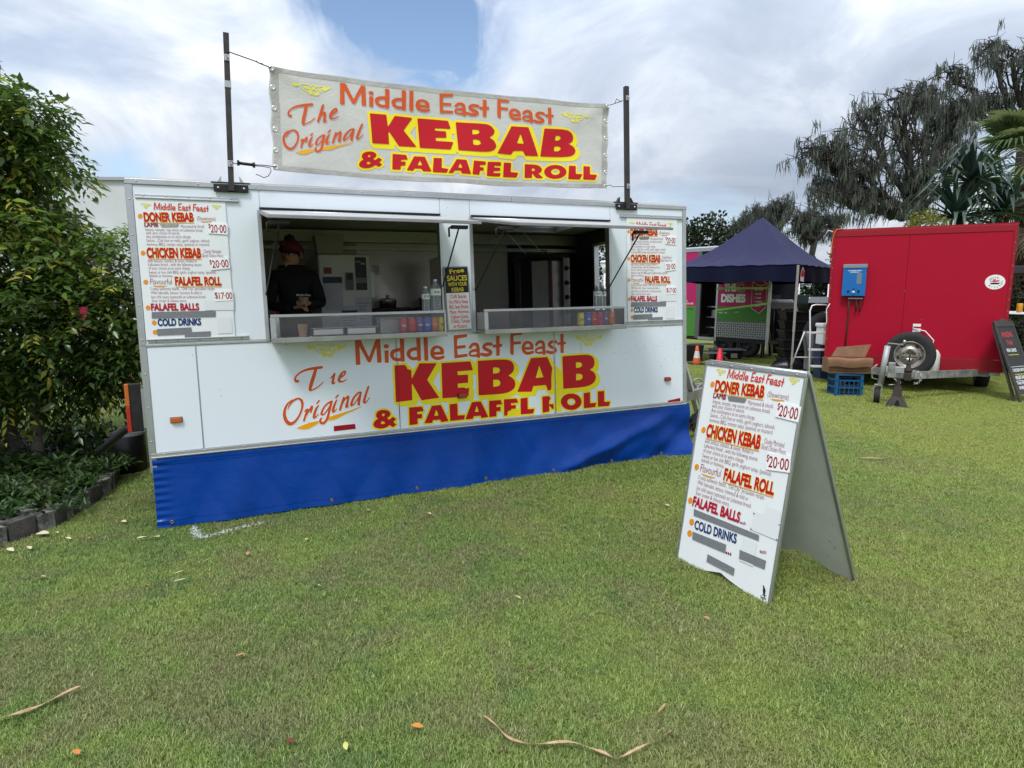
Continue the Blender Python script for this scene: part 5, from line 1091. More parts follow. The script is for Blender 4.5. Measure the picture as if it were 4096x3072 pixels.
Q('logo_flower', fl, mat('logo_pink', (.5, .03, .06), .5), fix=False, kind='stuff'); Q('logo_pond', MB().prism([(ox - .075, oz - .012), (ox + .078, oz - .010), (ox + .05, oz - .038), (ox - .045, oz - .040)], -.0069, -.0066), L_black)
for (a, b, c, d) in ((742, 912, 798, 934), (739, 947, 795, 973)):
    x0, zt = rq(a, b, 0); x1, zb = rq(c, d, 0); s_ = Q('data_sticker', MB().box((x0, -.0065, zb), (x1, -.0045, zt)), L_white)
    for k in range(3): obj('print_line', MB().box((x0 + .01, -.0072, zb + (k + .8) * (zt - zb) / 4), (x1 - .012 * (k + 1), -.0067, zb + (k + 1) * (zt - zb) / 4 - .003)), mat('print_grey', (.3, .3, .35), .5), s_)
for k in range(12):
    for x in (.02, rw_ - .02): link('rivet', rv, rt_, loc=(x, -.010, .70 + k * .19))
Q('side_vent', MB().box((-.03, .05, z1 - .01), (.0, .25, z1 + .0)).tube([(-.02, .1, z1), (-.10, .1, z1 + .03), (-.14, .1, z1 - .05)], .01, 6), M_cap)
Q('orange_cord', MB().tube([(.16, -.02, z1 + .035), (.05, -.03, z1 + .03), (.0, -.035, z1 - .1), (-.015, -.035, z1 - .35), (-.02, -.03, z1 - .55)], .010, 6), mat('orange_cord', (.6, .16, .03), .5))
Q('white_cord', MB().tube([(.03, -.02, 1.55), (-.02, -.04, 1.45), (.0, -.05, 1.2), (-.03, -.03, 1.08)], .008, 6), M_cap)
# spare wheel
def wheel(parent, c, r, w, m4, ax='y', nm='spare_wheel', spokes=True):
    rr = r * .60
    t = obj(nm, MB().lathe([(rr, -w * .42), (r * .80, -w * .50), (r * .93, -w * .46), (r, -w * .36), (r, w * .36), (r * .93, w * .46), (r * .8, w * .5), (rr, w * .42), (rr, -w * .42)], c, ax, 40), M_rubber, parent)
    rim = obj('rim', MB().lathe([(rr * 1.0, -w * .40), (rr * .97, -w * .44), (rr * .90, -w * .36), (rr * .86, -w * .12), (rr * .62, -w * .20), (rr * .48, -w * .34), (rr * .30, -w * .34), (rr * .24, -w * .22), (0, -w * .22)], c, ax, 40), m4, t)
    if spokes and ax == 'y':
        for k in range(5):
            a = R(90 + 72 * k); x, z = c[0] + rr * .38 * math.cos(a), c[2] + rr * .38 * math.sin(a); obj('wheel_nut', MB().lathe([(0, -.02), (.012, -.018), (.014, 0)], (x, c[1] - w * .34, z), 'y', 6), M_black, t)
            a += R(36); x, z = c[0] + rr * .73 * math.cos(a), c[2] + rr * .73 * math.sin(a)
            obj('rim_slot', MB().obox((x, c[1] - w * .175, z), np.array((.030, .006, .012)), np.array([[-math.sin(a), 0, math.cos(a)], [0, 1, 0], [math.cos(a), 0, math.sin(a)]])), M_black, t)
    return t
M_rim = mat('old_rim', (.42, .41, .39), .4, .7, var=.7, vscale=12, c2=(.16, .08, .05))
sx, sz_ = rq(713, 1139, -.35); wheel(rt_, (sx, -.36, sz_), .402, .24, M_rim)
Q('wheel_carrier', MB().bar((sx, -.30, sz_), (sx, .0, sz_), .08, .08), M_alu)
gb = [rq(835, 1150, -.2), rq(905, 1290, -.2)]
Q('gas_bottle', MB().lathe([(0, 0), (.16, 0), (.175, .03), (.175, .30), (.13, .38), (.05, .40), (.05, .45)], (sx + .30, -.16, z0 - .02), seg=24), mat('gas_white', (.62, .64, .60), .4))
Q('gas_hose', MB().tube([(sx + .02, -.02, z0 + .73), (sx + .22, -.05, z0 + .68), (sx + .36, -.06, z0 + .52), (sx + .33, -.08, z0 + .42)], .009, 8), M_cap)
# V drawbar, coupling, jockey wheel, stand
tipw = G(3640, 1470, .40)  # coupling head on the beam line
Mr = np.stack([RF.u, RF.n, RF.v], 1); rl = lambda p: Mr.T @ (np.array(p) - RF.O)
tip = np.array([sx - .02, -1.42, .42])
M_gal = mat('drawbar_galvanised', (.42, .42, .40), .5, .5, var=.8, vscale=7, c2=(.10, .10, .09))
Q('drawbar', MB().bar((.25, .05, .38), tip + (-.04, .12, -.02), .055, .12).bar((2.45, .05, .38), tip + (.04, .12, -.02), .055, .12), M_gal)
Q('cross_beam', MB().box((.15, .03, .32), (2.6, .12, .40)), M_gal)
hb = Q('hitch_block', MB().box(tip + (-.10, -.02, -.06), tip + (.10, .16, .07), .01), M_gal)
M_rust = mat('rusty_steel', (.065, .052, .045), .7, .4, var=.6, vscale=22, c2=(.035, .03, .028))
obj('coupling', MB().lathe([(0, 0), (.06, 0), (.062, .03), (.04, .06), (.03, .12), (.035, .16), (0, .17)], tip + (.0, -.10, .06), seg=16).box(tip + (-.05, -.16, -.08), tip + (.05, .0, .05), .01), M_rust, hb)
obj('hand_wheel', MB().tube([tuple(tip + (.10 * math.cos(t), -.10 + .06 * math.sin(t), .30)) for t in np.linspace(0, 2 * math.pi, 17)], .010, 6).cyl(tip + (0, -.1, .2), tip + (0, -.1, .40), .012, 8).cyl(tip + (-.1, -.1, .30), tip + (.1, -.1, .30), .007, 6), M_rust, hb)
for sgn in (-1, 1):
    for k in range(9):
        a = math.pi * k / 8; c = tip + (sgn * (.10 + .085 * math.sin(a)), -.12, .02 + .10 * math.cos(a) * 1.0 - .04)
        obj('chain_link', MB().tube([tuple(c + np.array((.010 * math.cos(t), .010 * math.sin(t) * (k % 2), .017 * math.sin(t)))) for t in np.linspace(0, 2 * math.pi, 9)], .0045, 5), M_rivet, hb)
jx = rl(G(3505, 1612)); jx = (jx[0], jx[1])
jk = Q('jockey_wheel_post', MB().cyl((jx[0] + .03, jx[1] + .02, .28), (jx[0] + .09, jx[1] + .02, .92), .042, 16).box((jx[0] + .09, jx[1] - .02, .50), (jx[0] + .34, jx[1] + .07, .60), .008), mat('zinc', (.36, .37, .37), .5, .4))
obj('crank_handle', MB().tube([(jx[0] + .09, jx[1] + .02, .92), (jx[0] + .09, jx[1] + .02, .96), (jx[0] + .30, jx[1] - .02, .945), (jx[0] + .31, jx[1] - .02, 1.0)], .011, 8).cyl((jx[0] + .31, jx[1] - .02, .96), (jx[0] + .31, jx[1] - .02, 1.02), .02, 8), M_rivet, jk)
obj('clamp', MB().box((jx[0] + .12, jx[1] - .03, .42), (jx[0] + .22, jx[1] + .09, .66), .01).tube([(jx[0] - .03, jx[1], .62), (jx[0] - .10, jx[1], .55), (jx[0] - .09, jx[1], .40), (jx[0] - .01, jx[1], .38)], .012, 6), M_gal, jk)
obj('wheel_fork', MB().box((jx[0] - .055, jx[1] - .05, .10), (jx[0] - .045, jx[1] + .09, .30)).box((jx[0] + .055, jx[1] - .05, .10), (jx[0] + .065, jx[1] + .09, .30)).box((jx[0] - .055, jx[1] - .05, .29), (jx[0] + .065, jx[1] + .09, .30)), MATS['zinc'], jk)
wt = obj('wheel', MB().lathe([(.06, -.04), (.12, -.042), (.125, -.02), (.125, .02), (.12, .042), (.06, .04)], (jx[0], jx[1] + .02, .125), 'x', 28), M_rubber, jk)
obj('hub', MB().lathe([(0, -.036), (.065, -.034), (.065, .034), (0, .036)], (jx[0], jx[1] + .02, .125), 'x', 20), M_cap, wt)
js = thing('jack_stand', 'rusty steel axle stand holding up the red trailer drawbar', 'jack stand', Frame(G(3585, 1625), RF.u, RF.n, RF.v))
V = []; 
for z, h in ((0, .15), (.16, .07), (.32, .045)):
    V += [(-h, -h * .8, z), (h, -h * .8, z), (h, h * .8, z), (-h, h * .8, z)]
fm = MB()
for l in range(2):
    for k in range(4): a = l * 4 + k; b = l * 4 + (k + 1) % 4; fm.f.append((a, b, b + 4, a + 4)); fm.sm.append(False)
fm.v = V; fm.f.append((8, 9, 10, 11)); fm.sm.append(False)
obj('stand_base', fm, M_rust, js); obj('base_opening', MB().prism([(-.03, .035), (.045, .035), (.02, .11), (-.005, .115)], -.119, -.1155), M_black, js)
obj('ratchet_post', MB().box((-.025, -.02, .32), (.025, .02, .44), .005).box((-.05, -.03, .43), (.05, .03, .45), .004), M_rust, js); obj('release_lever', MB().tube([(-.04, -.02, .34), (-.13, -.04, .33)], .008, 6), M_rivet, js)
wheel(rt_, (2.62, 1.25, .33), .33, .22, M_rim, 'x', 'road_wheel', False); wheel(rt_, (.16, 1.25, .33), .33, .22, M_rim, 'x', 'road_wheel', False)
t = thing('drink_can', 'yellow and red can standing on the side shelf of the red trailer', 'can', Frame(RF.world((rw_ + .16, .15, 1.44)), RF.u, RF.n, RF.v)); obj('can_body', MB().lathe([(.03, 0), (.045, .01), (.045, .14), (.038, .15), (0, .15)], seg=18), mat('can_gold', (.6, .3, .02), .4, var=.6, vscale=9, c2=(.4, .02, .01)), t)
Q('side_shelf', MB().box((rw_ + .002, .02, 1.41), (rw_ + .30, 1.6, 1.435)), M_cap)
# milk crate and cardboard box
cr_ = thing('milk_crate', 'blue plastic milk crate filled with dark cloth under the cardboard box', 'crate', Frame(G(3340, 1586), *[RF.u * 1, RF.n, RF.v]))
cr_.matrix_world = flatframe(G(3338, 1582), R(-5)).matrix()
M_cb = mat('crate_blue', (.012, .10, .24), .45, var=.3, vscale=9); cw, ch = .46, .385
for y in (0, .33):
    mb = MB()
    for z in (.0, .125, .25, .35): mb.box((0, y, z), (cw, y + .015, z + .022))
    for k in range(7): mb.box((.0 + k * (cw - .012) / 6, y + .002, .0), (.012 + k * (cw - .012) / 6, y + .013, .26))
    for x in (0, cw - .05): mb.box((x, y, 0), (x + .05, y + .016, ch))
    mb.box((0, y - .003, .345), (cw, y + .018, ch)); obj('crate_side', mb, M_cb, cr_)
for x in (0, cw - .015):
    mb = MB()
    for z in (.0, .125, .25, .35): mb.box((x, .016, z), (x + .015, .329, z + .03))
    for k in range(4): mb.box((x + .002, .05 + k * .08, 0), (x + .013, .062 + k * .08, .35))
    obj('crate_side', mb, M_cb, cr_)
obj('crate_base', MB().box((.01, .016, .002), (cw - .01, .33, .02)), M_cb, cr_)
cl = thing('dark_cloths', 'dark crumpled cloths packed inside the blue milk crate', 'cloth', flatframe(G(3338, 1582) + (0, 0, .02), R(-5)))
obj('cloth_pile', MB().grid(lambda s, t: (.03 + s * .40, .03 + t * .28, .20 + .04 * math.sin(9 * s + 3) * math.cos(7 * t) + .02 * math.sin(23 * s * t)), 20, 16).box((.03, .03, 0), (.43, .31, .17), .02), mat('dark_cloth', (.025, .03, .04), .9), cl)
bx = thing('cardboard_box', 'open brown cardboard box with curled flaps on the blue crate', 'cardboard box', flatframe(G(3310, 1582) + (0, .02, .39), R(-8)))
M_cd = mat('cardboard', (.23, .125, .07), .8, var=.6, vscale=6, c2=(.14, .07, .04), bump=.1, bscale=60)
bw, bd, bh = .68, .36, .24
obj('box_wall', MB().box((0, 0, 0), (bw, .006, bh)), M_cd, bx); obj('box_wall', MB().box((0, bd, 0), (bw, bd + .006, bh)), M_cd, bx); obj('box_wall', MB().box((0, .006, 0), (.006, bd, bh)), M_cd, bx); obj('box_wall', MB().box((bw - .006, .006, 0), (bw, bd, bh)), M_cd, bx); obj('box_base', MB().box((.006, .006, .0), (bw - .006, bd, .006)), M_cd, bx)
obj('box_flap', MB().grid(lambda s, t: (-.05 + s * (bw + .04), -.01 - .07 * math.sin(t * 2.2), bh + .012 + .035 * math.sin(t * 2.6) - t * t * .16 + .01 * math.sin(s * 9)), 16, 8), M_cd, bx, fix=False)
obj('box_flap', MB().grid(lambda s, t: (.15 + s * (bw - .12) + .1 * t, bd + .02 + .05 * t, bh + .01 + t * (.16 + .06 * s)), 12, 6), M_cd, bx, fix=False)
VF = thin_text('PLUS MERCHANDISE', (.26, .165), (.50, .165), .025); obj('box_print', MB().add([(p[0], -.0015, p[1]) for p in VF[0]], VF[1]), L_black, bx, fix=False)
obj('box_stripe', MB().box((.01, -.0016, .03), (.62, -.0008, .036)), L_black, bx)
# ------------------------------------------------------------------ chalkboard at the right edge
c0, c1 = G(4090, 1612), None
CF = flatframe(G(4084, 1612), R(28))
lean = R(22)
u_, n_ = CF.u, CF.n; v_ = np.array([0, 0, 1.]) * math.cos(lean) + n_ * math.sin(lean); CF = Frame(CF.O, u_, np.cross(v_, u_), v_)
ck = thing('chalkboard_sign', 'black chalkboard A-frame menu with a carved top at the right edge of the lawn', 'chalkboard', CF)
M_cf = mat('chalk_frame', (.035, .030, .028), .6, var=.5, vscale=8, c2=(.07, .06, .055)); M_cp = mat('chalk_face', (.028, .029, .030), .8, var=.4, vscale=5, c2=(.05, .05, .05))
cwid, chei = .62, 1.40
obj('slate_panel', MB().box((.05, .008, .20), (cwid - .05, .02, chei - .10)), M_cp, ck)
obj('frame_stile', MB().box((0, 0, 0), (.055, .032, chei - .02), .006), M_cf, ck); obj('frame_stile', MB().box((cwid - .055, 0, 0), (cwid, .032, chei - .02), .006), M_cf, ck)
obj('frame_rail', MB().box((.055, .002, .14), (cwid - .055, .03, .20), .005), M_cf, ck)
tp2 = [(0, chei - .10)] + [(x, chei - .02 + .05 * math.sin(x / cwid * math.pi) * abs(math.cos(x / cwid * 2 * math.pi)) + .012) for x in np.linspace(0, cwid, 17)] + [(cwid, chei - .10)]
obj('carved_crest', MB().prism(tp2, -.002, .034), M_cf, ck)
obj('rear_leg', MB().bar((.03, .04, chei - .1), (.03, .10, .02), .05, .03).bar((cwid - .03, .04, chei - .1), (cwid - .03, .10, .02), .05, .03), M_cf, ck)
for txt, x0, x1, z, h, m_ in (('AMAZING', .12, .46, 1.12, .085, L_red), ('THAI', .20, .38, .98, .075, L_red), ('FISH CAKES', .13, .42, .86, .055, L_white), ('w/ sweet chilli sauce', .13, .45, .80, .02, L_y2), ('CHICKEN SATAY', .10, .50, .52, .05, L_white), ('w/ peanut satay sauce', .12, .48, .465, .02, L_y2), ('VEGETARIAN', .10, .52, .39, .055, L_white), ('THAI FRIED RICE', .10, .54, .30, .05, L_white), ('SWEET & SOUR', .12, .52, .22, .05, L_white)):
    VF = bold_text(txt, (x0, z), (x1, z), h, .015); obj('lettering', MB().add([(p[0], .0072, p[1]) for p in VF[0]], VF[1]), m_, ck, fix=False)
for z in (.60, .36): obj('chalk_line', MB().box((.09, .0068, z), (.54, .0076, z + .006)), L_white, ck)
# ------------------------------------------------------------------ gazebo
GC = np.array((6.22, 14.27, 0)); ga = math.atan2(2.05, -2.3)   # near corner, direction of the left edge
e1 = np.array((-.747, .665, 0)) * 3.02; e2 = np.array((.665, .747, 0)) * 3.02
gz_ = thing('gazebo', 'navy pop-up gazebo with a peaked canopy standing between the two trailers', 'gazebo', tuple(GC))
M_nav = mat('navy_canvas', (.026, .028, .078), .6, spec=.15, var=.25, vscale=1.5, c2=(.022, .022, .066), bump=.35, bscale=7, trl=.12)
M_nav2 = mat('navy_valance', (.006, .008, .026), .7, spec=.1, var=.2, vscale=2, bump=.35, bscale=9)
pk = (e1 + e2) / 2 + (0.10, 0, 3.62)
cor = [np.zeros(3), e1, e1 + e2, e2]
for i in range(4):
    a, b = cor[i] + (0, 0, 2.38), cor[(i + 1) % 4] + (0, 0, 2.38)
    def roofp(s, t, a=a, b=b):
        e = a + (b - a) * s; p = e + (pk - e) * t; p = p.copy(); w = 4 * s * (1 - s)
        p[2] -= .10 * math.sin(math.pi * t) * w * (1 - t) + .16 * math.sin(math.pi * t) ** 1 * (1 - w * .3) * (1 - t) ** .5
        p[2] += .012 * math.sin(s * 40 + t * 9) * (1 - t) * w; return tuple(p)
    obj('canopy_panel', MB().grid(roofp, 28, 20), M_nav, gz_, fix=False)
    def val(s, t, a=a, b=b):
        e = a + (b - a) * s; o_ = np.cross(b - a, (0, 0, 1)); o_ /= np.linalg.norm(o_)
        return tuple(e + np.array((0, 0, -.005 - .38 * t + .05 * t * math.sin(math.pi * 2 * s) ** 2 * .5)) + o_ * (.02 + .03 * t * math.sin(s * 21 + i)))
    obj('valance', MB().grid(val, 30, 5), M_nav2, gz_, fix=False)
for c in cor:
    lg = obj('leg', MB().box(c + (-.02, -.02, .9), c + (.02, .02, 2.36)).box(c + (-.015, -.015, .02), c + (.015, .015, .9)), mat('leg_white', (.48, .49, .49), .4, .4), gz_)
    obj('foot_plate', MB().box(c + (-.045, -.045, .0), c + (.045, .045, .012)), M_alu, lg)
qb = cor[0]; d2 = e2 / 3.02
VL = [qb + d2 * x + (0, 0, z) + np.array((.665, -.747, 0)) * .06 * 0 + np.cross(d2, (0, 0, 1)) * .045 for x, z in ((.06, 2.02), (.30, 2.00), (.30, 2.24), (.17, 2.33), (.07, 2.2))]
obj('canopy_logo', MB().add(VL, [(0, 1, 2, 3, 4)]), L_white, gz_, fix=False)
VL = [qb + d2 * x + (0, 0, z) + np.cross(d2, (0, 0, 1)) * .048 for x, z in ((.08, 2.12), (.285, 2.12), (.285, 2.22), (.17, 2.30), (.09, 2.2))]
obj('canopy_logo', MB().add(VL, [(0, 1, 2, 3, 4)]), mat('logo_red', (.45, .02, .02), .5), gz_, fix=False)
# ------------------------------------------------------------------ dish-washing trailer behind
PF = Frame(G(2857, 1400) * 0 + WD(2857, 1350, 18.5) * (1, 1, 0), *(lambda a: ((math.cos(a), math.sin(a), 0), (-math.sin(a), math.cos(a), 0), (0, 0, 1)))(math.atan2(-1.3, 1.01)))
pt = thing('dish_trailer', 'pink and green dish-washing trailer with checker plate behind the gazebo', 'food trailer', PF)
M_pk = mat('print_pink', (.42, .015, .115), .45, var=.1); M_gn = mat('print_green', (.065, .22, .035), .45, var=.1)
ck_z0, gz0, gz1, ptop = .52, .98, 1.38, 2.95; pw = 1.66
def PQ(nm, mb, m, **k): return obj(nm, mb, m, k.pop('parent', pt), **k)
PQ('pink_panel', MB().box((.06, 0, gz1), (pw - .07, .03, ptop)), M_pk); PQ('green_panel', MB().box((.06, 0, gz0), (pw - .07, .03, gz1 - .001)), M_gn)
PQ('checker_plate', MB().box((.06, 0, ck_z0), (pw - .07, .03, gz0 - .001)), mat('checker_metal', (.16, .165, .17), .4, .7))
tb = MB()
for i in range(22):
    for j in range(7):
        a = .8 if (i + j) % 2 else -.8; x, z = .10 + i * .068, ck_z0 + .035 + j * .063
        tb.obox((x, -.003, z), np.array((.021, .004, .008)), np.array([[math.cos(a), 0, -math.sin(a)], [0, 1, 0], [math.sin(a), 0, math.cos(a)]]))
PQ('tread_pattern', tb, mat('tread_bright', (.6, .62, .64), .3, .4), kind='stuff')
PQ('corner_post', MB().box((0, -.01, .40), (.058, .05, ptop)), M_alu); PQ('corner_post', MB().box((pw - .068, -.01, .36), (pw, .05, ptop)), M_alu); PQ('top_rail', MB().box((-1.25, -.012, ptop), (pw, .05, ptop + .10)), M_alu)
# doorway, and the further leaf of wall to the left
PQ('far_panel_pink', MB().box((-1.25, 0, 1.38), (-.68, .03, ptop)), M_pk, label='shaded pink panel left of the doorway'); PQ('far_panel_green', MB().box((-1.25, 0, .50), (-.68, .03, 1.379)), M_gn); PQ('checker_post', MB().box((-.679, -.01, .45), (-.54, .04, ptop)), MATS['checker_metal'])
PQ('chassis', MB().box((-1.25, .02, .40), (pw, 1.3, .50)), M_black); PQ('roof', MB().box((-1.25, .0, ptop + .101), (pw, 1.3, ptop + .13)), M_white); PQ('back_wall', MB().box((-1.25, 1.27, .5), (pw, 1.3, ptop)), M_dark); PQ('end_wall', MB().box((-1.25, .031, .5), (-1.22, 1.27, ptop)), M_dark); PQ('door_sill', MB().box((-.55, -.03, .42), (0, .1, .50)), M_alu)  # back wall coloured dark so the doorway reads as a shaded interior
PQ('inner_shelf', MB().box((-.52, .3, 1.05), (.1, .9, 1.08)).box((-.52, .3, 1.35), (.1, .9, 1.38)).box((-.52, .3, .75), (.1, .9, .78)), M_steel); PQ('wash_basin', MB().box((-.4, .35, 1.081), (-.05, .8, 1.28), .03), M_steel)
wheel(pt, (.28, .12, .33), .33, .20, mat('black_rim', (.02, .02, .022), .4), 'y', 'road_wheel'); wheel(pt, (1.02, .12, .33), .33, .20, MATS['black_rim'], 'y', 'road_wheel')
PQ('stabiliser_leg', MB().box((pw - .25, .1, .03), (pw - .20, .15, .45)).box((pw - .28, .07, 0), (pw - .17, .18, .03)), M_black)
def ptxt(t, x0, x1, z, h, m_, g=.03):
    VF = bold_text(t, (x0, z), (x1, z), h, g); PQ('lettering', MB().add([(p[0], -.0035, p[1]) for p in VF[0]], VF[1]), m_, fix=False)
ptxt('DO', .28, .55, 2.13, .19, L_white, .06); ptxt('THE', .26, .62, 1.82, .19, L_white, .06); ptxt('DISHES', .18, .92, 1.52, .20, L_white, .06)
for i, s_ in enumerate(('RETURN', '• bowls', '• cups', '• cutlery', '• plates')): ptxt(s_, 1.20, 1.22 + (.22 if i in (0, 3) else .17), 1.83 - i * .105, .05, L_white, .02)
ptxt('repa', .10, .24, 1.20, .05, L_white, .005); ptxt('CITY', .62, .76, 1.22, .03, L_white, .01); ptxt('NSW', .30, .38, 1.19, .04, L_white, .01)
for t_, z in (("IF IT'S", 1.50), ('SINGLE-USE.', 1.43)): 
    VF = bold_text(t_, (-1.14, z), (-.98 if 'IF' in t_ else -.76, z), .045, .01); PQ('lettering', MB().add([(p[0], -.0035, p[1]) for p in VF[0]], VF[1]), L_white, fix=False)
VF = bold_text("IT'S A WASTE.", (-1.14, 1.27), (-.76, 1.27), .045, .01); PQ('lettering', MB().add([(p[0], -.0035, p[1]) for p in VF[0]], VF[1]), mat('dark_green_ink', (.01, .05, .01), .5), fix=False)
dr = MB()
for (cx0, cz0, rx, rz) in ((.78, 1.83, .12, .04), (.78, 1.87, .10, .035), (.78, 1.96, .09, .05), (.77, 2.03, .10, .05), (.79, 2.1, .09, .05)): dr.tube([(cx0 + rx * math.cos(t), -.006, cz0 + rz * math.sin(t)) for t in np.linspace(0, 2 * math.pi, 20)], .006, 4)
PQ('dish_drawing', dr, L_white, kind='stuff')
dr = MB(); bo = [(1.12, 1.36), (1.12, 2.05), (1.33, 2.16), (1.55, 2.02), (1.55, 1.40), (1.36, 1.22)]
for a, b in zip(bo, bo[1:] + bo[:1]): dr.bar((a[0], -.004, a[1]), (b[0], -.004, b[1]), .008, .012)
dr.bar((1.12, -.004, 2.05), (1.36, -.004, 1.95), .008, .012).bar((1.36, -.004, 1.95), (1.55, -.004, 2.02), .008, .012)
PQ('box_drawing', dr, L_white, kind='stuff'); PQ('box_drawing_face', MB().prism([(1.12, 1.36), (1.12, 2.05), (1.33, 2.16), (1.55, 2.02), (1.55, 1.40), (1.36, 1.22)], -.0030, -.0012), M_pk)
mw = lambda x, y, Y: tuple(WD(x, y, Y))
M_lime = mat('lime_tape', (.25, .62, .10), .5)
t = thing('lime_tape', 'upper lime green barrier tape stretched across the pink trailer', 'tape', (0, 0, 0), 'lime barrier tapes'); obj('ribbon', MB().bar(mw(2865, 1154, 17.6), mw(3082, 1152, 15.6), .01, .045), M_lime, t)
t = thing('lime_tape', 'lower slanting lime green barrier tape across the pink trailer', 'tape', (0, 0, 0), 'lime barrier tapes'); obj('ribbon', MB().bar(mw(2862, 1241, 17.6), mw(3078, 1213, 15.6), .01, .045), M_lime, t)
aw = thing('awning_pole', 'thick white pole standing in front of the pink trailer wheels', 'pole', tuple(G(2997, 1424))); obj('pole', MB().cyl((0, 0, 0), (.14, 0, 2.4), .045, 14), MATS['leg_white'], aw)
# ------------------------------------------------------------------ cones
def cone(x, y, label, two):
    t = thing('traffic_cone', label, 'traffic cone', tuple(G(x, y)))
    M_o = mat('cone_orange', (.60, .10, .025), .5, var=.2) if two else mat('cone_red', (.62, .02, .045), .5); r = lambda z: .105 - .075 * z / .46
    zs = [.03, .16, .33, .46] if two else [.03, .44]
    for k in range(len(zs) - 1): obj('cone_body' if k != 1 else 'reflective_collar', MB().lathe([(r(zs[k]), zs[k]), (r(zs[k + 1]), zs[k + 1])] + ([(0, zs[k + 1])] if k == len(zs) - 2 else []), seg=24), M_o if k != 1 else mat('collar_white', (.62, .6, .55), .5, var=.3, vscale=20), t)
    obj('cone_base', MB().box((-.19, -.19, .0), (.19, .19, .028), .012) if two else MB().box((-.13, -.13, 0), (.13, .13, .028), .01), M_black if two else M_o, t)
cone(2786, 1457, 'orange traffic cone with a white collar beside the white trailer', True); cone(2877, 1466, 'plain red cone right behind the sandwich board', False)
# ------------------------------------------------------------------ clutter under and around the gazebo
M_tub = mat('black_tub', (.010, .010, .011), .4, var=.3, vscale=6)
SB = WD(3190, 1430, 15.3) * (1, 1, 0)
def tub(o, w, d, h, z, rot, label, m=M_tub, grp='black storage tubs stacked under the gazebo'):
    t = thing('storage_tub', label, 'tub', None, grp); t.matrix_world = flatframe(o + (0, 0, z), rot).matrix()
    vs = [(-w / 2 * .9, -d / 2 * .9, 0), (w / 2 * .9, -d / 2 * .9, 0), (w / 2 * .9, d / 2 * .9, 0), (-w / 2 * .9, d / 2 * .9, 0), (-w / 2, -d / 2, h - .03), (w / 2, -d / 2, h - .03), (w / 2, d / 2, h - .03), (-w / 2, d / 2, h - .03)]
    obj('tub_body', MB().add(vs, [(0, 3, 2, 1), (0, 1, 5, 4), (1, 2, 6, 5), (2, 3, 7, 6), (3, 0, 4, 7)]), m, t); obj('rim', MB().box((-w / 2 - .02, -d / 2 - .02, h - .035), (w / 2 + .02, d / 2 + .02, h), .008), m, t)
names = ['bottom', 'second lowest', 'third lowest', 'fourth', 'fifth', 'sixth']
for k in range(6): tub(SB, .84, .55, .215, .03 + k * .217, R(-8 + 3 * (k % 2)), 'wide black tub, %s in the tall stack under the gazebo' % names[k])
tub(SB + (.33, -.1, 0), .72, .5, .20, 1.335, R(6), 'black tub set askew on top of the tall stack')
bg_ = thing('black_bag', 'slumped black bag on the grass in front of the tub stack', 'bag', tuple(G(3150, 1476)))
random.seed(5); obj('bag_body', MB().grid(lambda s, t: ((.42 * math.cos(2 * math.pi * s) + .05 * math.sin(5 * s * 6.28)) * math.cos(t * 1.5), (.28 * math.sin(2 * math.pi * s)) * math.cos(t * 1.5), .25 * math.sin(t * 1.57) + .03 * math.sin(s * 31) * t), 26, 8), mat('black_plastic', (.008, .008, .010), .3, bump=.5, bscale=12), bg_, fix=False)
def simple(nm, label, cat, x, y, Y, parts, rot=0., z=0., grp=None):
    t = thing(nm, label, cat, None, grp); w = WD(x, y, Y) * (1, 1, 0) if Y else G(x, y); t.matrix_world = flatframe(w + (0, 0, z), rot).matrix()
    for pn, mb, m_ in parts: obj(pn, mb, m_, t)
    return t
M_gtub = mat('dark_green_tub', (.015, .035, .030), .5); M_tbl = mat('table_grey', (.42, .43, .44), .4)
simple('folding_table', 'folding table with white top beside the pink trailer', 'table', 3120, 1300, 17.6, [('tabletop', MB().box((-.45, -.3, 1.36), (.42, .3, 1.39), .005), M_tbl), ('leg', MB().bar((-.4, 0, 1.36), (-.15, 0, .02), .03), M_alu), ('leg', MB().bar((.38, 0, 1.36), (.1, 0, .02), .03), M_alu)])
simple('dish_rack', 'grey dish rack of white bowls on the folding table', 'dish rack', 3115, 1300, 17.5, [('rack', MB().box((-.32, -.2, 0), (.30, .2, .13), .01), mat('rack_grey', (.3, .36, .4), .5))] + [('bowl', MB().lathe([(0, .21), (.05, .20), (.08, .14), (.075, .13)], (-.26 + k * .075, -.05, 0), seg=12), M_cap) for k in range(8)], z=1.39)
simple('green_tub', 'large dark green tub on legs behind the dish rack', 'tub', 3135, 1300, 18.6, [('tub_body', MB().prism([(-.50, 1.38), (.50, 1.38), (.55, 1.72), (-.55, 1.72)], -.3, .3), M_gtub), ('stand', MB().box((-.4, -.2, 0), (-.36, .2, 1.38)).box((.36, -.2, 0), (.4, .2, 1.38)), M_alu)])
simple('orange_crate', 'orange plastic crate on the grass beyond the pink trailer', 'crate', 3095, 1372, None, [('crate_wall', MB().box((-.25, -.15, 0), (.25, -.13, .28)).box((-.25, .13, 0), (.25, .15, .28)).box((-.25, -.13, 0), (-.23, .13, .28)).box((.23, -.13, 0), (.25, .13, .28)), mat('crate_orange', (.55, .10, .02), .5))], R(-15), .12)
simple('red_crate', 'low red crate beneath the orange crate', 'crate', 3078, 1376, None, [('crate_body', MB().box((-.35, -.16, 0), (.30, .16, .115), .01), mat('crate_red', (.25, .015, .015), .5))], R(-15))
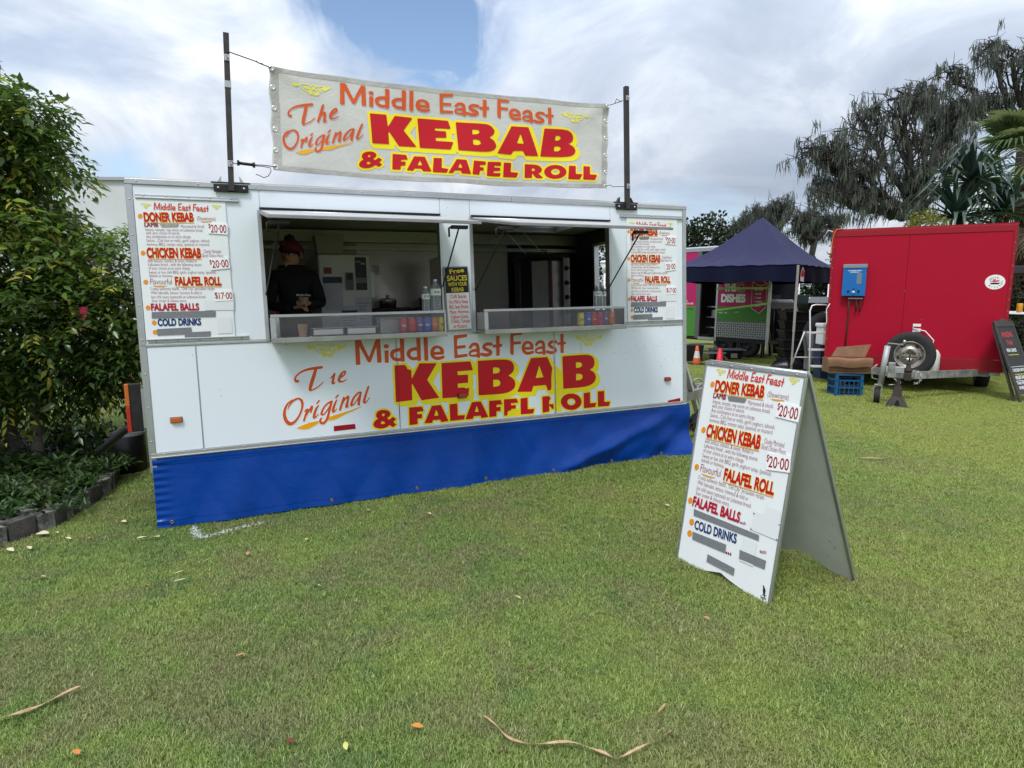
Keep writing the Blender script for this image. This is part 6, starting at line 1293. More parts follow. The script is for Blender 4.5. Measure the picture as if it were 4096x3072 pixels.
simple('bucket', 'black bucket on the grass right of the pink trailer', 'bucket', 3105, 1412, None, [('bucket_wall', MB().lathe([(0, 0), (.12, 0), (.16, .33), (.165, .34), (.155, .33), (.115, .01), (0, .01)], seg=24), M_tub), ('handle', MB().tube([(-.16, 0, .33), (-.14, -.08, .38), (0, -.14, .40), (.14, -.08, .38), (.16, 0, .33)], .005, 6), M_rivet)])
simple('trolley_tub', 'shallow black tub under a grey lid beside the cones', 'tub', 2905, 1436, None, [('tub_body', MB().prism([(-.40, 0), (.32, 0), (.38, .24), (-.42, .24)], -.2, .2), M_tub), ('lid', MB().box((-.46, -.26, .245), (.46, .26, .275), .01), mat('lid_grey', (.16, .17, .18), .4)), ('sticker', MB().box((.05, -.212, .05), (.22, -.2, .17)), mat('label_cream', (.4, .4, .32), .6))])
simple('entry_steps', 'grey folding steps below the pink trailer doorway', 'steps', 2800, 1420, 17.2, [('tread', MB().box((-.35, -.1, .38), (.35, .25, .42), .005), M_alu), ('tread', MB().box((-.1, -.45, .18), (.55, -.12, .22), .005), M_alu), ('side_frame', MB().bar((-.3, .2, .4), (-.1, -.45, .02), .05, .03).bar((.4, .2, .4), (.6, -.45, .02), .05, .03), M_alu)])
simple('black_bin', 'dark plastic bin half hidden behind the white trailer corner', 'bin', 2752, 1444, None, [('bin_body', MB().prism([(-.35, 0), (.30, 0), (.34, .42), (-.38, .42)], -.2, .2), M_tub)])
simple('cooler_box', 'white cooler box on a blue bin behind the step ladder', 'cooler', 3298, 1440, 13.3, [('box', MB().box((-.15, -.15, .0), (.20, .15, .36), .02), M_cap), ('lid', MB().box((-.17, -.17, .36), (.22, .17, .44), .02), M_cap), ('label', MB().box((-.02, -.156, .05), (.12, -.151, .22)), mat('label_grey2', (.3, .32, .36), .5))], z=.70)
simple('blue_bin', 'dark blue bin under the white cooler box', 'bin', 3298, 1440, 13.3, [('bin_body', MB().prism([(-.14, 0), (.18, 0), (.22, .69), (-.18, .69)], -.16, .16), mat('bin_blue', (.02, .035, .09), .5))])
# step ladder
sl_ = thing('step_ladder', 'white metal step ladder with hoop handle next to the red trailer', 'step ladder', flatframe(WD(3262, 1500, 12.9) * (1, 1, 0), R(-6)))
M_lw = mat('ladder_white', (.62, .63, .64), .35, .2)
tpz = 1.52; hw = .21
obj('front_frame', MB().tube([(-hw - .05, -.42, .02), (-hw, -.14, 1.0), (-hw + .01, -.02, tpz - .12), (-hw + .05, 0, tpz - .02), (-hw + .12, .0, tpz), (hw - .12, .0, tpz), (hw - .05, 0, tpz - .02), (hw - .01, -.02, tpz - .12), (hw, -.14, 1.0), (hw + .05, -.42, .02)], .016, 8), M_lw, sl_)
obj('rear_frame', MB().tube([(-hw - .22, .38, .02), (-hw - .06, .0, .98)], .014, 8).tube([(hw + .06, .42, .02), (hw - .02, .0, .98)], .014, 8).tube([(-hw - .15, .2, .45), (hw + .03, .22, .45)], .010, 8), M_lw, sl_)
for z, y in ((.30, -.34), (.62, -.25), (.95, -.15)): obj('step', MB().box((-hw + .0, y, z), (hw, y + .17 + (.05 if z > .9 else 0), z + .035), .006), M_lw, sl_)
# leaning aluminium ladder at the trailer end
q0 = WD(2734, 1450, 6.9); q1 = G(2812, 1728)
fl_ = thing('folded_ladder', 'narrow folded aluminium ladder leaning against the right end of the trailer', 'ladder', (0, 0, 0))
obj('side_rail', MB().bar(q0, q1, .055, .05), M_lw, fl_); obj('side_rail', MB().bar(q0 + (-.06, .03, -.12), q1 + (-.12, .05, 0), .04, .04), M_lw, fl_)
obj('grip', MB().bar(q0 * .78 + q1 * .22 + (-.055, .025, -.09), q0 * .58 + q1 * .42 + (-.06, .03, -.05), .05, .05), M_black, fl_)
# bending and standing helpers
bp = thing('person', 'person in a black shirt and grey trousers bending over under the gazebo', 'person', flatframe(WD(3228, 1470, 13.95) * (1, 1, 0), R(-4)))
P = [(0, 0, .95), (.12, 0, 1.16), (.30, 0, 1.25), (.46, .0, 1.20), (.56, 0, 1.12), (.64, 0, 1.04), (.70, 0, .98), (.42, -.18, 1.12), (.50, -.22, .84), (.58, -.20, .62), (.42, .18, 1.12), (.50, .22, .84), (.58, .20, .62),
     (-.02, -.10, .88), (.03, -.12, .47), (-.02, -.12, .08), (.10, -.12, .04), (-.02, .12, .88), (.05, .14, .47), (.02, .14, .08), (.14, .14, .04)]
Rb = [(.16, .15), (.17, .16), (.17, .16), (.14, .13), (.055, .055), (.085, .075), (.085, .075), .07, .05, .035, .07, .05, .035, .10, .07, .05, .04, .10, .07, .05, .04]
skin('body', P, E_, Rb, M_hood, bp, [M_hood, M_pants, M_skin, M_black], lambda c: 3 if c.z < .10 else (1 if (c.z < .96 and c.x < .27) else (2 if (c.x > .53 and (c.z > .93 or c.z < .70)) else 0)))
obj('hair', MB().lathe([(0, .10), (.07, .08), (.095, .02), (.09, -.04), (.05, -.06)], (.70, 0, 1.02), seg=14), M_hair, bp); hand(bp, (.585, -.2, .60), (.2, 0, -1), (1, 0, 0)); hand(bp, (.585, .2, .60), (.2, 0, -1), (1, 0, 0))
sp = thing('person', 'person in black standing at the dish rack beside the pink trailer', 'person', flatframe(WD(3066, 1400, 18.3) * (1, 1, 0), R(-20)))
P = [(0, 0, .95), (0, 0, 1.1), (0, .01, 1.27), (0, 0, 1.42), (0, -.01, 1.50), (0, -.02, 1.58), (0, -.02, 1.66), (-.18, 0, 1.40), (-.25, -.03, 1.14), (-.14, -.24, 1.04), (.18, 0, 1.40), (.26, -.05, 1.15), (.42, -.26, 1.52 - .12),
     (-.09, 0, .9), (-.09, 0, .48), (-.09, 0, .08), (-.09, -.14, .03), (.09, 0, .9), (.09, 0, .48), (.09, 0, .08), (.09, -.14, .03)]
P[12] = (.40, -.22, 1.36)
skin('body', P, E_, [(.15, .11), (.14, .10), (.17, .11), (.12, .085), (.055, .055), (.075, .085), (.08, .09)] + [.06, .048, .036, .06, .045, .034] + [.085, .06, .042, .035] * 2, M_hood, sp, [M_hood, M_skin, M_trou], lambda c: 1 if (c.z > 1.49 or (c.x > .30)) else (2 if c.z < .92 and abs(c.x) < .2 else 0))
face(sp, (0, -.02, 1.62), .3); obj('hair', MB().lathe([(.092, 1.64), (.10, 1.69), (.085, 1.74), (.04, 1.77), (0, 1.775)], (0, -.01, 0), seg=16), M_hair, sp); hand(sp, (.40, -.22, 1.36), (.8, -.5, 0), (0, 0, 1)); hand(sp, (-.14, -.24, 1.04), (.5, -.8, 0), (0, 0, 1))
# ================================================================== ground
rng = np.random.RandomState(7)
def sstep(x): x = np.clip(x, 0, 1); return x * x * (3 - 2 * x)
def gz(x, y):      # the lawn rises gently towards the right end of the white trailer
    x = np.asarray(x, float); y = np.asarray(y, float)
    px_, py_ = x - TF.O[0], y - TF.O[1]; u = px_ * .9138 + py_ * .4055; n = -px_ * .4055 + py_ * .9138
    d = np.where(n < 0, -n, np.maximum(0, n - 2.2)); a = sstep(u / 4.8) * np.exp(-(np.maximum(0, u - 4.9) / 1.3) ** 2)
    return .112 * a * np.exp(-(d / 1.15) ** 2)
def soil_tex(t, scale_big=.55):
    tcn = t.nodes.new('ShaderNodeNewGeometry'); P_ = tcn.outputs['Position']
    return P_
GR = bpy.data.materials.new('turf'); GR.use_nodes = True; t_ = GR.node_tree; b_ = t_.nodes['Principled BSDF']
def turf_colour(t, blade):
    P_ = t.nodes.new('ShaderNodeNewGeometry').outputs['Position']
    a = noise(t, P_, .55, 4, .6, .4, (2, 5, 0)); b2 = noise(t, P_, 2.3, 5, .65, .5, (7, 1, 0)); c = noise(t, P_, 9., 4, .6, 0, (1, 9, 0)); d = noise(t, P_, .28, 2, .5, 0, (11, 3, 0))
    g1 = (.150, .225, .055); g2 = (.225, .290, .070); g3 = (.085, .165, .055)
    x = mixc(t, ramp(t, a, [(.38, 0.), (.62, 1.)]).outputs[0], g1, g2)
    x = mixc(t, mth(t, 'MULTIPLY', ramp(t, b2, [(.52, 0.), (.68, 1.)]).outputs[0], .65), x, g3)
    x = mixc(t, mth(t, 'MULTIPLY', ramp(t, noise(t, P_, 1.25, 5, .7, .6, (4, 14, 0)), [(.47, 0.), (.60, 1.)]).outputs[0], .62), x, (.205, .195, .095))
    x = mixc(t, mth(t, 'MULTIPLY', ramp(t, c, [(.60, 0.), (.72, 1.)]).outputs[0], .55), x, (.150, .105, .055))
    # yellower and lighter to the right, greener to the left, varied by slow noise
    sp_ = t.nodes.new('ShaderNodeSeparateXYZ'); t.links.new(P_, sp_.inputs[0])
    k = mth(t, 'ADD', mth(t, 'MULTIPLY', sp_.outputs[0], .16), mth(t, 'MULTIPLY', mth(t, 'SUBTRACT', d, .5), 2.2), True)
    x = mixc(t, mth(t, 'MULTIPLY', k, .6), x, (.290, .320, .060))
    return x
x_ = turf_colour(t_, 0)
x_ = mixc(t_, .35, x_, (.045, .038, .018)); t_.links.new(x_, b_.inputs['Base Color']); b_.inputs['Roughness'].default_value = .95; b_.inputs['Specular IOR Level'].default_value = .15
bn2 = t_.nodes.new('ShaderNodeBump'); bn2.inputs['Strength'].default_value = .7; bn2.inputs['Distance'].default_value = .05
t_.links.new(noise(t_, t_.nodes.new('ShaderNodeNewGeometry').outputs['Position'], 26, 6, .75), bn2.inputs['Height']); t_.links.new(bn2.outputs[0], b_.inputs['Normal'])
xs = np.concatenate([np.linspace(-260, -14, 12), np.arange(-12, 14.01, .25), np.linspace(16, 260, 12)]); ys = np.concatenate([[-60, -20, -6], np.arange(-2, 22.01, .25), np.linspace(24, 500, 16)])
X_, Y_ = np.meshgrid(xs, ys); Z_ = gz(X_, Y_) + .006 * np.sin(X_ * 2.1 + Y_) * np.sin(Y_ * 1.7) * (np.abs(X_) < 14) * (Y_ < 22) - .004
nx_, ny_ = len(xs), len(ys)
me = bpy.data.meshes.new('lawn'); me.from_pydata(np.stack([X_, Y_, Z_], -1).reshape(-1, 3).tolist(), [], [(j * nx_ + i, j * nx_ + i + 1, (j + 1) * nx_ + i + 1, (j + 1) * nx_ + i) for j in range(ny_ - 1) for i in range(nx_ - 1)])
me.materials.append(GR); me.polygons.foreach_set('use_smooth', [True] * len(me.polygons)); link('lawn', me, kind='structure')
# fast instancing of small templates into one mesh
def stamp(name, tv, tf, M, P, tint, mt, parent=None, **kw):
    tv = np.array(tv, float); N_, K = len(P), len(tv)
    V = (np.einsum('nij,kj->nki', M, tv) + P[:, None, :]).reshape(-1, 3)
    me = bpy.data.meshes.new(name); nl = [len(f) for f in tf]; fl = np.concatenate([np.array(f) for f in tf])
    F = (fl[None, :] + (np.arange(N_) * K)[:, None]).reshape(-1); ls = np.tile(np.array(nl), N_)
    me.vertices.add(len(V)); me.vertices.foreach_set('co', V.reshape(-1).astype(np.float32)); me.loops.add(len(F)); me.loops.foreach_set('vertex_index', F.astype(np.int32))
    me.polygons.add(len(ls)); st = np.concatenate([[0], np.cumsum(ls)[:-1]]); me.polygons.foreach_set('loop_start', st.astype(np.int32)); me.polygons.foreach_set('loop_total', ls.astype(np.int32))
    me.update(calc_edges=True); at = me.attributes.new('tint', 'FLOAT', 'POINT'); at.data.foreach_set('value', np.repeat(tint, K).astype(np.float32))
    me.materials.append(mt); return link(name, me, parent, **kw)
def frames(D, UP):      # D main axis (y), UP approx normal (z)
    D = D / np.linalg.norm(D, axis=1, keepdims=True); X = np.cross(D, UP); X /= np.linalg.norm(X, axis=1, keepdims=True) + 1e-9; Z = np.cross(X, D)
    return np.stack([X, D, Z], 2)
def leafmat(name, lo, hi, rough=.45, trl=.3, extra=None):
    m = bpy.data.materials.new(name); m.use_nodes = True; MATS[name] = m; t = m.node_tree; b = t.nodes['Principled BSDF']
    at = t.nodes.new('ShaderNodeAttribute'); at.attribute_name = 'tint'; oi = t.nodes.new('ShaderNodeObjectInfo')
    c = ramp(t, at.outputs['Fac'], [(0., lo), (1., hi)] if not extra else [(0., lo), (.62, hi), (.80, extra[0]), (1., extra[1])]).outputs[0]
    t.links.new(c, b.inputs['Base Color']); b.inputs['Roughness'].default_value = rough; b.inputs['Specular IOR Level'].default_value = .45
    tr = t.nodes.new('ShaderNodeBsdfTranslucent'); t.links.new(c, tr.inputs[0]); mx = t.nodes.new('ShaderNodeMixShader'); mx.inputs[0].default_value = trl
    t.links.new(b.outputs[0], mx.inputs[1]); t.links.new(tr.outputs[0], mx.inputs[2]); t.links.new(mx.outputs[0], t.nodes['Material Output'].inputs[0]); return m
# ------------------------------------------------------------------ grass blades (geometry nodes, clumps of real blades)
GB = bpy.data.materials.new('grass_blade'); GB.use_nodes = True; t_ = GB.node_tree; b_ = t_.nodes['Principled BSDF']
x_ = turf_colour(t_, 1); at = t_.nodes.new('ShaderNodeAttribute'); at.attribute_name = 'tint'
x_ = mixc(t_, ramp(t_, at.outputs['Fac'], [(.0, 0.), (.22, .0), (.30, .0)]).outputs[0], x_, x_)
x_ = mixc(t_, mth(t_, 'MULTIPLY', ramp(t_, at.outputs['Fac'], [(.90, 0.), (.97, 1.)]).outputs[0], .5), x_, (.36, .34, .18))
hs = t_.nodes.new('ShaderNodeHueSaturation'); t_.links.new(x_, hs.inputs['Color']); t_.links.new(mth(t_, 'ADD', mth(t_, 'MULTIPLY', at.outputs['Fac'], .9), .82), hs.inputs['Value'])
t_.links.new(hs.outputs[0], b_.inputs['Base Color']); b_.inputs['Roughness'].default_value = .5; b_.inputs['Specular IOR Level'].default_value = .35
tr = t_.nodes.new('ShaderNodeBsdfTranslucent'); t_.links.new(hs.outputs[0], tr.inputs[0]); mx = t_.nodes.new('ShaderNodeMixShader'); mx.inputs[0].default_value = .28
t_.links.new(b_.outputs[0], mx.inputs[1]); t_.links.new(tr.outputs[0], mx.inputs[2]); t_.links.new(mx.outputs[0], t_.nodes['Material Output'].inputs[0])
clumps = bpy.data.collections.new('grass_clumps')
TV = [(-.5, 0, 0), (.5, 0, 0), (-.42, .45, .5), (.42, .45, .5), (0, 1., .72)]; TF_ = [(0, 1, 3, 2), (2, 3, 4)]
for k in range(6):
    n_ = 190; a = rng.uniform(0, 6.283, n_); r_ = .075 * np.sqrt(rng.uniform(0, 1, n_)); P_ = np.stack([r_ * np.cos(a), r_ * np.sin(a), np.zeros(n_) - .003], 1)
    h = rng.uniform(.010, .026, n_); yaw = rng.uniform(0, 6.283, n_); ln = rng.uniform(.2, 1.15, n_); w = rng.uniform(.0016, .0030, n_)
    M_ = np.zeros((n_, 3, 3)); M_[:, :, 0] = np.stack([np.cos(yaw), np.sin(yaw), 0 * yaw], 1) * w[:, None]; M_[:, :, 1] = np.stack([-np.sin(yaw), np.cos(yaw), 0 * yaw], 1) * (h * ln)[:, None]; M_[:, 2, 2] = h
    o = stamp('grass_clump', TV, TF_, M_, P_, rng.uniform(0, 1, n_), GB); col.objects.unlink(o); clumps.objects.link(o)
def bed_inside(x, y): return None
EDG = [G(-420, 2365), G(-200, 2268), G(0, 2188), G(150, 2138), G(225, 2110), G(312, 2055), G(400, 2000), G(450, 1962), G(478, 1915), G(487, 1865), G(478, 1805), G(455, 1760)]
EA = np.array(EDG)[:, :2]
def in_poly(px, py, poly_):
    r_ = np.zeros(px.shape, bool)
    for (ax, ay), (bx, by) in zip(poly_, np.roll(poly_, -1, 0)):
        r_ ^= ((py >= ay) != (py >= by)) & (px < (bx - ax) * (py - ay) / (by - ay + 1e-12) + ax)
    return r_
BED = np.vstack([EA, [(-8.5, 7.4), (-9, 3)]])
pts = []; 
def scatter(y0, y1, step):
    gy = np.arange(y0, y1, step); out = []
    for y in gy:
        hw_ = .86 * max(y, .5) + .8; gx = np.arange(-hw_, hw_, step); out.append(np.stack([gx, np.full_like(gx, y)], 1))
    P = np.vstack(out); return P + rng.uniform(-step * .5, step * .5, P.shape)
Pn, Pm, Pf = scatter(1.7, 5.2, .052), scatter(5.2, 9.5, .070), scatter(9.5, 19, .115)
S_ = np.concatenate([np.full(len(Pn), 1.), np.full(len(Pm), 1.12), np.full(len(Pf), 1.3)]); P2 = np.vstack([Pn, Pm, Pf])
pu, pn = (P2[:, 0] - TF.O[0]) * .9138 + (P2[:, 1] - TF.O[1]) * .4055, -(P2[:, 0] - TF.O[0]) * .4055 + (P2[:, 1] - TF.O[1]) * .9138
keep = ~in_poly(P2[:, 0], P2[:, 1], BED) & ~((pu > .1) & (pu < 4.6) & (pn > .12) & (pn < 2.3))
P2, S_ = P2[keep], S_[keep]
me = bpy.data.meshes.new('grass'); me.vertices.add(len(P2)); me.vertices.foreach_set('co', np.c_[P2, gz(P2[:, 0], P2[:, 1])].reshape(-1).astype(np.float32))
at = me.attributes.new('size', 'FLOAT', 'POINT'); at.data.foreach_set('value', (S_ * rng.uniform(.8, 1.25, len(S_))).astype(np.float32))
go = link('grass', me, kind='stuff', label='short mown lawn grass around the trailers', cat='grass')
ng = bpy.data.node_groups.new('grass_scatter', 'GeometryNodeTree'); ng.interface.new_socket('Geometry', in_out='INPUT', socket_type='NodeSocketGeometry'); ng.interface.new_socket('Geometry', in_out='OUTPUT', socket_type='NodeSocketGeometry')
gi, gout = ng.nodes.new('NodeGroupInput'), ng.nodes.new('NodeGroupOutput'); ip = ng.nodes.new('GeometryNodeInstanceOnPoints'); ci = ng.nodes.new('GeometryNodeCollectionInfo'); ci.inputs[0].default_value = clumps
ci.inputs['Separate Children'].default_value = True; ci.inputs['Reset Children'].default_value = True; ip.inputs['Pick Instance'].default_value = True
rv_ = ng.nodes.new('FunctionNodeRandomValue'); rv_.data_type = 'FLOAT_VECTOR'; rv_.inputs[0].default_value = (-.12, -.12, 0); rv_.inputs[1].default_value = (.12, .12, 6.283)
na = ng.nodes.new('GeometryNodeInputNamedAttribute'); na.data_type = 'FLOAT'; na.inputs[0].default_value = 'size'
ng.links.new(gi.outputs[0], ip.inputs['Points']); ng.links.new(ci.outputs[0], ip.inputs['Instance']); ng.links.new(rv_.outputs[0], ip.inputs['Rotation']); ng.links.new(na.outputs[0], ip.inputs['Scale']); ng.links.new(ip.outputs[0], gout.inputs[0])
md = go.modifiers.new('scatter', 'NODES'); md.node_group = ng
print('grass clumps', len(P2))
# white marking paint on the grass by the skirt corner
mk = [G(772, 2112), G(800, 2160), G(1080, 2092)]; Pq = []
for (a, b), n_ in zip(((mk[0], mk[1]), (mk[1], mk[2])), (170, 300)):
    for i in range(n_):
        s = i / n_; q = a + (b - a) * s + rng.normal(0, .012, 3) * (1, 1, 0)
        if b is mk[2] and rng.rand() < s * .85: continue
        Pq.append(q)
Pq = np.array(Pq); Pq[:, 2] = gz(Pq[:, 0], Pq[:, 1]) + .012; n_ = len(Pq); M_ = frames(rng.normal(0, 1, (n_, 3)) * (1, 1, .5) + (0, 0, .3), rng.normal(0, 1, (n_, 3))) * np.array([.004, .022, .01])[None, None, :]
stamp('painted_line', TV, TF_, M_, Pq, rng.rand(n_), mat('marking_paint', (.62, .66, .62), .7), kind='stuff', label='faint white paint line on the grass at the skirt corner', cat='marking')
# ------------------------------------------------------------------ fallen leaves, bark strips
LV = [(0, 0, 0), (-.30, .42, .10), (0, .45, 0), (.30, .42, .10), (0, 1, .06)]; LF = [(0, 2, 1), (0, 3, 2), (1, 2, 4), (2, 3, 4)]
def leaf_thing(px, py, L_, cname, c, yaw, label):
    g = G(px, py); mb = MB(); V = []
    for j in range(9):
        t = j / 8; w = .5 * .46 * math.sin(math.pi * min(1, t * 1.02)) ** .8
        for sx in (-1, 0, 1): V.append((sx * w * L_, (t - .5) * L_, .006 + .20 * L_ * abs(sx) * w + .06 * L_ * math.sin(t * 3)))
    mb.add(V, [(j * 3 + k, j * 3 + k + 1, (j + 1) * 3 + k + 1, (j + 1) * 3 + k) for j in range(8) for k in range(2)], True)
    o = obj('fallen_leaf', mb, mat(cname, c, .6, var=.4, vscale=40), None, label=label, cat='leaf', group='fallen leaves on the lawn', fix=False)
    o.location = (g[0], g[1], float(gz(g[0], g[1])) + .022); o.rotation_euler = (rng.uniform(-.2, .2), rng.uniform(-.3, .3), yaw)
LC = {'tan': (.50, .24, .12), 'cream': (.62, .56, .36), 'orange': (.55, .20, .05), 'brown': (.13, .04, .02), 'pink': (.55, .24, .2), 'lime': (.48, .50, .16)}
for px, py, L_, c, yw, lb in ((165, 2326, .075, 'cream', 1.4, 'pale cream leaf lying on the lawn below the garden edging'), (590, 2358, .035, 'orange', 1.3, 'tiny orange leaf on the lawn left of centre'), (966, 2643, .060, 'tan', -.9, 'curled tan leaf alone in the middle of the left lawn'),
        (1669, 2930, .060, 'orange', 1.5, 'orange brown leaf near the bottom centre of the lawn'), (1162, 2990, .055, 'brown', 1.2, 'dark reddish brown leaf near the bottom edge'), (307, 3037, .055, 'orange', 1.0, 'orange leaf at the bottom left corner of the lawn'), (990, 2231, .055, 'pink', .3, 'pinkish leaf on the grass below the blue skirt'),
        (1227, 2176, .055, 'lime', .1, 'upright pale green leaf below the blue skirt'), (1274, 2361, .035, 'lime', 1.1, 'tiny pale green leaf in the mid lawn'), (43, 2215, .080, 'cream', 1.2, 'cream leaf beside the garden edging at the left border'), (118, 2207, .070, 'cream', .9, 'slim cream leaf right of the leaf at the left border'),
        (172, 2150, .12, 'cream', 1.5, 'large pale bark flake at the foot of the edging blocks'), (225, 2145, .06, 'cream', 1.2, 'smaller pale flake next to the large bark flake'), (358, 2166, .045, 'tan', .5, 'small round tan leaf left of the skirt corner'), (275, 2168, .05, 'cream', 1.4, 'pale leaf between the bark flake and the tan leaf'), (1717, 2082, .06, 'cream', .6, 'pale yellow leaf below the word KEBAB skirt'),
        (1472, 2065, .06, 'lime', .3, 'greenish leaf close under the skirt'), (2666, 2051, .055, 'cream', .8, 'cream leaf left of the sandwich board'), (2825, 2492, .050, 'tan', .6, 'tan leaf on the grass below the sandwich board'), (3594, 2216, .055, 'tan', 1.2, 'tan leaf on the lawn right of the sandwich board'), (2580, 2100, .05, 'pink', 1.4, 'pinkish leaf left of the sandwich board foot'),
        (2736, 1957, .05, 'cream', 1.0, 'small cream leaf hard against the left edge of the sandwich board'), (2070, 2409, .055, 'lime', .8, 'slim pale leaf in the centre of the lawn'), (1385, 3010, .05, 'lime', .4, 'pale green leaf between the brown and the orange leaf at the bottom'), (497, 2100, .07, 'cream', 1.1, 'pale scrap on the shaded grass by the edging')):
    leaf_thing(px, py, L_ * .85, 'leaf_' + c, LC[c], yw, lb)
def strip(pts, w, nm, m_, label, cat, zoff=.03):
    P = [G(*p) for p in pts]; P = [np.array((p[0], p[1], float(gz(p[0], p[1])) + zoff + .006 * math.sin(i * 2))) for i, p in enumerate(P)]; Q_ = []
    for i in range(len(P) - 1):
        for k in range(4):
            p0, p1, p2, p3 = P[max(0, i - 1)], P[i], P[i + 1], P[min(len(P) - 1, i + 2)]; t = k / 4
            Q_.append(.5 * (2 * p1 + (p2 - p0) * t + (2 * p0 - 5 * p1 + 4 * p2 - p3) * t * t + (3 * p1 - p0 - 3 * p2 + p3) * t ** 3))
    Q_.append(P[-1]); V = []; n = len(Q_)
    for i, q in enumerate(Q_):
        d = Q_[min(n - 1, i + 1)] - Q_[max(0, i - 1)]; d /= np.linalg.norm(d); s = np.array((-d[1], d[0], 0)); ww = w * (math.sin(math.pi * (.06 + .88 * i / (n - 1))) ** .5)
        V += [q - s * ww + (0, 0, .004), q + (0, 0, -.001), q + s * ww + (0, 0, .006 * math.sin(i))]
    return obj(nm, MB().add(V, [(j * 3 + k, j * 3 + k + 1, (j + 1) * 3 + k + 1, (j + 1) * 3 + k) for j in range(n - 1) for k in range(2)], True), m_, None, label=label, cat=cat, fix=False)
M_bark = mat('dry_frond', (.30, .17, .09), .7, var=.9, vscale=26, c2=(.52, .38, .22))
strip([(-90, 2935), (0, 2903), (110, 2868), (220, 2818), (335, 2772)], .011, 'palm_strip', M_bark, 'long dry brown palm strip at the lower left of the lawn', 'palm strip')
strip([(1930, 2890), (1985, 2935), (2048, 2986), (2168, 3002), (2298, 3006), (2400, 3035), (2474, 3056), (2576, 3018), (2687, 2950)], .007, 'palm_strip', M_bark, 'curving dry palm strip at the bottom centre of the lawn', 'palm strip')
strip([(2629, 2881), (2668, 2840)], .005, 'twig', M_bark, 'short straw above the curving palm strip', 'twig'); strip([(546, 2172), (590, 2166), (639, 2161)], .012, 'dry_blade', MATS['leaf_cream'], 'pale dry blade on the grass below the skirt corner', 'dry blade')
strip([(690, 2318), (760, 2296), (838, 2252)], .004, 'straw', MATS['leaf_cream'], 'long thin straw in the left middle of the lawn', 'straw'); strip([(684, 2350), (770, 2333)], .004, 'straw', MATS['leaf_cream'], 'short straw below the long thin straw', 'straw'); strip([(3430, 1852), (3560, 1852)], .016, 'palm_strip', M_bark, 'short dry strip on the lawn beyond the sandwich board', 'palm strip')
# ------------------------------------------------------------------ garden bed: blocks, soil
seg_ = np.linalg.norm(np.diff(EA, axis=0), axis=1); cum = np.concatenate([[0], np.cumsum(seg_)])
def along(s): i = min(len(seg_) - 1, np.searchsorted(cum, s, 'right') - 1); t = (s - cum[i]) / seg_[i]; return EA[i] + (EA[i + 1] - EA[i]) * t
ge = thing('garden_edging', 'row of weathered dark timber blocks edging the garden bed at left', 'garden edging', (0, 0, 0))
M_blk = [mat('sleeper_dark', (.045, .040, .038), .9, var=.8, vscale=7, c2=(.42, .41, .38), bump=.7, bscale=40), mat('sleeper_grey', (.10, .092, .085), .9, var=.9, vscale=9, c2=(.03, .026, .024), bump=.5, bscale=40)]
s = 0.; k = 0
while s < cum[-1] - .15:
    w_ = rng.uniform(.09, .20); a, b = along(s), along(min(cum[-1], s + w_)); d = (b - a) / np.linalg.norm(b - a); c = (a + b) / 2; nrm = np.array((-d[1], d[0])); h = rng.uniform(.115, .14)
    if nrm @ (np.array((-6., 6.)) - c) < 0: nrm = -nrm
    c = c + nrm * .05; th_ = math.atan2(d[1], d[0]); o = obj('edging_block', MB().box((-w_ / 2 + .008, -.05, -.02), (w_ / 2 - .008, .05, h), .004), M_blk[k % 2], ge)
    o.location = (c[0], c[1], 0); o.rotation_euler = (rng.uniform(-.06, .03), rng.uniform(-.03, .03), th_ + rng.uniform(-.05, .05)); s += w_; k += 1
soil = np.array([(p[0], p[1]) for p in BED]); ctr_ = soil.mean(0)
obj('garden_soil', MB().add([(*(p + (ctr_ - p) / np.linalg.norm(ctr_ - p) * .05), .085) for p in soil] + [(*ctr_, .11)], [(i, (i + 1) % len(soil), len(soil)) for i in range(len(soil))]), mat('mulch', (.035, .024, .017), .95, var=.6, vscale=25, c2=(.09, .065, .045), bump=.9, bscale=45), kind='structure')
ps = thing('pipe_end', 'flattened grey ring lying on the soil at the left edge of the bed', 'ring', tuple(G(70, 2075, .1))); obj('ring', MB().lathe([(.09, 0), (.14, .0), (.14, .03), (.13, .034), (.095, .015), (.09, 0)], seg=26), mat('grey_plastic', (.12, .12, .12), .5), ps)
# ------------------------------------------------------------------ big leafy shrub at the left
M_lf = leafmat('shrub_leaf', (.030, .068, .016), (.165, .275, .040), .30, .38, ((.42, .46, .07), (.58, .46, .08)))
M_twig = mat('twig_bark', (.10, .08, .06), .9, var=.4, vscale=20)
bush = thing('shrub', 'large dense leafy shrub with glossy green and yellow leaves at the left of the trailer', 'shrub', (-4.34, 5.77, 0))
BO = np.array((-4.34, 5.77, 0.))
ELL = [((-5.48, 6.1, 2.35), (1.12, 1.0, 1.15), 1.0), ((-4.85, 5.95, 1.50), (1.05, .95, 1.0), 1.1), ((-6.3, 5.7, 2.0), (1.4, 1.1, 1.7), 1.0), ((-4.15, 6.05, 1.25), (.55, .55, .62), .5), ((-3.74, 6.25, 1.95), (.22, .3, .30), .13), ((-4.80, 6.0, 3.0), (.50, .5, .50), .45), ((-5.2, 6.0, 3.1), (.7, .6, .52), .4), ((-3.86, 6.15, 1.45), (.42, .45, .5), .32), ((-5.4, 5.3, 1.2), (1.1, .7, .9), .8), ((-4.72, 6.1, 2.1), (.60, .6, .6), .5), ((-4.22, 6.1, 2.85), (.16, .2, .16), .06), ((-4.35, 6.0, 3.25), (.22, .3, .2), .10), ((-4.8, 6.0, 3.42), (.25, .3, .25), .14), ((-5.6, 6.0, 3.55), (.35, .4, .3), .2)]
sprC, sprD, sprT = [], [], []
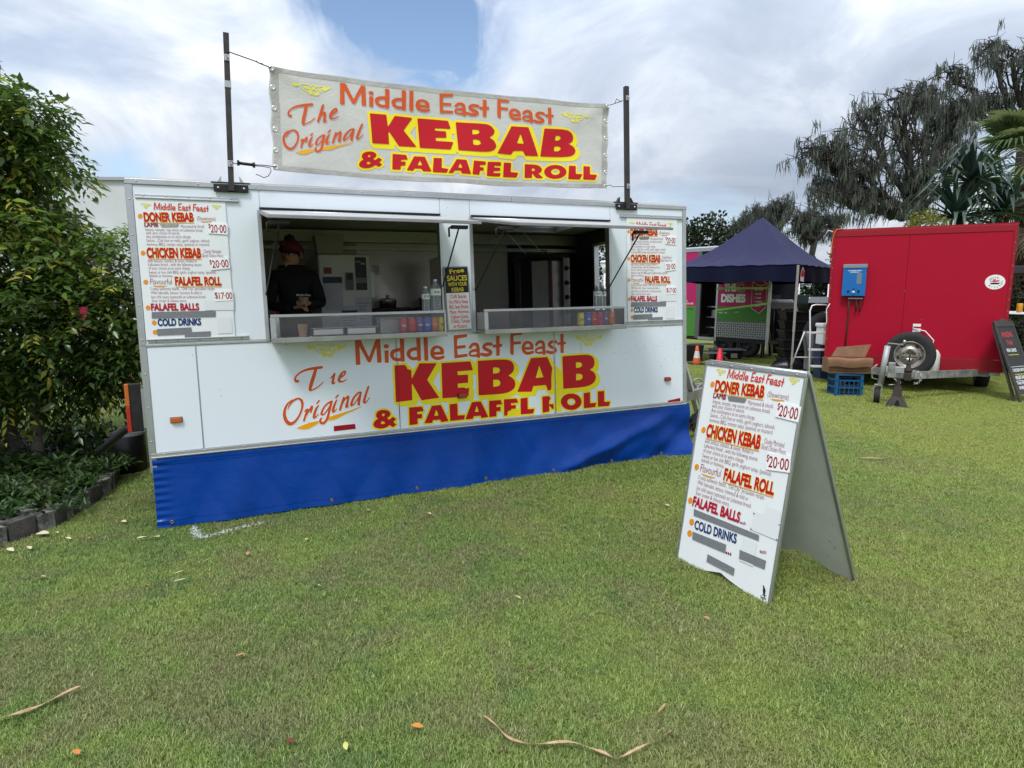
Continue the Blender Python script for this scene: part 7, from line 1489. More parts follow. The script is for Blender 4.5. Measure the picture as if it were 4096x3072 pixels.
for (c, r_, wt_) in ELL:
    n_ = int(1250 * wt_); v = rng.normal(0, 1, (n_, 3)); v /= np.linalg.norm(v, axis=1, keepdims=True); sh_ = 1 - .48 * rng.rand(n_) ** 1.6
    lump = 1 + .13 * np.sin(v[:, 0] * 7 + c[0] * 3) * np.sin(v[:, 2] * 8 + c[2]) + .07 * np.sin(v[:, 1] * 17 + v[:, 0] * 11)
    p = np.array(c) + v * np.array(r_) * (sh_ * lump)[:, None]; sprC.append(p); d = v * (1, 1, .5) + rng.normal(0, .45, (n_, 3)) + (0, 0, -.05); sprD.append(d); sprT.append(v[:, 2])
sprC, sprD = np.vstack(sprC), np.vstack(sprD)
ok = (sprC[:, 2] > .30 + .25 * rng.rand(len(sprC))) & (sprC[:, 0] > -8.5)
hol = np.sin(sprC[:, 0] * 5.1 + 2) * np.sin(sprC[:, 2] * 4.7 + sprC[:, 0]) + .5 * np.sin(sprC[:, 2] * 9.3 + sprC[:, 1] * 6); ok &= (hol > -.62) | (rng.rand(len(hol)) < .25)
sprC, sprD = sprC[ok], sprD[ok]; sprD /= np.linalg.norm(sprD, axis=1, keepdims=True)
ns = len(sprC); tone = .5 + .5 * np.sin(sprC[:, 0] * 2.3 + 1) * np.sin(sprC[:, 2] * 2.1 + sprC[:, 1]); yel = (rng.rand(ns) < .10 + .22 * np.clip((sprC[:, 2] - 1.3) / 2, 0, 1) * np.clip((-4.2 - sprC[:, 0]), 0, 1))
NL = 9; LP, LD, LU, LT, LS = [], [], [], [], []
stemP = []
for j in range(NL):
    t = (j + .5) / NL; L_ = .26; droop = np.array((0, 0, -.16)) * t * t
    base = sprC + sprD * (t * L_) + droop; side = np.cross(sprD, (0, 0, 1)); side /= np.linalg.norm(side, axis=1, keepdims=True) + 1e-9
    sg = 1 if j % 2 else -1; d = sprD * (.55 + .5 * (j == NL - 1)) + side * sg * (.75 if j < NL - 1 else 0) + rng.normal(0, .22, (ns, 3)) + (0, 0, -.35)
    LP.append(base); LD.append(d); LU.append(np.cross(side, sprD) * 0 + (0, 0, 1) + rng.normal(0, .35, (ns, 3))); LS.append(rng.uniform(.048, .100, ns) * rng.choice((.7, 1, 1.15), ns) * (1.15 - .3 * abs(t - .5)))
    LT.append(np.clip(.22 * np.clip(-4.5 - sprC[:, 0], 0, 1) * np.clip((sprC[:, 2] - 1.2) / 1.2, 0, 1) + np.where(yel, rng.uniform(.66, .95, ns), .06 + .50 * tone * rng.uniform(.3, 1.2, ns)), 0, 1))
LP, LD, LU, LT, LS = map(np.concatenate, (LP, LD, LU, LT, LS)); M_ = frames(LD, LU) * (np.stack([LS * .95, LS, LS], 1))[:, None, :]
# the leaves that show largest are parts of their own
dist = np.linalg.norm(LP - EYEP, axis=1); inv = (LP[:, 0] / LP[:, 1] > -.80); score = np.where(inv, LS / dist, 0); big_ = np.zeros(len(LP), bool); big_[np.argsort(-score)[:280]] = True
LV2 = [(0, 0, 0), (-.24, .30, .07), (0, .32, 0), (.24, .30, .07), (-.20, .68, .03), (0, .68, -.03), (.20, .68, .03), (0, 1.05, -.12)]; LF2 = [(0, 2, 1), (0, 3, 2), (1, 2, 5, 4), (2, 3, 6, 5), (4, 5, 7), (5, 6, 7)]
LV3 = [(0, 0, 0), (-.24, .40, .06), (0, .45, -.01), (.24, .40, .06), (0, 1.05, -.12)]
s_ = stamp('foliage', LV3, LF, M_[~big_], (LP - BO)[~big_], LT[~big_], M_lf, bush, kind='stuff')
protos = {}
for i in np.nonzero(big_)[0]:
    q = int(LT[i] * 5)
    if q not in protos:
        me = bpy.data.meshes.new('leaf'); me.from_pydata(LV2, [], LF2); me.attributes.new('tint', 'FLOAT', 'POINT').data.foreach_set('value', [q / 5 + .08] * len(LV2)); me.materials.append(M_lf); me.polygons.foreach_set('use_smooth', [True] * len(LF2)); protos[q] = me
    o = link('leaf', protos[q], bush); mm = np.eye(4); mm[:3, :3] = M_[i]; mm[:3, 3] = LP[i] - BO; o.matrix_local = Matrix(mm.tolist())
stm = MB()
for i in rng.choice(ns, 700, False):
    p = sprC[i] - BO; d = sprD[i]; stm.tube([p - d * .12, p, p + d * .13 - (0, 0, .04), p + d * .26 - (0, 0, .16)], [.006, .004, .003, .002], 4, False)
obj('twigs', stm, M_twig, bush, kind='stuff', fix=False)
tk = MB()
def limb(mb, a, b, r0, r1, wob=.06, n=6, seg=8):
    a, b = np.array(a, float), np.array(b, float); mb.tube([a + (b - a) * i / n + rng.normal(0, wob, 3) * (0 < i < n) for i in range(n + 1)], [r0 + (r1 - r0) * i / n for i in range(n + 1)], seg)
M_trunk = mat('grey_bark', (.17, .15, .13), .9, var=.6, vscale=9, c2=(.07, .06, .05), bump=.6, bscale=30)
limb(tk, (0, 0, 0), (-.08, .1, .75), .055, .045, .02); limb(tk, (-.3, .1, 0), (-.5, .2, .9), .07, .05, .03); obj('trunk', tk, M_trunk, bush)
for (a, b) in (((-.08, .1, .75), (-.6, .2, 2.2)), ((-.08, .1, .75), (.15, .2, 1.6)), ((-.5, .2, .9), (-1.1, .3, 2.6)), ((.15, .2, 1.2), (.55, .4, 2.0)), ((-.5, .2, .9), (-1.6, -.1, 1.9))):
    mb = MB(); limb(mb, a, b, .04, .014, .05); obj('limb', mb, M_trunk, bush)
fp = MB().grid(lambda s, t: (.62 + .07 * s - .02 * t, -.2 - .02 * math.sin(3 * s), 1.55 - .10 * t), 3, 3); obj('pink_leaf', fp, mat('pink_leaf', (.28, .02, .05), .5), bush, fix=False)
# undergrowth in the bed
def tuft(nm, c, n_, L_, w_, lo, hi, spread, label, cat, m_, kindp='stuff', droop=.6, grp=None):
    t = thing(nm, label, cat, tuple(c), grp); a = rng.uniform(0, 6.283, n_); el = rng.uniform(lo, hi, n_); d = np.stack([np.cos(a) * np.cos(el), np.sin(a) * np.cos(el), np.sin(el)], 1)
    p = np.stack([spread * rng.normal(0, .5, n_), spread * rng.normal(0, .5, n_), rng.uniform(0, L_ * .8, n_)], 1); l = L_ * rng.uniform(.6, 1.1, n_)
    M_ = frames(d, np.tile((0, 0, 1.), (n_, 1)) + rng.normal(0, .2, (n_, 3))) * np.stack([l * w_, l, l * droop * 2], 1)[:, None, :]
    stamp('leaves', LV2, LF2, M_, p, rng.uniform(0, .6, n_), m_, t, kind=kindp); return t
M_ug = leafmat('undergrowth_leaf', (.020, .045, .012), (.085, .150, .030), .4, .3); M_ug2 = leafmat('fern_leaf', (.02, .055, .012), (.07, .15, .03), .45, .35)
ugs = [(60, 1990, .20), (150, 2010, .18), (235, 2000, .17), (310, 1960, .20), (380, 1900, .20), (100, 1900, .25), (210, 1900, .25), (330, 1830, .26), (420, 1850, .22), (20, 2060, .15), (455, 1880, .2), (-60, 2000, .2), (280, 2030, .12), (250, 1780, .3), (400, 1760, .25)]
wh_ = ['at the front left of the bed', 'beside the grey ring', 'behind the third edging block', 'near the bend of the edging', 'before the black drum', 'under the shrub at far left', 'left of the shrub trunk', 'right of the shrub trunk', 'leaning toward the black drum', 'at the left picture border', 'at the end of the edging', 'just outside the left border', 'low against the edging', 'behind the shrub trunk', 'tallest, between the shrub and the drum']
for k, (x, y, L_) in enumerate(ugs):
    c = G(x, y, .1); tuft('leafy_plant', c, 90 + 20 * (k % 3), L_ * .55, .75 if k % 2 else .5, -.1, 1.1, .14, ('broad leaved' if k % 2 else 'narrow leaved') + ' low green plant in the bed ' + wh_[k], 'plant', M_ug if k % 3 else M_ug2, grp='low plants in the garden bed')
n_ = 12000; q = np.stack([rng.uniform(-8.4, -2.9, n_), rng.uniform(3.6, 7.4, n_)], 1); q = q[in_poly(q[:, 0], q[:, 1], BED)]; n_ = len(q)
M_ = frames(rng.normal(0, 1, (n_, 3)) * (1, 1, .4) + (0, 0, .5), rng.normal(0, .4, (n_, 3)) + (0, 0, 1)) * (np.stack([rng.uniform(.035, .06, n_), rng.uniform(.04, .085, n_), np.full(n_, .05)], 1))[:, None, :]
stamp('ground_cover', LV2, LF2, M_, np.c_[q, .09 + rng.uniform(0, .14, n_)], rng.rand(n_) * .5, M_ug, kind='stuff', label='dense low ground cover filling the garden bed', cat='ground cover')
# ------------------------------------------------------------------ behind the shrub: drum, post, van, building
dr = thing('plastic_drum', 'black plastic waste water drum beside the left end of the trailer', 'drum', tuple(G(520, 1884)))
obj('drum_body', MB().lathe([(0, 0), (.135, 0), (.15, .02), (.15, .35), (.14, .365), (0, .37)], seg=28), mat('black_plastic2', (.008, .008, .009), .3), dr); obj('drum_lid', MB().lathe([(.152, .355), (.152, .375), (.12, .385), (0, .385)], seg=28), mat('grey_lid', (.10, .10, .11), .35), dr)
po = thing('timber_bollard', 'round orange brown timber bollard on the grass behind the trailer end', 'bollard', tuple(G(545, 1590))); obj('post', MB().lathe([(.066, 0), (.064, .60), (.055, .66), (.0, .68)], seg=18), mat('treated_pine', (.33, .11, .035), .7, var=.6, vscale=6, c2=(.14, .07, .035), bump=.3, bscale=30), po)
po = thing('steel_post', 'short grey steel post beside the timber bollard', 'post', tuple(G(520, 1590) + (0.1, .5, 0)))
obj('post', MB().cyl((0, 0, 0), (0, 0, .35), .02, 10), M_alu, po)
M_stuc = mat('white_render', (.60, .62, .62), .8, var=.2, vscale=.8, bump=.05, bscale=40)
bd_ = thing('white_building', 'plain white flat roofed building far behind the shrub', 'building', (-19, 22, 0))
obj('wall', MB().box((-12, 0, 0), (6.15, 9, 5.32)), M_stuc, bd_); obj('parapet_cap', MB().box((-12.1, -.1, 5.321), (6.22, 9.1, 5.42)), M_alu, bd_); obj('side_wing', MB().box((-14, -1.5, 0), (3.4, -.001, 4.6)), M_stuc, bd_); obj('eave', MB().box((-14, -1.8, 4.601), (3.8, .0, 4.70)), M_alu, bd_); obj('eave', MB().box((2.6, -.6, 3.4), (5.6, -.001, 3.5)), M_alu, bd_)
def car(name, label, o, ang, Lc, Hc, bodyc, prof, win, cat='car', wr=.33, wx=(.8, None)):
    t = thing(name, label, cat, flatframe(o, ang)); mp = mat('car_paint_%.2f' % bodyc[0], bodyc, .25, coat=.6); g = mat('car_glass', (.02, .025, .03), .06, spec=.8); W_ = 1.75
    bm_ = MB()
    n = len(prof); rows = []
    for yy, sc_ in ((0, .0), (.10, 1.), (W_ - .10, 1.), (W_, .0)):
        rows.append([(x + (.0 if sc_ else .0), yy + (0.12 * max(0, (z - .95)) if yy < 1 else -.12 * max(0, (z - .95))), z if sc_ else z - .02 * (z > .5)) for x, z in prof])
    V = [p for r in rows for p in r]; F = [(a * n + i, a * n + (i + 1) % n, (a + 1) * n + (i + 1) % n, (a + 1) * n + i) for a in range(3) for i in range(n)] + [tuple(range(n)), tuple(range(3 * n, 4 * n))]
    obj('car_body', bm_.add(V, F), mp, t)
    for w in win:
        for yy in (-.006, W_ + .001):
            obj('window', MB().add([(x, (yy + (.12 * max(0, z - .95) if yy < 1 else -.12 * max(0, z - .95))) + .001, z) for x, z in w] , [tuple(range(len(w)))]), g, t, fix=False)
    obj('windscreen', MB().add([(prof[2][0], .18, prof[2][1] + .01), (prof[2][0], W_ - .18, prof[2][1] + .01), (prof[3][0], W_ - .24, prof[3][1] + .01), (prof[3][0], .24, prof[3][1] + .01)], [(0, 1, 2, 3)]), g, t, fix=False)
    for x in (wx[0], (wx[1] or Lc - .85)):
        for yy in (.08, W_ - .08): wheel(t, (x, yy, wr), wr, .2, mat('alloy_rim', (.35, .35, .36), .3, .8), 'y', 'wheel')
    obj('headlight', MB().box((-.01, .12, .62), (.12, .45, .76), .02), M_cap, t); obj('tail_light', MB().box((Lc - .1, .12, .72), (Lc + .01, .4, .86), .02), M_red, t)
    return t
sed = [(0, .35), (0, .72), (.95, .98), (1.75, 1.46), (2.9, 1.50), (3.9, 1.05), (4.45, 1.0), (4.5, .35)]; seW = [[(1.25, 1.0), (1.85, 1.40), (2.28, 1.42), (2.28, 1.0)], [(2.34, 1.0), (2.34, 1.42), (2.85, 1.42), (3.55, 1.05)]]
suv = [(0, .4), (0, .85), (.95, 1.08), (1.65, 1.66), (3.7, 1.70), (4.3, 1.10), (4.45, .95), (4.5, .4)]; suW = [[(1.2, 1.12), (1.75, 1.58), (2.3, 1.60), (2.3, 1.12)], [(2.36, 1.12), (2.36, 1.60), (3.1, 1.60), (3.1, 1.12)], [(3.16, 1.12), (3.16, 1.60), (3.62, 1.58), (4.05, 1.14)]]
car('parked_car', 'white parked car beyond the gazebo, partly hidden by black tubs', WD(3040, 1300, 23.5) * (1, 1, 0), R(-16), 4.5, 1.5, (.62, .64, .65), sed, seW)
car('parked_car', 'white four wheel drive parked just left of the red trailer', WD(3230, 1300, 20.5) * (1, 1, 0), R(22), 4.5, 1.7, (.66, .68, .68), suv, suW)
car('parked_car', 'white hatchback parked farthest back, roof rails showing above the others', WD(3235, 1300, 29) * (1, 1, 0), R(10), 4.5, 1.7, (.6, .62, .62), suv, suW)
car('parked_car', 'dark parked vehicle seen through the doorway of the dish trailer', WD(2720, 1300, 27) * (1, 1, 0), R(4), 4.5, 1.7, (.05, .06, .07), suv, suW)
van = [(0, .45), (0, 1.1), (.55, 1.25), (1.1, 2.15), (4.9, 2.2), (5.0, 2.1), (5.0, .6), (5.0, .45)]
car('parked_van', 'white van behind the shrub and the timber bollard', WD(395, 1500, 14.5) * (1, 1, 0), R(8), 5.0, 2.2, (.62, .65, .66), van, [[(.75, 1.3), (1.15, 2.0), (1.7, 2.0), (1.7, 1.3)]], 'van')
mq = thing('marquee', 'white marquee roof on thin posts in the distance behind the gazebo', 'marquee', tuple(WD(3100, 1300, 30) * (1, 1, 0)))
obj('roof_sheet', MB().prism([(-.5, 2.22), (2.2, 2.55), (5.5, 2.22), (5.5, 2.42), (2.2, 3.0), (-.5, 2.42)], 0, 3), mat('marquee_white', (.6, .61, .66), .6, trl=.2), mq)
for k in range(5): obj('post', MB().cyl((-.3 + k * 1.35, .1, 0), (-.3 + k * 1.35, .1, 2.3), .03, 8), M_cap, mq)
for k, (x, lb) in enumerate(((3190, 'distant person with dark hair standing under the far marquee, left one'), (3228, 'distant person in brown under the far marquee, right one'))):
    p_ = thing('person', lb, 'person', tuple(WD(x, 1300, 28) * (1, 1, 0)))
    P = [(0, 0, .95), (0, 0, 1.1), (0, .01, 1.27), (0, 0, 1.42), (0, -.01, 1.50), (0, -.02, 1.58), (0, -.02, 1.66), (-.18, 0, 1.40), (-.24, -.0, 1.12), (-.22, -.08, .9), (.18, 0, 1.40), (.24, 0, 1.12), (.22, -.08, .9), (-.09, 0, .9), (-.09, 0, .48), (-.09, 0, .08), (-.09, -.14, .03), (.09, 0, .9), (.09, 0, .48), (.09, 0, .08), (.09, -.14, .03)]
    skin('body', P, E_, [(.15, .11), (.14, .10), (.17, .11), (.12, .085), (.055, .055), (.075, .085), (.08, .09)] + [.06, .048, .036] * 2 + [.085, .06, .042, .035] * 2, M_hood, p_, [M_hood if k == 0 else mat('brown_shirt', (.12, .07, .05), .8), M_skin, M_trou], lambda c: 1 if c.z > 1.49 or (c.z < 1.0 and abs(c.x) > .19) else (2 if c.z < .95 else 0))
    face(p_, (0, -.02, 1.62), 0.); obj('hair', MB().lathe([(.095, 1.58), (.10, 1.69), (.085, 1.74), (.04, 1.77), (0, 1.775)], (0, .005, 0), seg=14), M_hair, p_)
# ------------------------------------------------------------------ trees
def grow(o, d, L_, r, depth, out, tips, lean=(0, 0, 0), spread=.6, minr=.012, up=.05):
    n = 5; P = [o.copy()]; d = d / np.linalg.norm(d)
    for i in range(n):
        d = d + rng.normal(0, .16, 3) + np.array((0, 0, up)) + np.array(lean) * .1; d /= np.linalg.norm(d); P.append(P[-1] + d * L_ / n)
    out.append((P, r, r * .62, depth))
    if depth <= 2: tips += P[1:]
    if depth == 0: return
    for k in range(3 if depth > 1 else 4):
        i = rng.randint(2, n + 1); nd = d + rng.normal(0, spread, 3); nd[2] = nd[2] * .7 + .05; grow(P[i], nd, L_ * rng.uniform(.55, .8), r * .58, depth - 1, out, tips, lean, spread, minr, up)
M_nd = leafmat('sheoak_needle', (.050, .064, .052), (.140, .162, .122), .6, .35)
M_so = mat('sheoak_bark', (.045, .038, .034), .95, var=.5, vscale=8)
def sheoak(label, Y, trunk, ells, seed, sl=.75, nper=1.):
    """trunk and crown lobes given as picture positions at depth Y; limbs run to every lobe and carry hanging needles"""
    global rng
    rng = np.random.RandomState(seed); at = lambda x, y, dy=0: WD(x, y, Y + dy); base = at(*trunk[0]); base = np.array((base[0], base[1], 0.)); t = thing('she_oak_tree', label, 'tree', tuple(base), 'she-oak trees behind the stalls')
    fork = at(*trunk[1]) - base; mt_ = MB(); limb(mt_, (0, 0, 0), fork, .30 * trunk[2], .22 * trunk[2], .10, 6, 10); obj('trunk', mt_, M_so, t)
    k_ = Y / FPX; T_ = []; fine = MB()
    for (x, y, rx, ry) in ells:
        c = at(x, y, rng.uniform(-1.5, 1.5)) - base; lb = MB(); mid = fork * .45 + c * .55 + np.array((0, 0, -.12 * abs(c[0] - fork[0]))) + rng.normal(0, .2, 3)
        P = []
        for i in range(9):
            q = i / 8; P.append((1 - q) ** 2 * fork + 2 * q * (1 - q) * mid + q * q * c + rng.normal(0, .07, 3) * (0 < i < 8))
        lb.tube(P, [trunk[2] * (.17 - .012 * i) for i in range(9)], 7, False); obj('limb', lb, M_so, t, fix=False)
        for j in range(int(17 * nper)):
            a0 = P[rng.randint(4, 9)]; v = rng.normal(0, 1, 3); v /= np.linalg.norm(v); v[2] = abs(v[2]) * .9 - .15; e = c + v * (rx * k_ * 1.15, min(rx, ry) * k_, ry * k_ * 1.1) * rng.uniform(.55, 1.12)
            Q_ = [a0 + (e - a0) * (i / 6) + np.array((0, 0, .22 * math.sin(math.pi * i / 6))) + rng.normal(0, .06 + .02 * i, 3) for i in range(7)]; fine.tube(Q_, [trunk[2] * (.05 - .006 * i) for i in range(7)], 5, False)
            for q in range(5):
                o = Q_[rng.randint(2, 7)]; d = rng.normal(0, 1, 3) * (1, 1, .7) + (0, 0, .3); d /= np.linalg.norm(d); l = rng.uniform(.4, 1.0); R3 = [o + d * l * i / 3 + (0, 0, -.10 * i * i / 9) + rng.normal(0, .03, 3) for i in range(4)]; fine.tube(R3, [.022, .016, .012, .008], 4, False); T_ += R3[1:]
    obj('branches', fine, M_so, t, kind='stuff', fix=False)
    T_ = np.array(T_); T_ = T_[rng.rand(len(T_)) < .21]; strands = 13; n_ = len(T_) * strands; P = np.repeat(T_ + rng.normal(0, .05, T_.shape), strands, 0) + rng.normal(0, .075, (n_, 3)); d = rng.normal(0, .17, (n_, 3)) + (0, 0, -1.); l = rng.uniform(.35, 1.0, n_) * sl * np.repeat(rng.uniform(.6, 1.3, len(T_)), strands)
    M_ = frames(d, rng.normal(0, 1, (n_, 3))) * np.stack([np.full(n_, .017), l, l * .0 + .1], 1)[:, None, :]
    stamp('needle_foliage', [(-.5, 0, 0), (.5, 0, 0), (.35, .55, .4), (0, 1, .0)], [(0, 1, 2, 3)], M_, P, np.clip(np.repeat(rng.rand(len(T_)), strands) * .7 + rng.rand(n_) * .3, 0, 1), M_nd, t, kind='stuff'); return t
sheoak('large drooping grey green she-oak behind the red trailer', 30, ((3720, 1000), (3660, 860), 1.), [(3245, 620, 60, 70), (3330, 640, 80, 90), (3450, 480, 80, 90), (3440, 690, 130, 110), (3600, 420, 90, 70), (3640, 580, 140, 110), (3700, 390, 80, 60), (3790, 500, 110, 110), (3690, 730, 150, 110), (3370, 800, 120, 80), (3520, 840, 120, 80), (3850, 420, 60, 70), (3860, 640, 110, 110), (3300, 770, 60, 60)], 3)
sheoak('tall sparse she-oak rising above the palm at the right edge', 33, ((4110, 1000), (4090, 560), 1.), [(3800, 310, 45, 50), (3890, 440, 80, 50), (4050, 230, 80, 60), (4110, 330, 90, 90), (3980, 400, 50, 50), (4190, 250, 90, 90), (4150, 480, 90, 80), (3960, 200, 40, 50)], 12, .7, .7)
sheoak('distant wispy she-oak behind the gazebo peak', 44, ((3120, 1000), (3110, 930), .7), [(3085, 870, 40, 40), (3130, 840, 45, 50), (3060, 910, 50, 30)], 21, .8)
sheoak('distant low she-oak between the gazebo peak and the red trailer', 40, ((3270, 1010), (3260, 960), .8), [(3190, 890, 50, 40), (3260, 880, 60, 45), (3330, 900, 70, 50), (3230, 950, 90, 40)], 25)
sheoak('distant she-oak left of the gazebo peak', 46, ((2980, 1010), (2975, 950), .7), [(2990, 900, 40, 35), (2940, 930, 35, 25), (3030, 860, 25, 30)], 29, .7)
M_bl = leafmat('broad_leaf', (.008, .018, .008), (.040, .062, .026), .35, .2)
def cloudtree(name, label, base, ells, n, leaf, m_, cat='tree', trunk=.2, kind='stuff', grp=None):
    t = thing(name, label, cat, tuple(base), grp); P, D = [], []
    for (c, r_, w) in ells:
        k = int(n * w); v = rng.normal(0, 1, (k, 3)); v /= np.linalg.norm(v, axis=1, keepdims=True); lump = 1 + .16 * np.sin(v[:, 0] * 6 + c[0]) * np.sin(v[:, 2] * 7 + 2) + .08 * np.sin(v[:, 1] * 15)
        P.append(np.array(c) + v * np.array(r_) * ((1 - .5 * rng.rand(k) ** 1.5) * lump)[:, None]); D.append(v)
    P, D = np.vstack(P), np.vstack(D); k = len(P); l = leaf * rng.uniform(.6, 1.3, k)
    M_ = frames(D + rng.normal(0, .7, (k, 3)), rng.normal(0, .6, (k, 3)) + (0, 0, 1)) * np.stack([l * 1.6, l, l], 1)[:, None, :]
    if trunk: mb = MB(); limb(mb, (0, 0, 0), (0, 0, max(.4, ells[0][0][2])), trunk, trunk * .6, .05); obj('trunk', mb, M_so, t)
    stamp('crown', LV, LF, M_, P, rng.rand(k), m_, t, kind=kind); return t
cloudtree('broadleaf_tree', 'round dark evergreen tree behind the right end of the white trailer', (13.0, 45, 0), [((0, 0, 4.4), (2.5, 2, 2.7), 1), ((1.2, 0, 3.2), (2.0, 2, 1.8), .6), ((-1.5, 0, 3.5), (2.2, 2, 2), .6)], 5200, .22, M_bl)
cloudtree('broadleaf_tree', 'dark tree filling the gap beneath the she-oaks behind the red trailer', (19.2, 34, 0), [((0, 0, 2.6), (3.4, 2, 2.1), 1), ((4, 0, 2.5), (3, 2, 2.2), .8), ((-3.6, 1, 1.8), (2.2, 2, 1.5), .5)], 5200, .2, M_bl)
M_yl = leafmat('golden_leaf', (.06, .085, .010), (.30, .30, .03), .45, .35)
cloudtree('golden_shrub', 'bright yellow green shrub at the right edge above the dark roof', (11.9, 13.4, 0), [((.3, 0, 2.7), (.6, .6, .55), 1)], 3000, .05, M_yl, 'shrub', .05)
cloudtree('golden_shrub', 'small yellow green shrub tip just above the red trailer roof', (9.75, 15.8, 0), [((.1, 0, 3.25), (.5, .4, .5), 1)], 1500, .05, M_yl, 'shrub', .05)
cloudtree('dark_shrub', 'dark shrub behind the chalkboard at the right edge', (11.9, 14.4, 0), [((0, 0, 1.1), (1.3, .8, 1.2), 1), ((-1.0, .6, .8), (.9, .7, .9), .5)], 4500, .07, M_bl, 'shrub', .05)
cloudtree('tree_line', 'low dark line of distant trees across the horizon', (0, 75, 0), [((x, rng.uniform(-3, 3), 1.0), (4.5, 2, rng.uniform(1.2, 2.2)), 1) for x in range(-40, 62, 6)], 700, .35, M_bl, 'trees', 0)
# dark shelter roof at the right border
sh_ = thing('shelter', 'dark flat shelter roof on a post at the right edge behind the red trailer', 'shelter', (10.9, 12.7, 0)); obj('roof', MB().box((-.1, -.4, 2.20), (3, 2.0, 2.36), .01), mat('shelter_grey', (.07, .07, .09), .6), sh_); obj('post', MB().box((.5, .3, 0), (.6, .4, 2.199)), M_black, sh_)
# pandanus with strap leaves
M_pd = leafmat('pandanus_leaf', (.018, .040, .034), (.050, .090, .062), .32, .2)
def strap(pts, w, fold=.35):
    V = []; n = len(pts)
    for i, p in enumerate(pts):
        d = pts[min(n - 1, i + 1)] - pts[max(0, i - 1)]; d /= np.linalg.norm(d); s = np.cross(d, (0, 0, 1)); s /= np.linalg.norm(s) + 1e-9; u = np.cross(s, d); ww = w * (1 - (i / (n - 1)) ** 2.5) * (.6 + .4 * min(1, i / 2))
        V += [p - s * ww + u * ww * fold, p, p + s * ww + u * ww * fold]
    return V, [(j * 3 + k, j * 3 + k + 1, (j + 1) * 3 + k + 1, (j + 1) * 3 + k) for j in range(n - 1) for k in range(2)]
def addtint(o, v):
    me = o.data; me.attributes.new('tint', 'FLOAT', 'POINT').data.foreach_set('value', [v] * len(me.vertices)); return o
pd_ = thing('pandanus', 'pandanus with long dark folded strap leaves above the red trailer', 'pandanus', (11.6, 17.2, 0))
mb = MB(); limb(mb, (0, 0, 0), (.0, 0, 3.8), .14, .10, .03); limb(mb, (0, 0, 3.), (.35, .2, 4.8), .08, .08, .03); limb(mb, (0, 0, 2.6), (1.2, .1, 3.9), .08, .08, .03); obj('trunk', mb, M_so, pd_)
rng = np.random.RandomState(31)
for (c, nlf, LL) in (((-.1, 0, 3.7), 74, 1.75), ((.35, .2, 4.65), 60, 1.4), ((1.2, .1, 3.9), 50, 1.4)):
    for k in range(nlf):
        a = k * 2.399; el = rng.uniform(-.1, 1.25); d = np.array((math.cos(a) * math.cos(el), math.sin(a) * math.cos(el) * .8, math.sin(el))); L_ = LL * rng.uniform(.75, 1.15); P = [np.array(c) + d * .06]
        kink = rng.randint(4, 7)
        for i in range(9):
            P.append(P[-1] + d * L_ / 9); d = d + np.array((0, 0, -.10)) + (np.array((0, 0, -1.1)) if i == kink else 0); d /= np.linalg.norm(d)
        V, F = strap(P, .068); addtint(obj('leaf', MB().add(V, F, True), M_pd, pd_, fix=False), rng.rand())
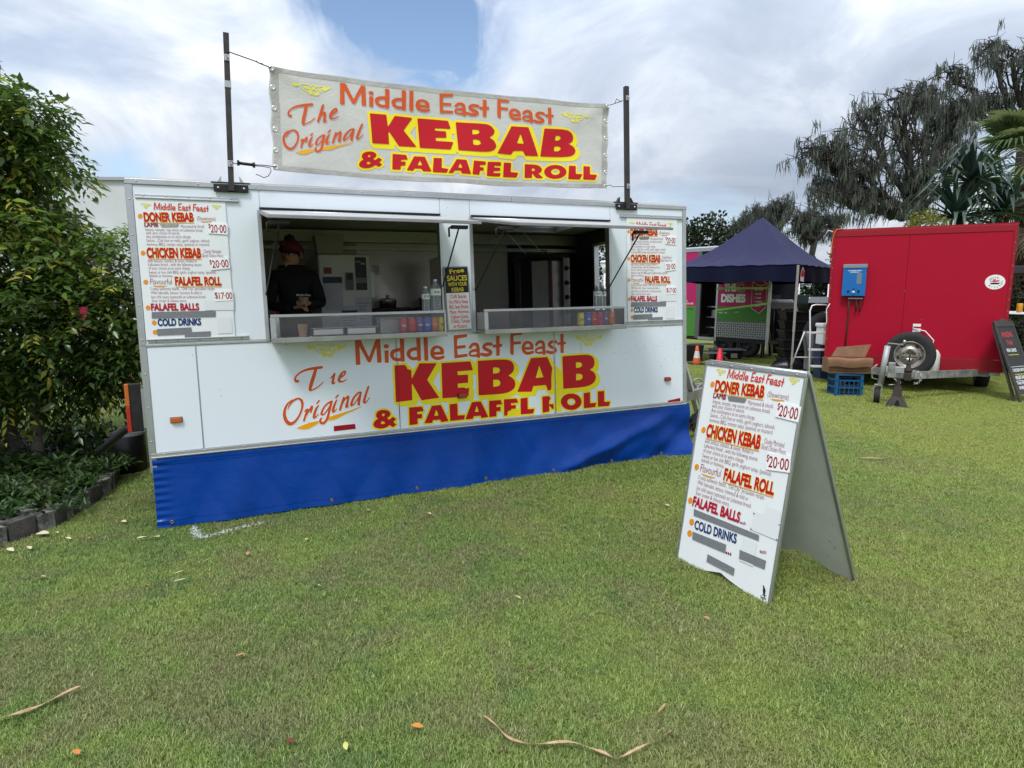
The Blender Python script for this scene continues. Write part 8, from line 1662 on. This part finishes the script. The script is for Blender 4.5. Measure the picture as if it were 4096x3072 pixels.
# fan palm
M_fp = leafmat('fan_palm_leaf', (.06, .11, .035), (.26, .30, .12), .4, .35); M_dead = leafmat('dead_frond', (.12, .085, .05), (.26, .20, .13), .8, .2)
fpalm = thing('fan_palm', 'fan palm with a thick dark trunk and hanging dead fronds at the right edge', 'palm', (14.6, 18.8, 0))
mb = MB(); mb.tube([(0, 0, 0), (.03, 0, 2.2), (.0, 0, 5.6)], [.28, .24, .27], 18); obj('trunk', mb, mat('palm_trunk', (.04, .028, .02), .95, var=.7, vscale=7, c2=(.13, .08, .055), bump=.8, bscale=20), fpalm)
def fan(c, d, pet, rad, m_, tint, droop, nm):
    d = np.array(d, float); d /= np.linalg.norm(d); s = np.cross(d, (0, 0, 1)); s /= np.linalg.norm(s); u = np.cross(s, d); c = np.array(c, float); P = [c + d * pet * t - np.array((0, 0, .25)) * droop * t * t for t in (0, .25, .5, .75, 1)]; h = P[-1]
    mb = MB(); mb.tube(P, .016, 5, False); ns_ = 26
    for k in range(ns_):
        a = (k / (ns_ - 1) - .5) * 3.9; e = d * math.cos(a) + s * math.sin(a) ; e = e - u * .25 * math.cos(a * 2); L_ = rad * (1 - .18 * abs(a) / 2) * rng.uniform(.9, 1.08); q = [h + e * L_ * t - np.array((0, 0, 1)) * (droop * L_ * .55 * max(0, t - .45) ** 1.5 * 2.6) for t in (0, .33, .66, 1.0)]
        w = .030 * rad; side = np.cross(e, u); side /= np.linalg.norm(side) + 1e-9
        V = []
        for i, p in enumerate(q): ww = w * (1.4, 1.9, 1.2, .1)[i] * (.6 if i == 0 else 1); V += [p - side * ww, p + side * ww]
        mb.add(V, [(0, 1, 3, 2), (2, 3, 5, 4), (4, 5, 7, 6)])
    addtint(obj(nm, mb, m_, fpalm, fix=False), tint)
for k in range(26):
    a = k * 2.399; el = rng.uniform(-.25, 1.2); fan((0, 0, 5.55), (math.cos(a) * math.cos(el), math.sin(a) * math.cos(el), math.sin(el)), rng.uniform(.85, 1.25), rng.uniform(.95, 1.2), M_fp, rng.rand(), .9 if el < .5 else .5, 'frond')
for k in range(16):
    a = k * 2.399; fan((.2 * math.cos(a), .2 * math.sin(a), 5.3 - 1.1 * rng.rand()), (math.cos(a) * .45, math.sin(a) * .45, -1), rng.uniform(.5, .9), .65, M_dead, rng.rand(), .5, 'dead_frond')
# park light pole seen through the side opening of the white trailer
lp_ = thing('park_light', 'white park light with a conical head seen through the side opening of the trailer', 'lamp post', tuple(WD(2413, 1300, 30) * (1, 1, 0)))
obj('pole', MB().cyl((0, 0, 0), (0, 0, 2.75), .045, 10), M_cap, lp_); obj('lamp_head', MB().tube([(0, 0, 2.7), (0, 0, 3.15)], [.06, .20], 14).lathe([(.23, 3.15), (.24, 3.2), (.0, 3.26)], seg=16), M_cap, lp_)
cloudtree('broadleaf_tree', 'dark tree behind the park light, seen through the trailer side opening', (6.6, 42, 0), [((-1.2, 0, 3.2), (2.6, 2, 3.0), 1)], 3500, .22, M_bl)
